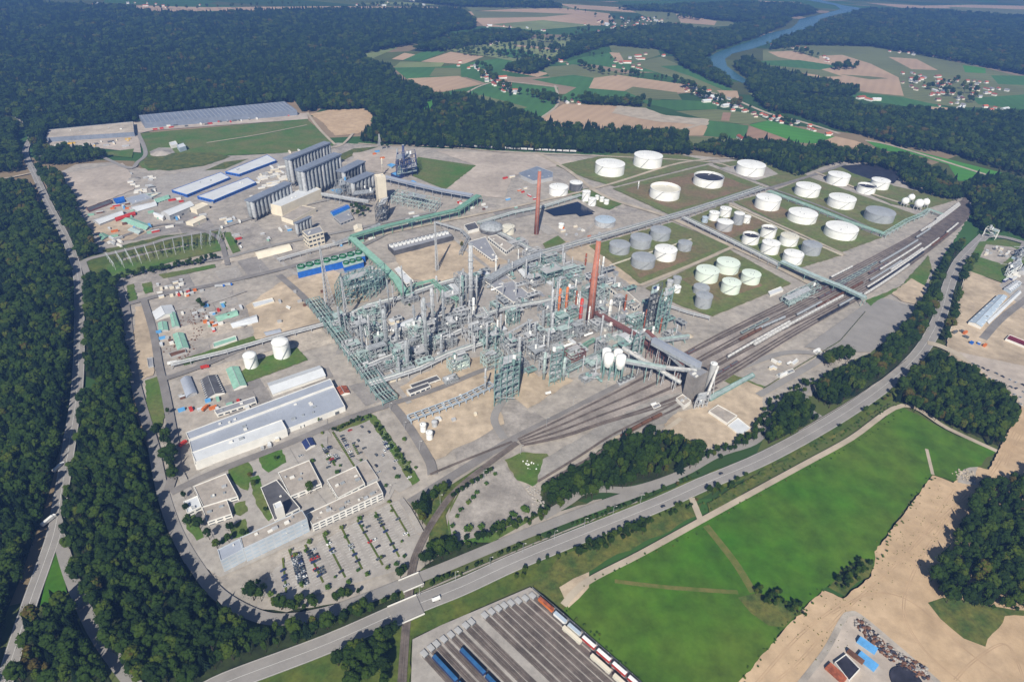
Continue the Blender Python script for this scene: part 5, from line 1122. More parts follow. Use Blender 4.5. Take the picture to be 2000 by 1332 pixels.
frame('process_structure','far blue-grey unit around the blue stack',[(775,350),(815,342),(812,325),(778,332)],34,'navy',4,'navy',(4,2))
frame('process_structure','steel gallery left of the cream tower',[(655,395),(688,385),(686,372),(660,380)],28,'grey_metal',3,'light_blue',(4,2))
frame('process_structure','long green-grey unit below the blue rack',[(765,398),(850,416),(860,404),(778,386)],16,'pale_teal',2,'pale_teal',(8,2))
frame('process_structure','mesh of steel at the right of the long green-grey unit',[(690,400),(730,395),(735,380),(700,384)],18,'dark_metal',2,'grey_metal',(4,2))
frame('process_structure','loading gantry standing over the rail yard tracks',[(1525,590),(1590,560),(1600,572),(1540,602)],12,'pale_teal',2,'pale_teal',(5,2))
frame('process_structure','small steel gantry across the far service road',[(1918,462),(1942,470),(1945,466),(1922,458)],16,'wall_white',2,'white_paint',(1,1))
frame('process_structure','white and grey pipework left of the jagged hall',[(1965,545),(1990,530),(1985,520),(1962,535)],14,'white_paint',2,'tank_white',(3,2))
frame('process_structure','grey steel frame at the top of the right-hand plant',[(1985,512),(2010,500),(2005,492),(1980,502)],14,'grey_metal',2,'tank_white',(3,2))
frame('process_structure','steel legs carrying the pitched screen house',[(1232,705),(1252,697),(1256,680),(1238,688)],40,'steel_teal',4,'steel_teal',(2,2))
frame('process_structure','low steel rack beside the white truck shed',[(1355,800),(1380,795),(1384,782),(1362,786)],18,'pale_metal',2,'tank_blue',(3,2))
# maze of smaller process frames
MAZE = [(660,640,30,22,26),(700,655,34,20,30),(735,655,36,18,24),(690,690,30,22,22),(735,695,36,20,26),(780,690,34,18,18),(815,660,34,18,28),(850,655,34,18,26),(720,725,30,16,14),(760,720,36,14,16),(815,705,36,18,24),(860,680,40,18,22),(880,645,34,18,22),(905,630,34,16,16),
  (925,665,36,20,30),(960,680,36,20,34),(960,712,36,16,26),(1000,690,36,22,30),(1035,680,36,20,26),(1010,720,34,16,18),(1050,700,34,18,24),(1075,670,36,18,24),(1105,660,36,18,24),(1120,700,36,18,18),(1090,640,34,16,26),(1130,655,30,16,26),(1110,620,34,16,20),(1070,610,34,16,14),(1040,560,40,16,18),(1075,545,40,16,20),(1075,515,36,14,16),(1110,535,36,14,14),(1040,530,34,12,12),
  (1170,640,36,20,16),(1205,630,36,16,14),(1160,715,36,18,14),(1150,740,36,12,10),(1240,640,30,16,24),(1310,660,26,14,12),(1010,480,36,14,10),(1040,500,36,12,12),(930,560,26,12,14),(900,560,20,12,26),(895,720,38,14,24),(880,590,30,14,18),(800,590,30,12,14),(710,540,40,10,12),(740,545,30,12,14),(680,560,26,12,18),(880,745,26,10,10)]
da = (P(1300,740)-P(1010,865)).normalized(); db = Vector((da.y, -da.x, 0))
mz = []
for i, (x, y, w_, dpt, hp) in enumerate(MAZE):
    p = P(x, y, 1); m_ = mpp(p); W_ = w_*m_*.5; D = dpt*m_*.75
    cs = [p-da*W_+db*D, p+da*W_+db*D, p+da*W_-db*D, p-da*W_-db*D]; px_ = [proj(c) for c in cs]
    hh = hp*m_*1.15
    mm = rnd.choice(['steel_teal', 'grey_metal', 'grey_metal', 'pale_metal', 'pale_teal', 'grey_metal']) if x < 1120 else rnd.choice(['grey_metal', 'brown_red', 'steel_teal', 'grey_metal'])
    t = frame('process_unit', '', px_, 10, mm, rnd.choice((2, 3, 3)), rnd.choice(['grey_metal', 'pale_metal', 'steel_teal', 'wall_grey']), (rnd.choice((2, 3)), 2), 'small process units of the refinery', 0, hh)
    mz.append((t, f'{"teal" if "teal" in mm else "brown" if "brown" in mm else "pale grey" if mm == "pale_metal" else "dull grey"} {"tall" if hp > 24 else "mid-height" if hp > 15 else "low"} pipe-filled frame'))
rg = random.Random(11); tries = 0
Z0 = [(655,640),(780,590),(900,555),(1060,515),(1170,540),(1300,650),(1290,690),(1180,735),(1100,735),(1010,740),(900,695),(770,745),(700,710)]
spots = [(x, y) for x, y, *_ in MAZE]
while len(spots) < len(MAZE)+46 and tries < 5000:
    tries += 1; x, y = rg.uniform(655, 1300), rg.uniform(520, 745)
    if not inpoly(np.array([x]), np.array([y]), Z0)[0] or any(abs(x-a)/22+abs(y-b)/13 < 1 for a, b in spots): continue
    if 935 < x < 1050 and 520 < y < 600: continue
    if 765 < x < 830 and 610 < y < 650: continue
    spots.append((x, y)); p = P(x, y, 1); m_ = mpp(p); W_ = rg.uniform(8, 15)*m_; D = rg.uniform(6, 10)*m_
    cs = [p-da*W_+db*D, p+da*W_+db*D, p+da*W_-db*D, p-da*W_-db*D]; mm = rg.choice(['steel_teal', 'grey_metal', 'pale_metal', 'pale_teal', 'grey_metal']); hp = rg.choice((8, 12, 16, 22, 30))
    t = frame('process_unit', '', [proj(c) for c in cs], 10, mm, 2 if hp < 20 else 3, rg.choice(['grey_metal', 'pale_metal', 'wall_grey', 'pale_teal']), (2, 1), 'small process units of the refinery', 0, hp*m_*1.1)
    mz.append((t, f'{"teal" if "teal" in mm else "pale grey" if mm == "pale_metal" else "dull grey"} {"tall" if hp > 24 else "mid-height" if hp > 15 else "low"} pipe-filled frame'))
number(mz, 'in the refinery core')
# horizontal drums, exchangers and fin-fan coolers scattered between
zone = [(650,635),(780,585),(900,545),(1060,505),(1180,520),(1330,640),(1320,690),(1180,745),(1100,740),(1010,745),(900,700),(770,755),(700,715)]
zs = []; tries = 0
mzp = [Vector(t.location) for t, _ in mz]
while len(zs) < 330 and tries < 6000:
    tries += 1; x, y = rnd.uniform(650, 1330), rnd.uniform(505, 755)
    if not inpoly(np.array([x]), np.array([y]), zone)[0]: continue
    p = P(x, y, 1); z = gz(p); ang = atan2(da.y, da.x)+(pi/2 if rnd.random() < .35 else 0); d = Vector((cos(ang), sin(ang), 0)); k = rnd.random()
    if k < .28:
        L_ = rnd.uniform(4, 9); r = rnd.uniform(.9, 1.9); m = rnd.choice(['pale_metal', 'grey_metal', 'tank_white', 'steel_teal', 'pale_metal'])
        t = thing('drum_vessel', '', 'pressure vessel', (p.x, p.y, z), 'horizontal drums in the refinery core')
        c = Vector((p.x, p.y, z+r+1.4)); mb = MB().tube(c-d*L_, c+d*L_, r, n=12); mb.tube(c+d*L_, c+d*(L_+r*.6), r, r*.4, 12); mb.tube(c-d*(L_+r*.6), c-d*L_, r*.4, r, 12); mb.build('shell', m, t)
        for s in (-.6, .6): MB().box((p.x+d.x*L_*s, p.y+d.y*L_*s, z-1), .8, r*1.6, r+1.6, ang).build('saddle', 'concrete', t)
        MB().tube(c+Vector((0, 0, r)), c+Vector((0, 0, r+1.5)), .35, n=6).build('nozzle', m, t); lk = 'horizontal drum'
    elif k < .62:
        r = rnd.uniform(.5, 1.7); h = rnd.uniform(9, 34); m = rnd.choice(['grey_metal', 'pale_metal', 'pale_metal', 'tank_white', 'rust' if x > 1080 else 'grey_metal'])
        t = thing('upright_vessel', '', 'column', (p.x, p.y, z), 'upright vessels in the refinery core')
        MB().lathe((p.x, p.y, z), [(r*.9, -1), (r*.9, 1.5), (r, 1.6), (r, h), (r*.6, h+r*.5), (0, h+r*.6)], 12).build('shell', m, t)
        MB().lathe((p.x, p.y, z+h*.7), [(r, 0), (r+.9, 0), (r+.9, .25), (r, .25)], 12).build('platform', 'grey_metal', t); lk = 'upright vessel'
    elif k < .76:
        L_, W_, h = rnd.uniform(5, 11), rnd.uniform(3, 5), rnd.uniform(5, 10); m = rnd.choice(['pale_teal', 'grey_metal', 'pale_metal', 'steel_teal'])
        t = thing('air_cooler', '', 'cooler', (p.x, p.y, z), 'fin-fan coolers in the refinery core')
        MB().box((p.x, p.y, z+h), L_*2, W_*2, 1.6, ang).build('casing', m, t)
        for a_, b_ in ((-1, -1), (1, -1), (1, 1), (-1, 1)):
            e = Vector((p.x, p.y, 0))+d*(a_*L_*.92)+Vector((-d.y, d.x, 0))*(b_*W_*.9); MB().bar((e.x, e.y, z-1), (e.x, e.y, z+h), .6).build('leg', m, t)
        nf = max(2, int(L_/2.6))
        for j in range(nf):
            e = Vector((p.x, p.y, 0))+d*((j+.5)/nf*2-1)*L_; MB().lathe((e.x, e.y, z+h+1.55), [(1.9, 0), (1.9, .7), (1.6, .7), (1.6, .1), (0, .12)], 10).build('fan', 'dark_metal', t)
        lk = 'fin-fan cooler'
    else:
        L_, W_, h = rnd.uniform(2.5, 7), rnd.uniform(2, 4), rnd.uniform(2.5, 5.5); m = rnd.choice(['wall_grey', 'wall_white', 'concrete', 'pale_teal', 'grey_metal', 'wall_cream'])
        t = thing('pump_house', '', 'hut', (p.x, p.y, z), 'pump houses in the refinery core')
        MB().box((p.x, p.y, z-1), L_*2, W_*2, h+1, ang).build('wall', m, t); MB().box((p.x, p.y, z+h), L_*2+.6, W_*2+.6, .35, ang).build('roof', rnd.choice(['roof_grey', 'roof_tan', 'roof_pale', 'wall_grey']), t)
        MB().box((p.x+d.x*L_*.4, p.y+d.y*L_*.4, z+h+.3), 1.6, 1.4, 1.1, ang).build('roof_vent', 'grey_metal', t); lk = 'pump house'
    cn = {'pale_metal': 'pale', 'grey_metal': 'grey', 'tank_white': 'white', 'steel_teal': 'dark teal', 'pale_teal': 'light teal', 'wall_grey': 'grey', 'wall_white': 'white', 'concrete': 'concrete', 'wall_cream': 'cream', 'rust': 'rust-red'}[m]
    zs.append((t, f'{cn} {lk}'))
number(zs, 'in the refinery core')
# ------------------------------------------------------------------ pipe racks
PIPEM = ['pale_metal', 'grey_metal', 'pale_metal', 'tank_white', 'pale_teal', 'grey_metal']
def rack(label, px, wd, h, m='grey_metal', pipes=6, step=14, mats=None, posts=True, levels=1, name='pipe_rack', sm=1, roof=None):
    pts = [P(x, y, 1) for x, y in px]
    if sm > 1: pts = smooth_line(pts, sm)
    c = pts[len(pts)//2]; t = thing(name, label, 'pipe rack', (c.x, c.y, 0), 'pipe racks of the refinery')
    L = sum((b-a).length for a, b in zip(pts, pts[1:])); n = max(2, int(L/step)); q = resample(pts, min(n, 95))
    if posts:
        for i, p in enumerate(q):
            a = q[max(i-1, 0)]; b = q[min(i+1, len(q)-1)]; d = (b-a).normalized(); nn = Vector((-d.y, d.x, 0))*wd/2
            mb = MB(); l, r = p+nn, p-nn
            for e in (l, r): mb.bar((e.x, e.y, -.3), (e.x, e.y, h+.6), .75)
            for k in range(levels): z = h*(1-.38*k); mb.bar((l.x, l.y, z), (r.x, r.y, z), .7)
            mb.bar((l.x, l.y, h*.3), (r.x, r.y, h), .3)
            mb.build('trestle', m, t)
    mt = mats or PIPEM
    for k in range(pipes):
        o = (k+.5)/pipes*2-1; rr = rnd.uniform(.2, .48); lv = k % levels; z = h*(1-.38*lv)+.4+rr
        pl = offset_line(pts, o*wd*.47); mb = MB()
        for a, b in zip(pl, pl[1:]): mb.tube((a.x, a.y, z), (b.x, b.y, z), rr, n=6)
        mb.build('pipe', mt[k % len(mt)], t)
    for s in (-1, 1):
        pl = offset_line(pts, s*wd/2); mb = MB()
        for a, b in zip(pl, pl[1:]): mb.bar((a.x, a.y, h+.5), (b.x, b.y, h+.5), .8)
        mb.build('side_beam', m, t)
    if roof:
        mb = MB(); strip(mb, pts, wd*.96, h+2.4); mb.build('roof', roof, t)
    return t
G_ = ['steel_green', 'steel_green', 'roof_green', 'steel_green']
T_ = ['pale_teal', 'steel_teal', 'pale_teal', 'grey_metal', 'pale_teal']
rack('wide teal pipe rack along the left edge of the refinery core', [(612,592),(660,655),(705,715),(748,775),(762,788)], 17, 8, 'steel_teal', 9, 12, T_, levels=2)
rack('covered green pipe bridge running to the right above the sandy ground', [(688,477),(760,455),(862,431),(893,424)], 10, 12, 'steel_green', 6, 15, G_, roof='steel_green')
rack('dark green pipe bridge end bending towards the far sheds', [(893,424),(935,395)], 11, 12, 'steel_green', 4, 12, G_, roof='steel_green')
rack('green pipe rack falling from the bridge corner towards the process core', [(688,477),(712,500),(745,530),(775,560),(792,588)], 10, 11, 'steel_green', 6, 13, G_, roof='roof_green')
rack('small green rack crossing in front of the white building', [(790,585),(815,570),(845,562),(868,585),(895,600)], 7, 12, 'roof_green', 4, 13, G_)
rack('long blue pipe bridge above the far open yard', [(752,357),(800,369),(860,383),(922,394)], 12, 11, 'roof_blue_grey', 5, 16, ['roof_blue_grey','tank_blue'], roof='roof_blue_grey')
rack('long grey pipe rack from the process core to the tank farm', [(1042,506),(1120,484),(1180,467),(1260,444),(1330,424),(1400,402),(1488,372)], 15, 7, 'grey_metal', 8, 16)
rack('grey rack from the core towards the left control rooms', [(952,560),(985,540),(1022,521),(1060,508)], 13, 10, 'grey_metal', 7, 12, ['pale_metal','grey_metal'], roof='grey_metal')
rack('grey pipe rack down through the tank farm', [(1335,430),(1400,462),(1470,497),(1522,524)], 12, 6, 'grey_metal', 7, 15)
rack('teal pipe bridge high across all rail tracks', [(1522,524),(1580,550),(1640,575),(1684,596)], 9, 11, 'steel_teal', 4, 30, ['pale_teal','steel_teal'], roof='pale_teal')
rack('green pipe rack between the two rows of big white tanks', [(1500,378),(1580,408),(1660,440),(1724,462)], 11, 6, 'steel_green', 6, 14, ['pale_teal','steel_teal','roof_green'])
rack('green rack turning up along the far track end', [(1724,464),(1770,436),(1800,424),(1812,414),(1840,425)], 8, 6, 'pale_teal', 4, 14, ['pale_teal','roof_green'])
rack('pale double pipe line between the tank clusters', [(1424,402),(1500,436),(1580,472),(1645,500)], 4, 1.5, 'path_pale', 3, 16, ['tank_cream','path_pale'])
rack('grey rack behind the sandy yard and the domed tanks', [(336,718),(440,693),(540,664),(638,638)], 6, 5, 'pale_metal', 4, 16)
rack('pale pipe rack along the street above the cooler bank', [(545,512),(600,496),(680,475)], 7, 5, 'pale_metal', 4, 13)
rack('bluish rack over the sandy yard right of the three white tanks', [(800,824),(850,806),(905,785),(962,757)], 9, 6, 'tank_blue', 4, 7, ['pale_metal','tank_blue'], levels=2)
rack('front grey rack of the process core above the switch house', [(722,758),(770,744),(820,727),(875,700),(960,672)], 9, 7, 'pale_metal', 6, 12)
rack('pale rack joining the teal rack to the front process frames', [(715,728),(770,705),(850,680),(905,655)], 6, 9, 'pale_metal', 4, 12)
rack('back rack of the left process block', [(680,625),(720,605),(780,590),(850,565),(940,540)], 8, 7, 'grey_metal', 5, 12)
rack('grey rack in the core behind the teal structure', [(930,630),(990,612),(1060,600),(1100,590)], 8, 9, 'grey_metal', 6, 11)
rack('diagonal rack from the compressor house into the core', [(975,462),(1020,485),(1060,508),(1100,535),(1130,560)], 9, 7, 'grey_metal', 6, 12)
rack('grey rack running down beside the ringed stack', [(940,612),(965,650),(990,690),(1012,722)], 8, 9, 'pale_metal', 5, 12)
rack('teal rack along the right of the core', [(1105,735),(1150,712),(1195,690)], 8, 9, 'steel_teal', 4, 11, T_)
rack('green-teal rack left of the white silos', [(1100,700),(1130,690),(1162,672)], 6, 8, 'steel_green', 3, 11, G_)
rack('grey rack over the upper street of the refinery', [(850,440),(900,455),(915,470),(900,500)], 5, 6, 'grey_metal', 3, 12)
rack('grey rack past the dark ponds', [(935,440),(1000,420),(1060,408),(1135,385)], 8, 5, 'pale_teal', 5, 14)
rack('brown red flue rack from the brick chimney to the screen house', [(1162,628),(1190,645),(1225,665),(1262,690),(1300,715),(1345,738)], 7, 14, 'brown_red', 3, 14, ['brown_red'], roof='brown_red')
rack('low rack along the lower tank bund', [(1300,600),(1345,615),(1385,625)], 5, 4, 'pale_metal', 3, 12)
rack('thin yellowish pipe line crossing the nearest tank field', [(1190,520),(1240,503),(1300,485),(1350,468)], 3, 1.2, 'path_pale', 2, 14, ['tank_cream'])
# ------------------------------------------------------------------ conveyors
def conveyor(label, a, b, w_=3.2, m='white_paint', mleg='grey_metal', legs=4):
    A_ = P(*a); B_ = P(*b); t = thing('conveyor_bridge', label, 'conveyor', (A_.x, A_.y, 0), 'conveyor bridges of the coal plant')
    MB().tube(A_, B_, w_*.6, n=4).build('gallery', 'grey_metal', t); up = Vector((0, 0, w_*.46))
    MB().tube(A_+up, B_+up, w_*.55, n=4).build('roof', m, t)
    for k in range(legs):
        p = A_+(B_-A_)*((k+.6)/legs); d = (B_-A_).normalized(); nn = Vector((-d.y, d.x, 0)).normalized()*2.4
        mb = MB(); mb.bar((p.x+nn.x*1.6, p.y+nn.y*1.6, 0), p+nn*.2, .7); mb.bar((p.x-nn.x*1.6, p.y-nn.y*1.6, 0), p-nn*.2, .7); mb.bar((p.x+nn.x*1.1, p.y+nn.y*1.1, p.z*.4), (p.x-nn.x*1.1, p.y-nn.y*1.1, p.z*.4), .5)
        mb.build('trestle', mleg, t)
conveyor('long white conveyor dropping from the silos to the loading tower', (1216,680,26), (1330,748,14), 3, 'wagon_pale', 'pale_metal', 5)
conveyor('short white conveyor entering the top of the loading tower', (1302,719,24), (1361,725,30), 3, 'wagon_pale', 'pale_metal', 2)
conveyor('thin white conveyor behind the loading tower', (1402,716,34), (1381,772,8), 2.6, 'wagon_pale', 'pale_metal', 2)
conveyor('teal conveyor from the white silos across the tracks', (1198,702,22), (1300,720,24), 4, 'pale_teal', 'steel_teal', 4)
conveyor('dark grey-blue conveyor from the tower blocks to the loading tower', (1275,668,30), (1366,718,34), 7, 'roof_blue_grey', 'pale_metal', 4)
conveyor('brown conveyor above the grey-blue one', (1262,650,32), (1335,716,24), 5, 'brown_red', 'brown_red', 4)
conveyor('low teal conveyor towards the round coke piles', (1277,667,14), (1345,658,6), 4, 'pale_teal', 'steel_teal', 3)
conveyor('pale conveyor from the cream tower down to the left street', (742,440,14), (655,478,5), 4, 'grey_metal', 'grey_metal', 4)
conveyor('pale conveyor between the pale hall and the cream tower', (628,380,10), (720,395,14), 4, 'pale_metal', 'grey_metal', 4)
conveyor('thin pale pipe bridge over the maze', (985,655,22), (1040,625,24), 1.6, 'pale_metal', 'pale_metal', 2)
def pile(label, x, y, w_, m, hh=.5, name='heap', cat='heap'):
    p = P(x, y, 1); r = w_*mpp(p)/2; z = gz(p); mb = MB(); n = 18; rg = random.Random(x)
    mb.lathe((p.x, p.y, z-.2), [(r, 0), (r*.7, r*.28*hh*2), (r*.35, r*.62*hh*2), (0, r*.8*hh*2)], n); mb.v = [(a+rg.uniform(-.06, .06)*r, b+rg.uniform(-.06, .06)*r, c) for a, b, c in mb.v]
    t = thing(name, label, cat, (p.x, p.y, z)); mb.build('mound', m, t, True)
pile('pale round heap beside the tower blocks', 1318, 655, 26, 'sandy_yard'); pile('smaller pale heap right of the round one', 1345, 655, 20, 'path_pale', .35)
pile('gravel mound beside the white block buildings in the meadow', 315, 300, 40, 'gravel', .2); pile('dark rubble heap in the upper contractor yard', 262, 350, 26, 'ballast_grey', .2)
# ------------------------------------------------------------------ cooler bank, boxes
def cells(label, quad, h, n, wall='blue', inner='fan_green', rim='pale_teal'):
    q = [P(x, y, h) for x, y in quad]; c = sum(q, Vector())/4
    t = thing('cooling_tower_bank', label, 'cooling towers', (c.x, c.y, 0))
    MB().prism([(p.x, p.y) for p in q], 0, h).build('casing', wall, t)
    MB().prism([(p.x, p.y) for p in inset(q, -.3)], h+.02, h+.7).build('rim', rim, t)
    u = (q[1]-q[0])/n; v = q[3]-q[0]; r = min(u.length, v.length)*.42
    for k in range(n):
        p = q[0]+u*(k+.5)+v*.5
        MB().lathe((p.x, p.y, h+.7), [(r*1.02, 0), (r, 3.2), (r*.92, 3.2), (r*.9, .4), (0, .42)], 16).build('fan_stack', inner, t, False)
        fb = MB()
        for j in range(3): a = j*pi/3; fb.bar((p.x-r*.8*cos(a), p.y-r*.8*sin(a), h+2.4), (p.x+r*.8*cos(a), p.y+r*.8*sin(a), h+2.4), .7)
        fb.build('fan_blades', 'pale_teal', t)
cells('cooling tower bank with saturated blue walls and green fan cells', [(579,519),(706,488),(713,500),(581,532)], 11, 8)
cells('short blue and green cooler block beside the flare towers', [(668,512),(705,502),(710,512),(672,523)], 9, 3)
cells('row of pale square cooler cells along the rail side', [(1205,745),(1235,731),(1240,738),(1210,752)], 4, 4, 'wall_grey', 'dark_metal', 'pale_metal')
ah = []
q0, q1 = P(764,478,12), P(872,452,12)
for k in range(15):
    p = q0+(q1-q0)*(k/14); t = thing('air_handler', '', 'roof unit', (p.x, p.y, 12-1), 'white boxes on the long dark-walled hall')
    z_ = roof_h(757, 478, 10)+.02; ang = atan2((q1-q0).y, (q1-q0).x); t.location.z = z_
    MB().box((p.x, p.y, z_), 4, 7, 3.2, ang).build('housing', 'white_paint', t); MB().box((p.x, p.y, z_+3.2), 2.6, 4, .5, ang).build('grille', 'grey_metal', t)
    ah.append((t, 'white roof box'))
number(ah, 'on the long dark-walled hall')
# ------------------------------------------------------------------ switchyard
sw = []
for j, f in enumerate((.15, .5, .85)):
    for k in range(13):
        u = (k+.3)/13; a = P(206+(446-206)*u, 516+(462-516)*u-6); b = P(222+(440-222)*u, 545+(490-545)*u-14); p = a+(b-a)*f
        t = thing('switchyard_gantry', '', 'gantry', (p.x, p.y, gz(p)), 'steel gantries of the switchyard', atan2((b-a).y, (b-a).x))
        L_ = (b-a).length*.3
        for s in (-1, 1): o = MB().bar((s*L_/2, 0, 0), (s*L_/2, 0, 11), .5).build('post', 'pale_metal'); o.parent = t
        o = MB().bar((-L_/2, 0, 10.5), (L_/2, 0, 10.5), .6).build('beam', 'pale_metal'); o.parent = t
        for s in (-.3, 0, .3): o = MB().tube((s*L_, 0, 7.5), (s*L_, 0, 10.3), .3, n=6).build('insulator', 'pale_teal'); o.parent = t
        sw.append((t, ('far', 'middle', 'near')[j]+' row steel gantry'))
number(sw, 'in the green switchyard')
# ------------------------------------------------------------------ vehicles
def car_proto(name, body, L_=4.4, W_=1.8, Hh=1.45):
    t = thing(name, 'x', 'car', (0, 0, -50))
    def loft(secs):
        mb = MB(); vs = []; n = len(secs[0])
        for s in secs: vs += s
        fs = [(i*n+j, i*n+(j+1) % n, (i+1)*n+(j+1) % n, (i+1)*n+j) for i in range(len(secs)-1) for j in range(n)]
        fs += [tuple(range(n-1, -1, -1)), tuple((len(secs)-1)*n+j for j in range(n))]; return mb.add(vs, fs)
    prof = [(-.5, .62, .93), (-.46, .84, .98), (-.2, .92, 1), (.18, .92, 1), (.32, .86, 1), (.46, .72, .96), (.5, .5, .88)]
    secs = [[(x*L_, -W_/2*w_, .28), (x*L_, -W_/2*w_, z-.18), (x*L_, -W_/2*w_*.9, z), (x*L_, W_/2*w_*.9, z), (x*L_, W_/2*w_, z-.18), (x*L_, W_/2*w_, .28)] for x, z, w_ in prof]
    o = loft(secs).build('body', body); o.parent = t
    cab = [(-.44, .90, .9, .9), (-.32, .9, .92, Hh-.06), (-.05, .9, .84, Hh), (.08, .9, .84, Hh-.02), (.27, .9, .9, .93)]
    secs = [[(x*L_, -W_/2*.9, .86), (x*L_, -W_/2*w_*.86, z), (x*L_, W_/2*w_*.86, z), (x*L_, W_/2*.9, .86)] for x, _, w_, z in cab]
    o = loft(secs).build('windows', 'glass'); o.parent = t
    o = MB().box((-.13*L_, 0, Hh-.01), L_*.32, W_*.72, .05).build('roof', body); o.parent = t
    for sx in (-.31, .31):
        for sy in (-1, 1): o = MB().tube((sx*L_, sy*W_*.52, .32), (sx*L_, sy*W_*.38, .32), .32, n=10).build('wheel', 'tyre'); o.parent = t
    return t
def van_proto(name, cat, cabm, boxm, L_=12.5, W_=2.5, Hh=3.6):
    t = thing(name, 'x', cat, (0, 0, -50))
    for nm, mb, m in (('cab', MB().box((L_*.40, 0, .6), L_*.16, W_*.96, 2.3), cabm), ('windscreen', MB().box((L_*.485, 0, 1.7), .12, W_*.8, .9), 'glass'), ('load_box', MB().box((-L_*.08, 0, 1.0), L_*.78, W_, Hh-1), boxm), ('chassis', MB().box((-L_*.02, 0, .5), L_*.92, W_*.5, .45), 'dark_metal')):
        o = mb.build(nm, m); o.parent = t
    for sx in (-.38, -.28, .36):
        for sy in (-1, 1): o = MB().tube((sx*L_, sy*W_*.5, .5), (sx*L_, sy*W_*.34, .5), .5, n=10).build('wheel', 'tyre'); o.parent = t
    return t
CARP = {}
for nm, m in (('white', 'white_paint'), ('black', 'seal_black'), ('dark grey', 'dark_metal'), ('silver', 'pale_metal'), ('red', 'red'), ('blue', 'blue'), ('navy', 'navy')): CARP[nm] = car_proto('parked_car', m)
TRK = {'white': van_proto('truck', 'truck', 'white_paint', 'white_paint'), 'blue': van_proto('truck', 'truck', 'blue', 'pale_metal'), 'orange': van_proto('truck', 'truck', 'orange', 'orange', 9), 'red': van_proto('fire_engine', 'truck', 'red', 'red', 9), 'van': van_proto('delivery_van', 'van', 'white_paint', 'white_paint', 6.5, 2.1, 2.5)}
def put(proto, p, ang, group, name=None, s=1):
    o = copy_tree(proto); o.location = (p.x, p.y, gz(p)+.01); o.rotation_euler = (0, 0, ang); o.scale = (s, s, s); o['group'] = group
    if name: o.name = name
    return o
COLS = ['black', 'black', 'dark grey', 'dark grey', 'navy', 'silver', 'black', 'dark grey', 'dark grey', 'silver', 'white', 'navy', 'red']
rowdir = P(600,1013)-P(475,1072); ra = atan2(rowdir.y, rowdir.x)
cb = []
for (a, b, n, pr) in [((572,1082),(588,1142),14,.95),((583,1080),(600,1146),14,.9),((603,1078),(628,1135),11,.6),((612,1074),(636,1130),11,.5),((640,1056),(668,1122),11,.45),((673,1042),(703,1108),11,.4),((703,1020),(742,1098),12,.4),((712,1016),(750,1094),12,.3),((737,1008),(774,1082),12,.4),((764,992),(794,1048),10,.45),((552,1108),(560,1150),7,.5)]:
    A_, B_ = P(*a), P(*b)
    for k in range(n):
        if rnd.random() < pr:
            c = rnd.choice(COLS if a[0] != 572 else COLS); p = A_+(B_-A_)*((k+.5)/n); cb.append((put(CARP[c], p, ra+rnd.choice((0, pi))+rnd.uniform(-.04, .04), 'cars parked below the office block'), f'{c} parked car'))
cb.append((put(CARP['red'], P(617,1114), ra, 'cars parked below the office block'), 'bright red parked car')); number(cb, 'in the lower office car park')
cb = []
for (a, b, n, pr) in [((633,878),(652,905),8,.7),((642,874),(662,900),8,.6),((668,852),(692,900),11,.8),((742,850),(775,905),12,.3)]:
    A_, B_ = P(*a), P(*b)
    for k in range(n):
        if rnd.random() < pr: c = rnd.choice(COLS); cb.append((put(CARP[c], A_+(B_-A_)*((k+.5)/n), ra+rnd.uniform(-.05, .05), 'cars parked above the office block'), f'{c} parked car'))
for x, y in [(709,823),(684,843),(707,836),(721,846),(700,863),(692,867),(697,874),(704,886),(750,858),(755,866),(751,883),(735,891),(748,892),(735,912),(740,925),(770,917),(712,878),(588,893),(643,907),(642,915),(800,935)]:
    c = rnd.choice(COLS); cb.append((put(CARP[c], P(x, y), ra+rnd.choice((0, 0, 1.57)), 'cars parked above the office block'), f'{c} parked car'))
number(cb, 'in the upper office car park')
cb = []; tries = 0
rd = P(1960,745)-P(1870,695); ra2 = atan2(rd.y, rd.x)
while len(cb) < 48 and tries < 900:
    tries += 1; x, y = rnd.uniform(1890, 1999), rnd.uniform(695, 800)
    v = (y-(690+(x-1870)*.42))
    if v < 8 or v > 66 or y > 715+(x-1900)*.75+20: continue
    v = round(v/13)*13+rnd.uniform(-1, 1); y = 690+(x-1870)*.42+v
    if any((P(x, y)-o.location).length < 5.5 for o, _ in cb): continue
    c = rnd.choice(COLS[:7]); cb.append((put(CARP[c], P(x, y), ra2+rnd.uniform(-.06, .06)+1.57*(rnd.random() < .5), 'cars in the right-hand car park'), f'{c} parked car'))
number(cb, 'in the right-hand car park')
def hwcar(proto, x, y, label, name, off=0):
    p = P(x, y); i = min(range(len(highway)-1), key=lambda k: (highway[k]-p).length); d = highway[min(i+1, len(highway)-1)]-highway[max(i-1, 0)]
    p.z = 0; o = put(proto, p, atan2(d.y, d.x), 'vehicles on the highway', name); o['label'] = label
hwcar(CARP['black'], 1294,992,'black car driving on the highway below the railway wood','moving_car'); hwcar(CARP['black'], 1407,928,'black car driving on the highway right of the field path','moving_car'); hwcar(TRK['van'], 852,1175,'white van driving on the highway above the rail terminal','delivery_van')
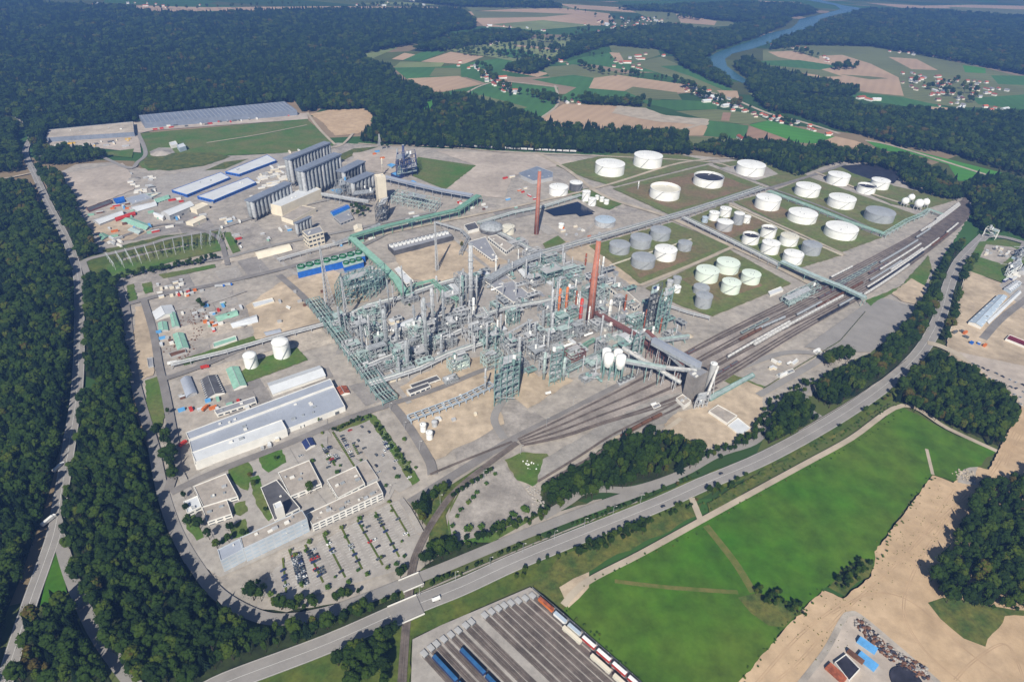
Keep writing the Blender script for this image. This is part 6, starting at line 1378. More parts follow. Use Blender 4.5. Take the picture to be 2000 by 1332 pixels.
for i, (x, y, pr, ang, lb) in enumerate([(98,1022,'white',1.25,'white lorry on the left road by the grass triangle'),(116,915,'white',1.4,'white lorry half hidden on the left road among the trees'),(136,494,'van',1.75,'white van in the shade at the left road junction'),(401,720,'red',.5,'red fire engine on the street beside the domed tanks'),(340,712,'white',.4,'white lorry parked at the grass strip in the left yard'),(430,562,'blue',.3,'blue and white lorry, left one on the upper street'),(445,559,'blue',.3,'blue and white lorry, right one on the upper street'),(471,485,'van',2.2,'lone blue-white van on the square by the lawn strip'),(1275,795,'van',.4,'small white van by the tracks'),(1070,772,'van',.4,'white van on the street before the teal structure'),(620,770-30,'van',.4,'white van behind the workshop hall'),(402,800,'orange',1.3,'orange lorry by the long workshop end'),(358,870,'red',1.2,'red and orange lorry at the workshop gable'),(1594,688,'white',.6,'white lorry at the gate house'),(1530,735,'white',.6,'white lorry waiting at the truck stop'),(1540,712,'van',.6,'white van near the drum store')]):
    o = put(TRK[pr], P(x, y), ang, 'lorries and vans about the site'); o['label'] = lb
# ------------------------------------------------------------------ rolling stock
def wagon_proto(kind, m, m2='dark_metal', L_=14.0):
    nm = {'tank': 'tank_wagon', 'box': 'covered_wagon', 'hopper': 'hopper_wagon', 'flat': 'container_wagon', 'coach': 'rail_coach'}[kind]
    t = thing(nm, 'x', 'coach' if kind == 'coach' else 'wagon', (0, 0, -50)); parts = []
    parts.append(('chassis', MB().box((0, 0, .95), L_-.9, 2.5, .3), 'dark_metal'))
    for s in (-1, 1): parts.append(('bogie', MB().box((s*L_*.33, 0, .25), 2.6, 2.1, .7), m2))
    if kind == 'tank':
        b = MB().tube((-L_*.44, 0, 2.75), (L_*.44, 0, 2.75), 1.5, n=14); b.tube((L_*.44, 0, 2.75), (L_*.47, 0, 2.75), 1.5, .8, 14); b.tube((-L_*.47, 0, 2.75), (-L_*.44, 0, 2.75), .8, 1.5, 14)
        parts += [('barrel', b, m), ('dome', MB().tube((0, 0, 4.1), (0, 0, 4.6), .5), m)]
    elif kind == 'box':
        q = [(-1.45, 1.27), (-1.45, 3.4), (-1.05, 4.1), (0, 4.35), (1.05, 4.1), (1.45, 3.4), (1.45, 1.27)]; n = len(q)
        b = MB().add([(x, y, z) for x in (-L_*.46, L_*.46) for y, z in q], [(i, n+i, n+(i+1) % n, (i+1) % n) for i in range(n)]+[tuple(range(n)), tuple(range(2*n-1, n-1, -1))]); parts.append(('body', b, m))
    elif kind == 'hopper':
        b = MB().add([(x, y, z) for z, fx, fy in ((1.3, .34, .9), (2.2, .45, 1.4), (3.6, .46, 1.45)) for x, y in ((-L_*fx, -fy), (L_*fx, -fy), (L_*fx, fy), (-L_*fx, fy))], [(4*k+i, 4*k+(i+1) % 4, 4*k+4+(i+1) % 4, 4*k+4+i) for k in (0, 1) for i in range(4)]); parts += [('body', b, m), ('load', MB().box((0, 0, 3.0), L_*.9, 2.7, .25), 'dark_metal')]
    elif kind == 'flat': parts += [('container', MB().box((0, 0, 1.3), L_*.9, 2.5, 2.6), m), ('lid', MB().box((0, 0, 3.92), L_*.9, 2.6, .15), m2 if m2 != 'dark_metal' else m)]
    else: parts += [('body', MB().box((0, 0, 1.28), L_*.97, 2.85, 2.3), m), ('roof', MB().box((0, 0, 3.6), L_*.96, 2.5, .45), m2), ('window', MB().box((0, 0, 2.3), L_*.88, 2.9, .7), 'glass')]
    for nm2, mb, mm in parts: o = mb.build(nm2, mm); o.parent = t
    return t
WP = {'white tank': wagon_proto('tank', 'wagon_pale'), 'grey tank': wagon_proto('tank', 'tank_grey'), 'black tank': wagon_proto('tank', 'seal_black'), 'white covered': wagon_proto('box', 'wagon_pale'), 'brown covered': wagon_proto('box', 'brown'), 'teal hopper': wagon_proto('hopper', 'pale_teal'), 'brown hopper': wagon_proto('hopper', 'brown_red')}
def train(line, x0, x1, kind, grp, batch, L_=14.6, where='', z=None):
    d = [0]
    for a, b in zip(line, line[1:]): d.append(d[-1]+(b-a).length)
    def at_(s):
        i = 0
        while i < len(line)-2 and d[i+1] < s: i += 1
        f = (s-d[i])/(d[i+1]-d[i]); return line[i]+(line[i+1]-line[i])*f, line[i+1]-line[i]
    s = 0
    while s < d[-1]-8:
        p, dr = at_(s); px = proj((p.x, p.y, 1))[0]
        if x0 <= px <= x1 and len(batch) < 290:
            o = copy_tree(WP[kind]); o.location = (p.x, p.y, (TZ+.28) if z is None else z); o.rotation_euler = (0, 0, atan2(dr.y, dr.x)); o['group'] = grp; batch.append((o, kind+' wagon')); s += L_
        else: s += 5
wb = []; gr = 'goods wagons in the refinery rail yard'
for k, x0, x1, kd in [(10,1478,1646,'white covered'),(9,1425,1545,'white tank'),(11,1500,1540,'white tank'),(8,1560,1600,'grey tank'),(4,1625,1712,'teal hopper'),(5,1640,1700,'teal hopper'),(3,1600,1640,'brown hopper'),(12,1695,1830,'white tank'),(13,1700,1800,'black tank'),(14,1690,1770,'white covered'),(12,1850,1868,'white tank'),(13,1640,1680,'grey tank'),(14,1600,1660,'black tank'),(11,1740,1800,'white covered'),(0,1625,1662,'white tank'),(1,1800,1872,'white covered'),(2,1815,1875,'white covered'),(0,1830,1868,'white tank'),(3,1790,1815,'grey tank'),(6,1450,1480,'brown covered'),(12,1400,1445,'brown hopper'),(7,1700,1730,'brown hopper'),(2,1330,1350,'brown hopper'),(5,1720,1790,'grey tank'),(6,1600,1650,'brown hopper'),(7,1480,1530,'grey tank'),(8,1720,1800,'white tank'),(9,1600,1680,'brown covered'),(10,1700,1760,'grey tank'),(4,1450,1500,'teal hopper'),(13,1820,1850,'brown covered')]:
    train(TRACKS[k], x0, x1, kd, gr, wb)
train(south2, 1218, 1300, 'brown covered', gr, wb)
number([q for q in wb], 'in the rail yard')
edge = smooth_line([P(x, y) for x, y in [(888,288),(950,291),(1040,296),(1130,300)]], 5); we = []; train(edge, 880, 1135, 'white covered', 'white wagons along the forest edge', we, 15, z=LZ[0]-.2); number(we, 'along the forest edge')
# terminal trains
WP.update({'orange open': wagon_proto('flat', 'orange', 'rust', 15), 'blue and white container': wagon_proto('flat', 'white_paint', 'tank_blue', 12), 'red and white container': wagon_proto('flat', 'red', 'white_paint', 12), 'cream container': wagon_proto('flat', 'tank_cream', 'wall_cream', 18), 'dark blue': wagon_proto('coach', 'navy', 'coach_blue', 24)})
def line_train(px, dirv, items, L_, grp):
    s = 0; a = P(*px); out = []
    for kd in items:
        p = a+dirv*(s+L_/2); o = copy_tree(WP[kd]); o.location = (p.x, p.y, TZ+.28); o.rotation_euler = (0, 0, atan2(dirv.y, dirv.x)); o['group'] = grp; out.append((o, kd+(' coach' if kd == 'dark blue' else ' wagon'))); s += L_
    return out
tb = line_train((1049,1174), dv, ['orange open'], 17, 'trains in the terminal')+line_train((1080,1203), dv, ['blue and white container']*2+['red and white container']*9, 13, 'trains in the terminal')+line_train((1096,1230), dv, ['cream container']*1, 19, 'trains in the terminal')+line_train((1150,1285), dv, ['cream container']*2, 19, 'trains in the terminal')+line_train((899,1275), dv, ['dark blue']*3, 25, 'trains in the terminal')+line_train((846,1288), dv, ['dark blue']*3, 25, 'trains in the terminal')
number(tb, 'in the rail terminal')
for d_ in (CARP, TRK, WP):
    for o in d_.values(): subtree_remove(o)
# ------------------------------------------------------------------ loose things on the yards
def boxes(poly, n, where, mats, smin=(2.4, 2.6), L=(5, 12), seed=1, group=None, ang0=None, name='shipping_container', cat='container'):
    r = random.Random(seed); out = []; xs = [p[0] for p in poly]; ys = [p[1] for p in poly]; tr = 0
    a0 = atan2(da.y, da.x) if ang0 is None else ang0
    while len(out) < n and tr < 4000:
        tr += 1; x, y = r.uniform(min(xs), max(xs)), r.uniform(min(ys), max(ys))
        if not inpoly(np.array([x]), np.array([y]), poly)[0]: continue
        p = P(x, y, 1); z = gz(p); l = r.uniform(*L); w_ = r.uniform(2.4, 3.2); h = r.uniform(2.4, 3.2); m, cn = r.choice(mats); ang = a0+r.choice((0, 0, pi/2))+r.uniform(-.08, .08)
        t = thing(name, '', cat, (p.x, p.y, z), group or cat+'s '+where)
        MB().box((p.x, p.y, z), l, w_, h, ang).build('body', m, t); MB().box((p.x, p.y, z+h), l+.1, w_+.1, .12, ang).build('roof', 'roof_pale' if r.random() < .4 else m, t)
        d = Vector((cos(ang), sin(ang), 0))*(l/2+.04); MB().box((p.x+d.x, p.y+d.y, z+.2), .08, w_*.8, h*.85, ang).build('door', 'dark_metal', t)
        out.append((t, cn+' '+cat))
    number(out, where)
MC = [('red', 'red'), ('wall_white', 'white'), ('wall_white', 'white'), ('pale_metal', 'silver'), ('light_blue', 'light blue'), ('orange', 'orange'), ('brown', 'brown'), ('roof_green', 'green'), ('wall_grey', 'grey')]
MW = [('wall_white', 'white'), ('wall_white', 'white'), ('wall_cream', 'cream'), ('pale_metal', 'silver')]
boxes([(165,425),(240,385),(330,385),(420,400),(400,440),(300,455),(220,470),(180,450)], 46, 'in the contractor yard', MC, seed=2)
boxes([(205,470),(255,462),(260,480),(210,488)], 6, 'at the lower yard corner', MW, seed=3, L=(9, 14), ang0=2.5)
boxes([(240,335),(300,345),(310,385),(262,378)], 22, 'on the grey storage strip', MW+[('wall_grey', 'grey'), ('dark_metal', 'dark')], seed=4)
boxes([(487,352),(545,320),(570,330),(565,360),(505,370)], 34, 'behind the blue-fronted halls', MW, seed=5, L=(8, 16))
boxes([(490,385),(560,352),(566,362),(500,395)], 12, 'beside the near silo bank', MW, seed=6)
boxes([(560,298),(650,284),(660,290),(580,305)], 9, 'along the far yard road', MW, seed=7, L=(8, 14))
boxes([(420,425),(470,415),(480,440),(430,448)], 7, 'on the square left of the pale hall', MW+[('light_blue', 'light blue')], seed=8)
boxes([(460,460),(560,440),(575,465),(480,490)], 9, 'on the square in front of the pale hall', MC, seed=9)
boxes([(300,583),(345,575),(395,560),(395,572),(310,592)], 12, 'along the upper street', [('orange', 'orange'), ('red', 'red'), ('wall_cream', 'cream'), ('wall_grey', 'grey')], seed=10, L=(3, 7))
boxes([(298,560),(370,545),(372,560),(310,575)], 12, 'in the scrap yard', MW+[('wall_grey', 'grey')], seed=11, L=(3, 7))
boxes([(340,610),(420,590),(490,580),(480,600),(400,660),(370,640)], 22, 'in the left yard', MC, seed=12, L=(3, 9))
boxes([(360,690),(330,690),(300,660),(318,640)], 6, 'left of the green sheds', MC, seed=13, L=(3, 8))
boxes([(335,770),(520,790),(500,800),(345,815)], 12, 'behind the long workshop hall', MC, seed=14, L=(3, 8))
boxes([(395,880),(640,815),(660,820),(400,930)], 8, 'in front of the long workshop hall', MW, seed=15, L=(2.5, 5))
boxes([(690,290),(800,292),(810,340),(760,345),(830,345)], 5, 'near the far blue unit', MC, seed=16)
boxes([(640,470),(720,460),(730,470),(650,485)], 6, 'under the cream control block', MC, seed=17)
boxes([(780,420),(860,410),(870,425),(790,440)], 3, 'on the concrete by the green bridge', MW, seed=18)
boxes([(1100,440),(1180,448),(1170,470),(1090,460)], 9, 'by the round clarifier', MW+[('orange', 'orange')], seed=19, L=(3, 8))
boxes([(880,395),(985,385),(1040,400),(960,420)], 10, 'right of the green bridge end', MC, seed=20, L=(4, 9))
boxes([(1000,345),(1050,385),(1040,395),(985,350)], 7, 'along the striped lane', [('orange', 'orange'), ('red', 'red'), ('wall_cream', 'cream')], seed=21)
boxes([(295,232+17),(575,222),(575,226),(297,256)], 30, 'in front of the long grey warehouse', [('red', 'red'), ('wall_white', 'white'), ('rust', 'rusty'), ('dark_metal', 'dark')], seed=22, L=(6, 12))
boxes([(95,281),(250,272),(258,278),(250,288),(110,288)], 16, 'on the pale yard below the forest', MW+[('yellow', 'yellow'), ('dark_metal', 'dark')], seed=23, L=(5, 14))
boxes([(1500,700),(1570,670),(1560,690),(1500,745)], 4, 'by the truck stop', MW, seed=24, L=(3, 8))
boxes([(1870,640),(1960,700),(1940,710),(1860,660)], 7, 'on the sandy east yard', [('blue', 'blue'), ('orange', 'orange'), ('dark_metal', 'dark')], seed=25, L=(3, 9))
boxes([(1995,490),(1990,530),(1975,560),(1960,560),(1975,500)], 18, 'in the right-hand plant', MW+[('navy', 'navy'), ('tank_blue', 'blue-grey')], seed=26, L=(5, 14))
boxes([(1915,505),(1930,482),(1970,487),(1980,495),(1955,512)], 16, 'on the walled gravel pad', MW+[('dark_metal', 'dark')], seed=27, L=(2, 5))
boxes([(810,790),(900,760),(960,790),(880,850)], 6, 'on the sandy yard in the core', MW, seed=28, L=(2, 5))
boxes([(560,560),(640,560),(640,630),(520,650)], 7, 'on the open sandy square', [('brown', 'brown'), ('wall_grey', 'grey')], seed=29, L=(2, 6))
def one_box(nm, cat, label, a, b, w_, h, m):
    A_, B_ = P(*a, 1), P(*b, 1); c = (A_+B_)/2; z = gz(c); t = thing(nm, label, cat, (c.x, c.y, z)); ang = atan2((B_-A_).y, (B_-A_).x); L_ = (B_-A_).length
    MB().box((c.x, c.y, z), L_, w_, h, ang).build('body', m, t); MB().box((c.x, c.y, z+h), L_-.4, w_-.4, .15, ang).build('lid', m, t)
one_box('skip', 'container', 'long light blue skip beside the stone rubble', (1674,1252), (1709,1276), 5, 2.6, 'light_blue'); one_box('skip', 'container', 'light blue skip right of the black topped bin', (1674,1281), (1709,1309), 6, 2.6, 'light_blue')
one_box('skip', 'container', 'rust brown skip left of the black topped bin', (1614,1303), (1648,1333), 6, 2.4, 'rust'); one_box('skip', 'container', 'narrow brown skip right against the black topped bin', (1653,1274), (1684,1298), 2.5, 2.8, 'brown')
p = P(1768,1336); t = thing('round_basin', 'big black round basin at the lower right edge', 'basin', (p.x, p.y, gz(p))); r = 30*mpp(p)
MB().lathe((p.x, p.y, gz(p)), [(r, -1), (r, 1.2), (r-.4, 1.2), (r-.5, .8)], 36).build('rim', 'seal_black', t); MB().lathe((p.x, p.y, gz(p)), [(r-.4, .9), (0, .9)], 36).build('cover', 'seal_black', t)
def rubble(label, px, n, s, m1, m2, spread):
    q = resample([P(x, y, 1) for x, y in px], n); mb = MB(); V, F = IC0
    for p in q:
        for _ in range(2):
            x, y = p.x+rnd.uniform(-spread, spread), p.y+rnd.uniform(-spread, spread); k = s*rnd.uniform(.5, 1.4)
            mb.add([(x+v.x*k*rnd.uniform(.6, 1.3), y+v.y*k*rnd.uniform(.6, 1.3), gz((x, y))+k*.3+v.z*k*rnd.uniform(.5, 1)) for v in V], F)
    return tag(mb.build('rubble', m1), label, 'rubble', kind='stuff')
import bmesh as _b
_m = _b.new(); _b.ops.create_icosphere(_m, subdivisions=1, radius=1); IC0 = ([v.co.copy() for v in _m.verts], [tuple(q.index for q in f.verts) for f in _m.faces]); _m.free()
rubble('heap of mixed stone and scrap along the yard rim', [(1678,1222),(1700,1245),(1718,1262),(1740,1280),(1770,1298),(1800,1315)], 70, 1.3, 'brown', 'wall_grey', 4.5)
rubble('pale stone pieces mixed into the scrap heap along the yard rim', [(1678,1220),(1700,1243),(1718,1260),(1740,1278),(1770,1296),(1800,1313)], 60, 1.2, 'concrete', 'wall_grey', 4.5)
rubble('dark scrap pieces mixed into the heap along the yard rim', [(1680,1224),(1700,1247),(1718,1264),(1740,1282),(1770,1300),(1800,1318)], 50, 1.3, 'seal_black', 'wall_grey', 4.5)
rubble('pale boulders spilled at the branch line corner', [(1040,955),(1048,968),(1052,980),(1050,990)], 40, 1.1, 'concrete', 'wall_grey', 5)
rubble('loose stones on the slope beside the lower right wood', [(1872,930),(1890,928),(1900,940)], 50, .9, 'path_pale', 'wall_grey', 6)
rubble('scattered scrap in the left yard', [(345,625),(375,635),(380,610),(400,608),(362,700),(330,680)], 60, .9, 'brown', 'wall_grey', 6)
rubble('stones and clods scattered over the bare sandy field', [(1850,960),(1800,1030),(1740,1110),(1650,1190),(1560,1290)], 110, .4, 'worn', 'wall_grey', 14)
rubble('little white stones on the lawn by the junction', [(1030,903),(1036,908),(1042,912)], 8, .7, 'white_paint', 'wall_grey', 5)
# ------------------------------------------------------------------ walls, fences, bridges
def wallrun(name, label, px, wd, h, m, z0=0):
    pts = [P(x, y, 1) for x, y in px]; c = pts[len(pts)//2]; t = thing(name, label, 'fence' if name == 'fence' else 'wall', (c.x, c.y, 0)); q = resample(pts, max(2, min(90, int(sum((b-a).length for a, b in zip(pts, pts[1:]))/9))))
    for p in q: MB().bar((p.x, p.y, 0), (p.x, p.y, gz(p)+h+.3), .22).build('post', 'pale_metal', t)
    mb = MB()
    for a, b in zip(q, q[1:]):
        d = (b-a).normalized(); n_ = Vector((-d.y, d.x, 0))*wd/2; za, zb = gz(a), gz(b)
        mb.add([(a.x+n_.x, a.y+n_.y, za), (b.x+n_.x, b.y+n_.y, zb), (b.x-n_.x, b.y-n_.y, zb), (a.x-n_.x, a.y-n_.y, za), (a.x+n_.x, a.y+n_.y, za+h), (b.x+n_.x, b.y+n_.y, zb+h), (b.x-n_.x, b.y-n_.y, zb+h), (a.x-n_.x, a.y-n_.y, za+h)], [(0, 1, 5, 4), (1, 2, 6, 5), (2, 3, 7, 6), (3, 0, 4, 7), (4, 5, 6, 7)])
    mb.build('panel', m, t)
wallrun('noise_wall', 'long pale noise wall between the highway and the service road', [(800,1166),(860,1139),(960,1096),(1050,1058),(1150,1018),(1250,979)], .3, 1.6, 'concrete')
wallrun('noise_wall', 'pale noise wall along the highway bend below the wood', [(1560,842),(1640,795),(1720,745),(1770,705)], .3, 1.8, 'concrete')
wallrun('retaining_wall', 'white wall beside the eastern sandy yard', [(1885,535),(1868,600),(1850,665)], .6, 2.0, 'wall_cream')
wallrun('fence', 'wire fence along the lower edge of the rail yard', [(1490,760),(1560,715),(1640,668),(1690,610)], .1, 1.6, 'rough_grass')
wallrun('fence', 'fence between the rail terminal and the green field', [(1040,1152),(1120,1220),(1200,1290),(1258,1342)], .15, 2.0, 'dark_metal')
wallrun('guard_rail', 'pale guard rail on the left road beside the forest strip', [(64,262),(66,290),(80,340),(105,395),(140,470),(158,512)], .25, .9, 'path_pale')
wallrun('ramp_wall', 'pale concrete ramp wall beside the lower car park', [(782,975),(800,1000),(822,1042)], 5, 1.2, 'concrete')
def bridge(label, x, y, L_, wd, ang, zt, m='concrete'):
    p = P(x, y, zt); t = thing('road_bridge', label, 'bridge', (p.x, p.y, 0)); d = Vector((cos(ang), sin(ang), 0)); n_ = Vector((-d.y, d.x, 0))
    MB().box((p.x, p.y, zt-.5), L_, wd, .5, ang).build('deck', m, t)
    for s in (-1, 1): e = p+n_*(wd/2-.25)*s; MB().box((e.x, e.y, zt+.02), L_, .4, 1.1, ang).build('parapet', 'wall_white', t); 
    for s in (-1, 1): e = p+d*(L_/2-.8)*s; MB().box((e.x, e.y, -.5), 1.4, wd*.98, zt, ang).build('abutment', 'concrete', t)
hd = P(800,1185)-P(760,1202); bridge('highway bridge carrying the road over the branch line', 793, 1192, 22, 17.5, atan2(hd.y, hd.x), LZ[0]+.35, 'road_grey')
hd = P(830,1137)-P(780,1158); bridge('service road bridge over the branch line', 803, 1137, 16, 11.5, atan2(hd.y, hd.x), LZ[0]+.35, 'road_grey')
# street lamps
lp = None; lb = []
for px, wh in [([(250,592),(330,571),(420,554),(520,531),(600,511)], 'along the upper street'), ([(640,655),(700,738),(760,800),(820,880)], 'beside the teal rack street'), ([(860,985),(1000,905),(1100,800),(1200,752),(1300,704)], 'along the rail side street'), ([(560,1060),(620,1030),(700,992),(760,965)], 'in the lower office car park'), ([(820,1165),(950,1110),(1100,1048),(1250,985)], 'beside the highway'), ([(1420,705),(1520,650),(1620,598),(1720,540)], 'over the rail yard')]:
    bt = []
    for p in resample([P(x, y, 1) for x, y in px], 8):
        z = gz(p); t = thing('street_lamp', '', 'lamp post', (p.x, p.y, z), 'lamp posts '+wh)
        o = MB().tube((0, 0, -.5), (0, 0, 11), .16, .1, 6).build('pole', 'pale_metal'); o.parent = t; o = MB().bar((0, 0, 10.9), (1.8, 0, 11.2), .14).build('arm', 'pale_metal'); o.parent = t; o = MB().box((1.9, 0, 11.1), 1.1, .4, .2).build('lamp_head', 'wall_white'); o.parent = t
        bt.append((t, 'slim lamp post'))
    number(bt, wh)
# ------------------------------------------------------------------ villages
def house_proto(wm, rm, big):
    t = thing('house', 'x', 'house', (0, 0, -80)); L_, W_, h = (14, 9.5, 5.5) if not big else (30, 12, 6)
    o = MB().box((0, 0, -.5), L_, W_, h+.5).build('wall', wm); o.parent = t
    r = 3.6; ov = .7; vs = [(sx*(L_/2+ov), sy*(W_/2+ov), h-.3) for sx in (-1, 1) for sy in (-1, 1)]+[(sx*(L_/2+ov), 0, h+r) for sx in (-1, 1)]
    o = MB().add(vs, [(0, 2, 5, 4), (3, 1, 4, 5), (1, 0, 4), (2, 3, 5)]).build('roof', rm); o.parent = t
    c = MB().box((L_*.2, 1.2, h+1), .9, .9, r).build('chimney', 'brick_red'); c.parent = o
    return t
HP = {'white house with a red roof': house_proto('wall_white', 'roof_red', 0), 'white house with a brown roof': house_proto('wall_cream', 'brown_red', 0), 'white house with a grey roof': house_proto('wall_white', 'roof_grey', 0), 'large red-roofed barn': house_proto('wall_white', 'roof_red', 1), 'large pale-roofed barn': house_proto('wall_white', 'roof_pale', 1)}
HK = list(HP)
def village(where, pts, n, sp, big=.12):
    b = []; q = resample([P(x, y, 0) for x, y in pts], n)
    for p in q:
        x, y = p.x+rnd.uniform(-sp, sp), p.y+rnd.uniform(-sp, sp)*1.3; k = rnd.choice(HK[3:]) if rnd.random() < big else rnd.choice(HK[:3]+HK[:1])
        if any((Vector((x, y, 0))-o.location).length < 13 for o, _ in b): continue
        o = copy_tree(HP[k]); o.location = (x, y, gz((x, y))); o.rotation_euler = (0, 0, rnd.choice((.3, .3+pi/2))+rnd.uniform(-.3, .3)); s = rnd.uniform(.6, .95); o.scale = (s, s, s); o['group'] = 'houses '+where; b.append((o, k))
    number(b, where)
village('in the field village', [(905,126),(925,136),(945,140),(960,150),(975,160),(985,168),(975,172),(962,158),(950,150)], 34, 30)
village('in the farm below the field village', [(992,176),(1000,182),(1010,180)], 5, 24, .8)
village('in the roadside hamlet', [(1340,168),(1358,178),(1372,188),(1392,198),(1410,205),(1450,216),(1430,206),(1400,196),(1372,180)], 42, 28, .25)
village('along the valley road', [(1440,216),(1480,228),(1530,240),(1580,252),(1622,264)], 20, 18)
village('in the hamlet on the hill', [(1195,122),(1205,128),(1235,136),(1238,118),(1258,112),(1280,108)], 20, 26, .2)
village('in the hollow hamlet', [(925,88),(950,87),(975,82)], 10, 26)
village('in the garden hamlet', [(1038,115),(1060,116),(1085,120),(1100,124)], 10, 24)
village('near the upper fields', [(945,52),(960,54),(975,53),(1058,60),(1068,62)], 7, 24)
village('in the upper town', [(1150,52),(1180,48),(1205,46),(1240,40),(1270,36),(1280,44),(1300,48),(1290,50),(1240,52),(1215,56),(1195,64),(1185,70),(1205,68)], 66, 75, .1)
village('in the town on the right', [(1770,150),(1800,150),(1790,165),(1810,180),(1835,172),(1860,158),(1880,160),(1900,170),(1930,168),(1940,175),(1900,185),(1880,178),(1850,190),(1830,200),(1860,204),(1880,196),(1840,180),(1800,160)], 84, 45, .08)
village('along the plateau edge', [(1515,92),(1550,95),(1580,96)], 6, 20); village('below the right-hand forest', [(1725,98),(1760,104),(1800,108),(1850,115),(1880,120)], 14, 40)
village('at the long barns', [(1677,193),(1690,195),(1708,197)], 4, 6, 1.0); village('on the far left plain', [(190,8),(220,9),(345,14),(370,14)], 10, 60, .3); village('on the far middle plain', [(690,18),(700,20),(730,18),(800,8),(880,3)], 14, 110, .3)
village('by the big tan field', [(1108,200),(1120,202),(1130,203)], 4, 12, .5); village('at the lower field edge', [(1444,274),(1452,275),(1462,276)], 3, 6, 1.0)
village('on the river plateau', [(1635,130),(1645,133),(1600,112)], 5, 14, .3); village('at the right edge', [(1930,215),(1960,220),(1990,222)], 7, 30)
for o in HP.values(): subtree_remove(o)
# ------------------------------------------------------------------ trees
import bmesh
def ico(sub):
    bm = bmesh.new(); bmesh.ops.create_icosphere(bm, subdivisions=sub, radius=1)
    v = [x.co.copy() for x in bm.verts]; f = [tuple(q.index for q in x.verts) for x in bm.faces]; bm.free(); return v, f
IC1 = ico(1); IC2 = ico(2)
def crown(mb, seed, R, zc, hz, nb, leaves, sq=.8):
    r = random.Random(seed)
    for k in range(nb):
        a = r.uniform(0, 2*pi); u = r.uniform(-.75, 1); rad = R*.62*math.sqrt(max(0, 1-u*u*.7))*r.uniform(.6, 1.05)
        c = Vector((rad*cos(a), rad*sin(a), zc+u*hz*.62)); s = R*r.uniform(.26, .46)
        V, F = IC2 if k % 3 == 0 else IC1
        mb.add([(c.x+v.x*s*r.uniform(.75, 1.25), c.y+v.y*s*r.uniform(.75, 1.25), c.z+v.z*s*sq*r.uniform(.7, 1.3)) for v in V], F)
    for k in range(leaves):
        a = r.uniform(0, 2*pi); u = r.uniform(-.8, 1); q = math.sqrt(max(0, 1-u*u)); e = r.uniform(.86, 1.12)
        c = Vector((R*q*e*cos(a)*.95, R*q*e*sin(a)*.95, zc+u*hz*e)); s = R*r.uniform(.05, .12)
        d = [Vector((r.uniform(-1, 1), r.uniform(-1, 1), r.uniform(-1, 1)))*s for _ in range(3)]
        mb.add([c+d[0], c+d[1], c+d[2]], [(0, 1, 2)])
def conifer(mb, seed, R, h):
    r = random.Random(seed); nl = 7
    for k in range(nl):
        z0 = h*(.16+.72*k/nl); rr = R*(1-k/nl)*.95+.35; n = 9; z1 = min(h, z0+h*.24)
        vs = [(0, 0, z1)]+[((rr*(1 if i % 2 else .62)*r.uniform(.8, 1.15))*cos(2*pi*i/n/2+k), (rr*(1 if i % 2 else .62)*r.uniform(.8, 1.15))*sin(2*pi*i/n/2+k), z0-r.uniform(0, .6)) for i in range(2*n)]
        mb.add(vs, [(0, 1+i, 1+(i+1) % (2*n)) for i in range(2*n)]+[tuple(range(2*n, 0, -1))])
def trunk(mb, seed, h, r0):
    r = random.Random(seed); top = Vector((r.uniform(-.4, .4), r.uniform(-.4, .4), h))
    mb.tube((0, 0, -.8), top, r0, r0*.45, n=6)
    for k in range(3):
        a = r.uniform(0, 6.28); mb.tube(top*.7, top+Vector((1.8*cos(a), 1.8*sin(a), 2.2)), r0*.4, r0*.12, n=4)
KINDS = []   # (crown mesh, trunk mesh, name)
def mk_kind(name, cm, tm, crm):
    res = []
    for mb, m, nm in ((cm, crm, 'crown'), (tm, 'bark', 'trunk')):
        me = bpy.data.meshes.new(nm); me.from_pydata([tuple(v) for v in mb.v], [], mb.f); me.materials.append(MATS[m]); res.append(me)
    me = bpy.data.meshes.new(name+'_whole'); n = len(cm.v)
    me.from_pydata([tuple(v) for v in cm.v+tm.v], [], cm.f+[tuple(i+n for i in f) for f in tm.f])
    me.materials.append(MATS[crm]); me.materials.append(MATS['bark'])
    me.polygons.foreach_set('material_index', [0]*len(cm.f)+[1]*len(tm.f)); me.update()
    KINDS.append((res[0], res[1], me, name))
for s in range(5):
    c = MB(); crown(c, 10+s, 5.2, 11.5, 6.2, 26, 260); t_ = MB(); trunk(t_, s, 8.5, .42); mk_kind('broadleaf', c, t_, 'leaves')
for s in range(2):
    c = MB(); conifer(c, 30+s, 3.6, 20); t_ = MB(); trunk(t_, 40+s, 6, .35); mk_kind('conifer', c, t_, 'needles')
for s in range(2):
    c = MB(); crown(c, 50+s, 2.4, 2.2, 2.0, 9, 120, .9); t_ = MB(); trunk(t_, 60+s, 1.6, .16); mk_kind('shrub', c, t_, 'shrub_leaves')
BROAD, CON, SHR = [0, 1, 2, 3, 4], [5, 6], [7, 8]
LONE = []; MASS = []     # (x, y, z, sx, sz, rot, kind, where)
rs = np.random.RandomState(3)
LEV = [(0, 800, 6.3), (800, 1500, 8.2), (1500, 2500, 11.5), (2500, 4000, 17), (4000, 12000, 26)]
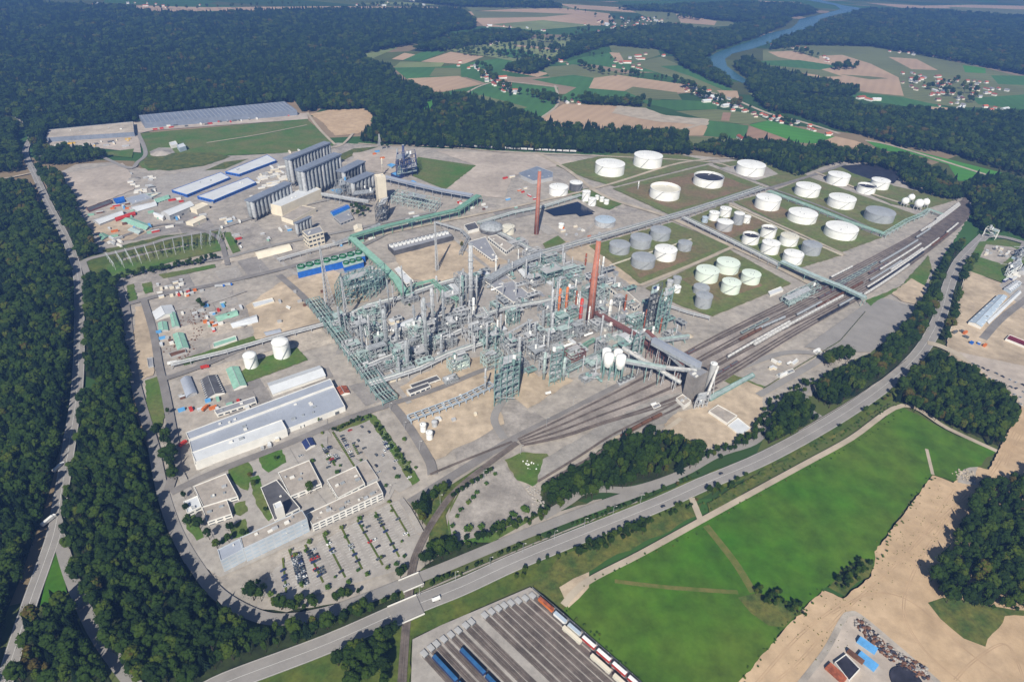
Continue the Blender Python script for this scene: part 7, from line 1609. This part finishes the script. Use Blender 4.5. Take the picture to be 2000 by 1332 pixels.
# clear lanes where roads and tracks run through the woods
LANES = [(highway, 11), (service, 8), (left_road, 8), (approach, 6)]
def clear_of(xs, ys):
    ok = np.ones(len(xs), bool)
    for ln, wd in LANES:
        for a, b in zip(ln, ln[1:]):
            dx, dy = b.x-a.x, b.y-a.y; L2 = dx*dx+dy*dy+1e-9
            t = np.clip(((xs-a.x)*dx+(ys-a.y)*dy)/L2, 0, 1)
            ok &= (xs-a.x-t*dx)**2+(ys-a.y-t*dy)**2 > wd*wd
    return ok
CONIF = {'forest beyond the plant': .4, 'valley forest on the right': .2, 'river woods': .12, 'woods behind the tank farm': .25, 'wood left of the long road': .15}
for nm, ps in WOODS.items():
    for pp in ps:
        W = [P(x, y, 5) for x, y in pp]; poly = [(v.x, v.y) for v in W]
        x0, x1 = min(v.x for v in W), max(v.x for v in W); y0, y1 = min(v.y for v in W), max(v.y for v in W)
        for d0, d1, st in LEV:
            if y0 > d1 or hypot(max(abs(x0), abs(x1)), y1) < d0: continue
            yy0, yy1 = max(y0, 0), min(y1, d1)
            if yy1 <= yy0: continue
            gx, gy = np.meshgrid(np.arange(x0, x1, st), np.arange(yy0, yy1, st*.92))
            gx = gx+(np.arange(gx.shape[0]) % 2)[:, None]*st*.5
            xs = gx.ravel()+rs.uniform(-.33, .33, gx.size)*st; ys = gy.ravel()+rs.uniform(-.33, .33, gx.size)*st
            d = np.hypot(xs, ys); k = (d >= d0) & (d < d1) & inpoly(xs, ys, poly); xs, ys = xs[k], ys[k]
            if not len(xs): continue
            # keep what the camera (with a margin) can see
            w_ = ys*FW.y+(0-H)*FW.z; px = 1000+FPX*(xs*RT.x+ys*RT.y-H*RT.z)/w_; py = 666-FPX*(xs*UP.x+ys*UP.y-H*UP.z)/w_
            k = (px > -170) & (px < 2170) & (py < 1440) & (py > -25) & (w_ > 0); xs, ys = xs[k], ys[k]
            if d0 < 1500 and len(xs):
                k = clear_of(xs, ys); xs, ys = xs[k], ys[k]
            for x, y in zip(xs, ys):
                s = st/8.3*rnd.choice((.6, .8, .95, 1.1, 1.45))*rnd.uniform(.9, 1.1); sz = min(1.0+(s-1)*.35, 1.5)*rnd.uniform(.8, 1.15)
                con = rnd.random() < CONIF.get(nm, .06)
                if con: s *= 1.25; sz *= 1.1
                MASS.append((x, y, 0.6 if d0 < 900 else .7, s, sz, rnd.uniform(0, 6.28), rnd.choice(CON if con else BROAD), nm))
def lone(px, py, where, s=.6, kind=None, z=None):
    p = P(px, py, 1.0); LONE.append((p.x, p.y, gz(p)+.02, s*rnd.uniform(.85, 1.15), s*rnd.uniform(.85, 1.15), rnd.uniform(0, 6.28), rnd.choice(BROAD) if kind is None else kind, where))
def belt(pts, where, n, s, spread=2.0, kinds=BROAD, tgt=None):
    q = resample(smooth_line([P(x, y) for x, y in pts], 4), n)
    for p in q:
        x = p.x+rnd.uniform(-spread, spread); y = p.y+rnd.uniform(-spread, spread); k = s*rnd.uniform(.6, 1.3)
        (MASS if tgt is None else tgt).append((x, y, gz((x, y)), k, k*rnd.uniform(.8, 1.1), rnd.uniform(0, 6.28), rnd.choice(kinds), where))
# trees standing on their own
for x, y in [(515,1035-60)]: pass
for x, y, s in [(607,965,.75),(452,1040,.7),(478,1052,.6),(392,1035,.8),(372,1030,.7),(410,1055,.7),(425,1072,.6),(448,1060,.55),(440,1085,.5),(362,975,.5),(366,1000,.5),(540,900,.35),(497,950,.5),(490,935,.4),(520,1000,.35)]:
    lone(x, y, 'in the office gardens', s)
for x, y, s in [(577,1086,.55),(568,1078,.4),(604,1060,.6),(598,1078,.4),(637,1045,.6),(640,1062,.4),(668,1035,.55),(676,1052,.4),(703,1015,.55),(708,1030,.35),(735,1012,.45),(760,982,.5),(765,1000,.35),(590,1145,.6),(480,1158,.7),(500,1162,.65),(515,1150,.7),(505,1140,.6),(530,1165,.7),(640,1150,.6),(682,1140,.55),(718,1125,.6),(757,1112,.55),(790,1090,.5),(775,1105,.5),(700,1115,.35),(655,1130,.35),(745,1090,.35),(785,1060,.35)]:
    lone(x, y, 'in the lower office car park', s*1.9, rnd.choice(SHR))
for x, y, s in [(775,882,.7),(783,894,.75),(800,905,.4),(754,952,.5),(777,935,.6),(622,822,.5),(630,848,.4),(610,903,.5),(660,925,.5),(665,912,.35),(705,900,.35),(790,860,.5),(812,915,.4),(640,900,.4),(652,905,.4)]:
    lone(x, y, 'around the upper office car park', s*1.9, rnd.choice(SHR))
for x, y, s in [(967,930,.5),(950,948,.55),(932,965,.5),(925,975,.55),(915,985,.6),(900,1000,.6),(893,1012,.55),(912,1040,.8),(917,1036,.7),(940,1032,.7),(972,1025,.55),(1000,1010,.7),(1006,1012,.6),(1028,1002,.8),(1024,998,.7),(884,1030,.6),(888,1045,.5)]:
    lone(x, y, 'on the fan-shaped lorry park', s*1.9, rnd.choice(SHR))
for x, y, s in [(392,600,.7),(398,603,.6),(463,480,.5),(687,408,.6),(697,412,.8),(704,415,.9),(712,414,.8),(720,416,.6),(690,420,.6),(700,424,.7),(710,424,.6),(747,292,.9),(757,290,.7),(800,600,.3),(902,486,.6),(330,810,.4)]:
    lone(x, y, 'between the plant buildings', s)
for x, y in [(885,975),(893,968),(902,962),(912,956),(922,950),(932,945),(940,938),(950,930),(958,925)]: lone(x, y, 'along the branch line embankment', .4, rnd.choice(SHR)) if 0 else lone(x, y, 'along the branch line embankment', .42)
# hedges and strips
belt([(790,1170),(840,1149),(960,1098),(1060,1057),(1160,1014),(1250,978),(1300,960),(1380,925)], 'hedge beside the highway', 130, .34, 2.5, SHR+BROAD)
belt([(560,1290),(640,1235),(720,1200),(780,1178)], 'tree belt along the service road', 40, .6, 5)
belt([(700,1300),(660,1290),(720,1275),(760,1255),(770,1240),(740,1290),(690,1330),(770,1310)], 'copse by the underpass', 60, .75, 8)
belt([(1000,1124),(1100,1086),(1200,1048),(1290,1010),(1350,982)], 'scrub beside the highway', 60, .34, 6)
belt([(1130,1075),(1230,1030),(1320,990),(1350,985)], 'scrub beside the highway', 60, .3, 6)
belt([(1375,975),(1450,925),(1560,868),(1650,820),(1745,765)], 'scrub beside the highway', 120, .42, 6)
belt([(1375,995),(1450,948),(1560,893),(1660,838),(1740,790)], 'scrub beside the highway', 90, .5, 5, SHR)
belt([(830,1095),(900,1068),(970,1045),(1060,1008)], 'tree belt along the service road', 70, .42, 4)
belt([(540,1190),(620,1188),(700,1168),(790,1130),(820,1100)], 'tree belt along the service road', 70, .55, 5)
belt([(228,550),(300,534),(350,524),(430,507)], 'tree row below the switchyard', 60, .5, 5)
belt([(1500,860),(1540,845),(1590,825)], 'woods along the highway bend', 30, .5, 5)
belt([(1445,870),(1480,838),(1500,800),(1560,765),(1600,745)], 'woods along the highway bend', 50, .5, 5)
belt([(735,835),(760,870),(800,930)], 'around the upper office car park', 26, .3, 2)
belt([(655,845),(690,830),(722,818)], 'around the upper office car park', 18, .3, 2)
belt([(1380,900),(1440,872),(1490,850)], 'scrub beside the service road', 30, .4, 4)
belt([(1130,1075+10),(1180,1065),(1260,1030)], 'scrub beside the highway', 30, .5, 5)
belt([(1145,1150),(1250,1095),(1368,1035),(1500,960),(1660,875),(1755,810)], 'scrub at the field edge', 50, .35, 2.5, SHR)
belt([(1245,1330),(1180,1265),(1105,1200)], 'scrub at the field edge', 24, .4, 3, SHR)
belt([(1445,1330),(1530,1232),(1605,1158),(1705,1108),(1760,1012),(1818,934)], 'scrub at the field edge', 70, .4, 3, SHR)
belt([(1640,1150),(1660,1125),(1690,1100)], 'scrub at the field edge', 40, .35, 5)
belt([(1480,1170),(1510,1172),(1540,1190),(1560,1200)], 'scrub at the field edge', 40, .3, 6)
belt([(1900,1180),(1950,1186),(2020,1200)], 'wood in the lower right corner', 20, .5, 5)
belt([(300,500),(360,490),(420,475)], 'tree row below the switchyard', 14, .3, 5)
belt([(1510,232),(1560,250)], 'river woods', 10, 1.0, 10)
for pl in ([(850,96),(900,100),(960,108),(1020,118),(1070,122)], [(900,94),(960,92),(1010,100),(1060,104),(1090,96)], [(880,102),(940,110),(1000,106),(1050,116)], [(1030,80),(1070,84),(1100,80),(1120,76)], [(1055,190),(1060,195),(1090,203)], [(940,133),(950,150),(965,162),(1000,180),(1020,190)], [(1330,165),(1370,190),(1420,205),(1450,215)], [(1130,196),(1190,201),(1260,208)], [(1120,130),(1180,143),(1250,152),(1330,162)],
           [(1780,160),(1820,175),(1880,200),(1900,190),(1860,165),(1830,180)], [(1480,22),(1180,50),(1240,45),(1160,35),(1290,55)], [(1560,160),(1570,170),(1620,170)], [(1630,137),(1660,133)],[(1500,90),(1540,100),(1590,112)],[(1000,88),(1060,97),(1100,94)],[(925,78),(960,84),(1000,80),(1060,74)],[(1140,60),(1100,100),(1050,105),(1160,110),(1200,118)],[(1030,1),(860,10),(1090,20),(1140,25)],[(1370,40),(1330,36)],[(700,16),(750,12),(830,20)],[(150,10),(330,20),(500,14),(600,9)]):
    belt(pl, 'trees among the far fields', 34, 1.25, 24)
_x = np.array([q[0] for q in MASS]); _y = np.array([q[1] for q in MASS]); LANES = [(highway, 9.5), (service, 6.5), (approach, 5)]; _k = clear_of(_x, _y) | (_y > 1500); MASS = [q for q, k in zip(MASS, _k) if k]
MASS.sort(key=lambda q: hypot(q[0], q[1]))
def visible(q):
    u, v = proj((q[0], q[1], q[2]+8*q[4])); return 0 < u < 2000 and 0 < v < 1332
near = []; rest = []
for q in MASS:
    (near if len(near) < 300-len(LONE) and visible(q) and q[3] > .45 else rest).append(q)
LOOK = {'broadleaf': 'broadleaf tree', 'conifer': 'dark spruce', 'shrub': 'green shrub'}
batch = []
for x, y, z, sx, sz, rot, kd, where in LONE+near:
    cmesh, tmesh, whole, kn = KINDS[kd]
    lonely = (x, y, z, sx, sz, rot, kd, where) in LONE
    nm = {'broadleaf': 'broadleaf_tree', 'conifer': 'spruce_tree', 'shrub': 'shrub'}[kn]
    o = thing(nm, '', 'tree', (x, y, z), 'trees '+where if lonely else 'trees of the '+where, rot)
    o.scale = (sx, sx, sz)
    for me, pn in ((cmesh, 'crown'), (tmesh, 'trunk')):
        c = bpy.data.objects.new(pn, me); col.objects.link(c); c.parent = o
    big = 'small' if sx < .5 else 'mid-sized' if sx < .9 else 'large'
    batch.append((o, f'{big} {LOOK[kn]}', where if lonely else 'in the '+where))
bw = {}
for o, d, wv in batch: bw.setdefault(wv, []).append((o, d))
for wv, b in bw.items(): number(b, wv)
print('TREES', len(LONE), len(near), len(rest))
# the woods as a whole
pc = bpy.data.collections.new('tree_kinds')
for k, (_, _, me, nm) in enumerate(KINDS):
    o = bpy.data.objects.new(f'kind_{k}', me); pc.objects.link(o)
me = bpy.data.meshes.new('woodland'); me.from_pydata([q[:3] for q in rest], [], [])
for nm, ty, vals in (('sc', 'FLOAT_VECTOR', [c for q in rest for c in (q[3], q[3], q[4])]), ('rt', 'FLOAT', [q[5] for q in rest]), ('kd', 'INT', [q[6] for q in rest])):
    a = me.attributes.new(nm, ty, 'POINT'); a.data.foreach_set('vector' if ty == 'FLOAT_VECTOR' else 'value', vals)
wo = bpy.data.objects.new('woodland', me); col.objects.link(wo)
tag(wo, 'dark mixed woodland covering the country round the plant', 'woodland', kind='stuff')
ng = bpy.data.node_groups.new('woodland', 'GeometryNodeTree')
ng.interface.new_socket('Geometry', in_out='INPUT', socket_type='NodeSocketGeometry'); ng.interface.new_socket('Geometry', in_out='OUTPUT', socket_type='NodeSocketGeometry')
N = ng.nodes; L = ng.links; gi = N.new('NodeGroupInput'); go = N.new('NodeGroupOutput'); ip = N.new('GeometryNodeInstanceOnPoints')
ci = N.new('GeometryNodeCollectionInfo'); ci.inputs[0].default_value = pc; ci.inputs[1].default_value = True; ci.inputs[2].default_value = True
def att(nm, ty):
    k = N.new('GeometryNodeInputNamedAttribute'); k.data_type = ty; k.inputs[0].default_value = nm; return k.outputs[0]
cb = N.new('ShaderNodeCombineXYZ'); L.new(att('rt', 'FLOAT'), cb.inputs[2])
L.new(gi.outputs[0], ip.inputs['Points']); L.new(ci.outputs[0], ip.inputs['Instance']); ip.inputs['Pick Instance'].default_value = True
L.new(att('kd', 'INT'), ip.inputs['Instance Index']); L.new(cb.outputs[0], ip.inputs['Rotation']); L.new(att('sc', 'FLOAT_VECTOR'), ip.inputs['Scale'])
L.new(ip.outputs[0], go.inputs[0])
wo.modifiers.new('woodland', 'NODES').node_group = ng
# ------------------------------------------------------------------ haze
hm = MB().box((0, 11000, -1.2), 30400, 28400, 426+1.2)
hz = tag(hm.build('haze', 'pond'), None, None, kind='stuff')
vm = bpy.data.materials.new('haze_air'); vm.use_nodes = True; t = vm.node_tree
for q in list(t.nodes):
    if q.type == 'BSDF_PRINCIPLED': t.nodes.remove(q)
pv = t.nodes.new('ShaderNodeVolumePrincipled'); pv.inputs['Color'].default_value = (.165, .35, .85, 1)
pv.inputs['Density'].default_value = 1.4e-4; pv.inputs['Anisotropy'].default_value = 0.0
t.links.new(pv.outputs[0], [q for q in t.nodes if q.type == 'OUTPUT_MATERIAL'][0].inputs['Volume'])
hz.data.materials.clear(); hz.data.materials.append(vm)
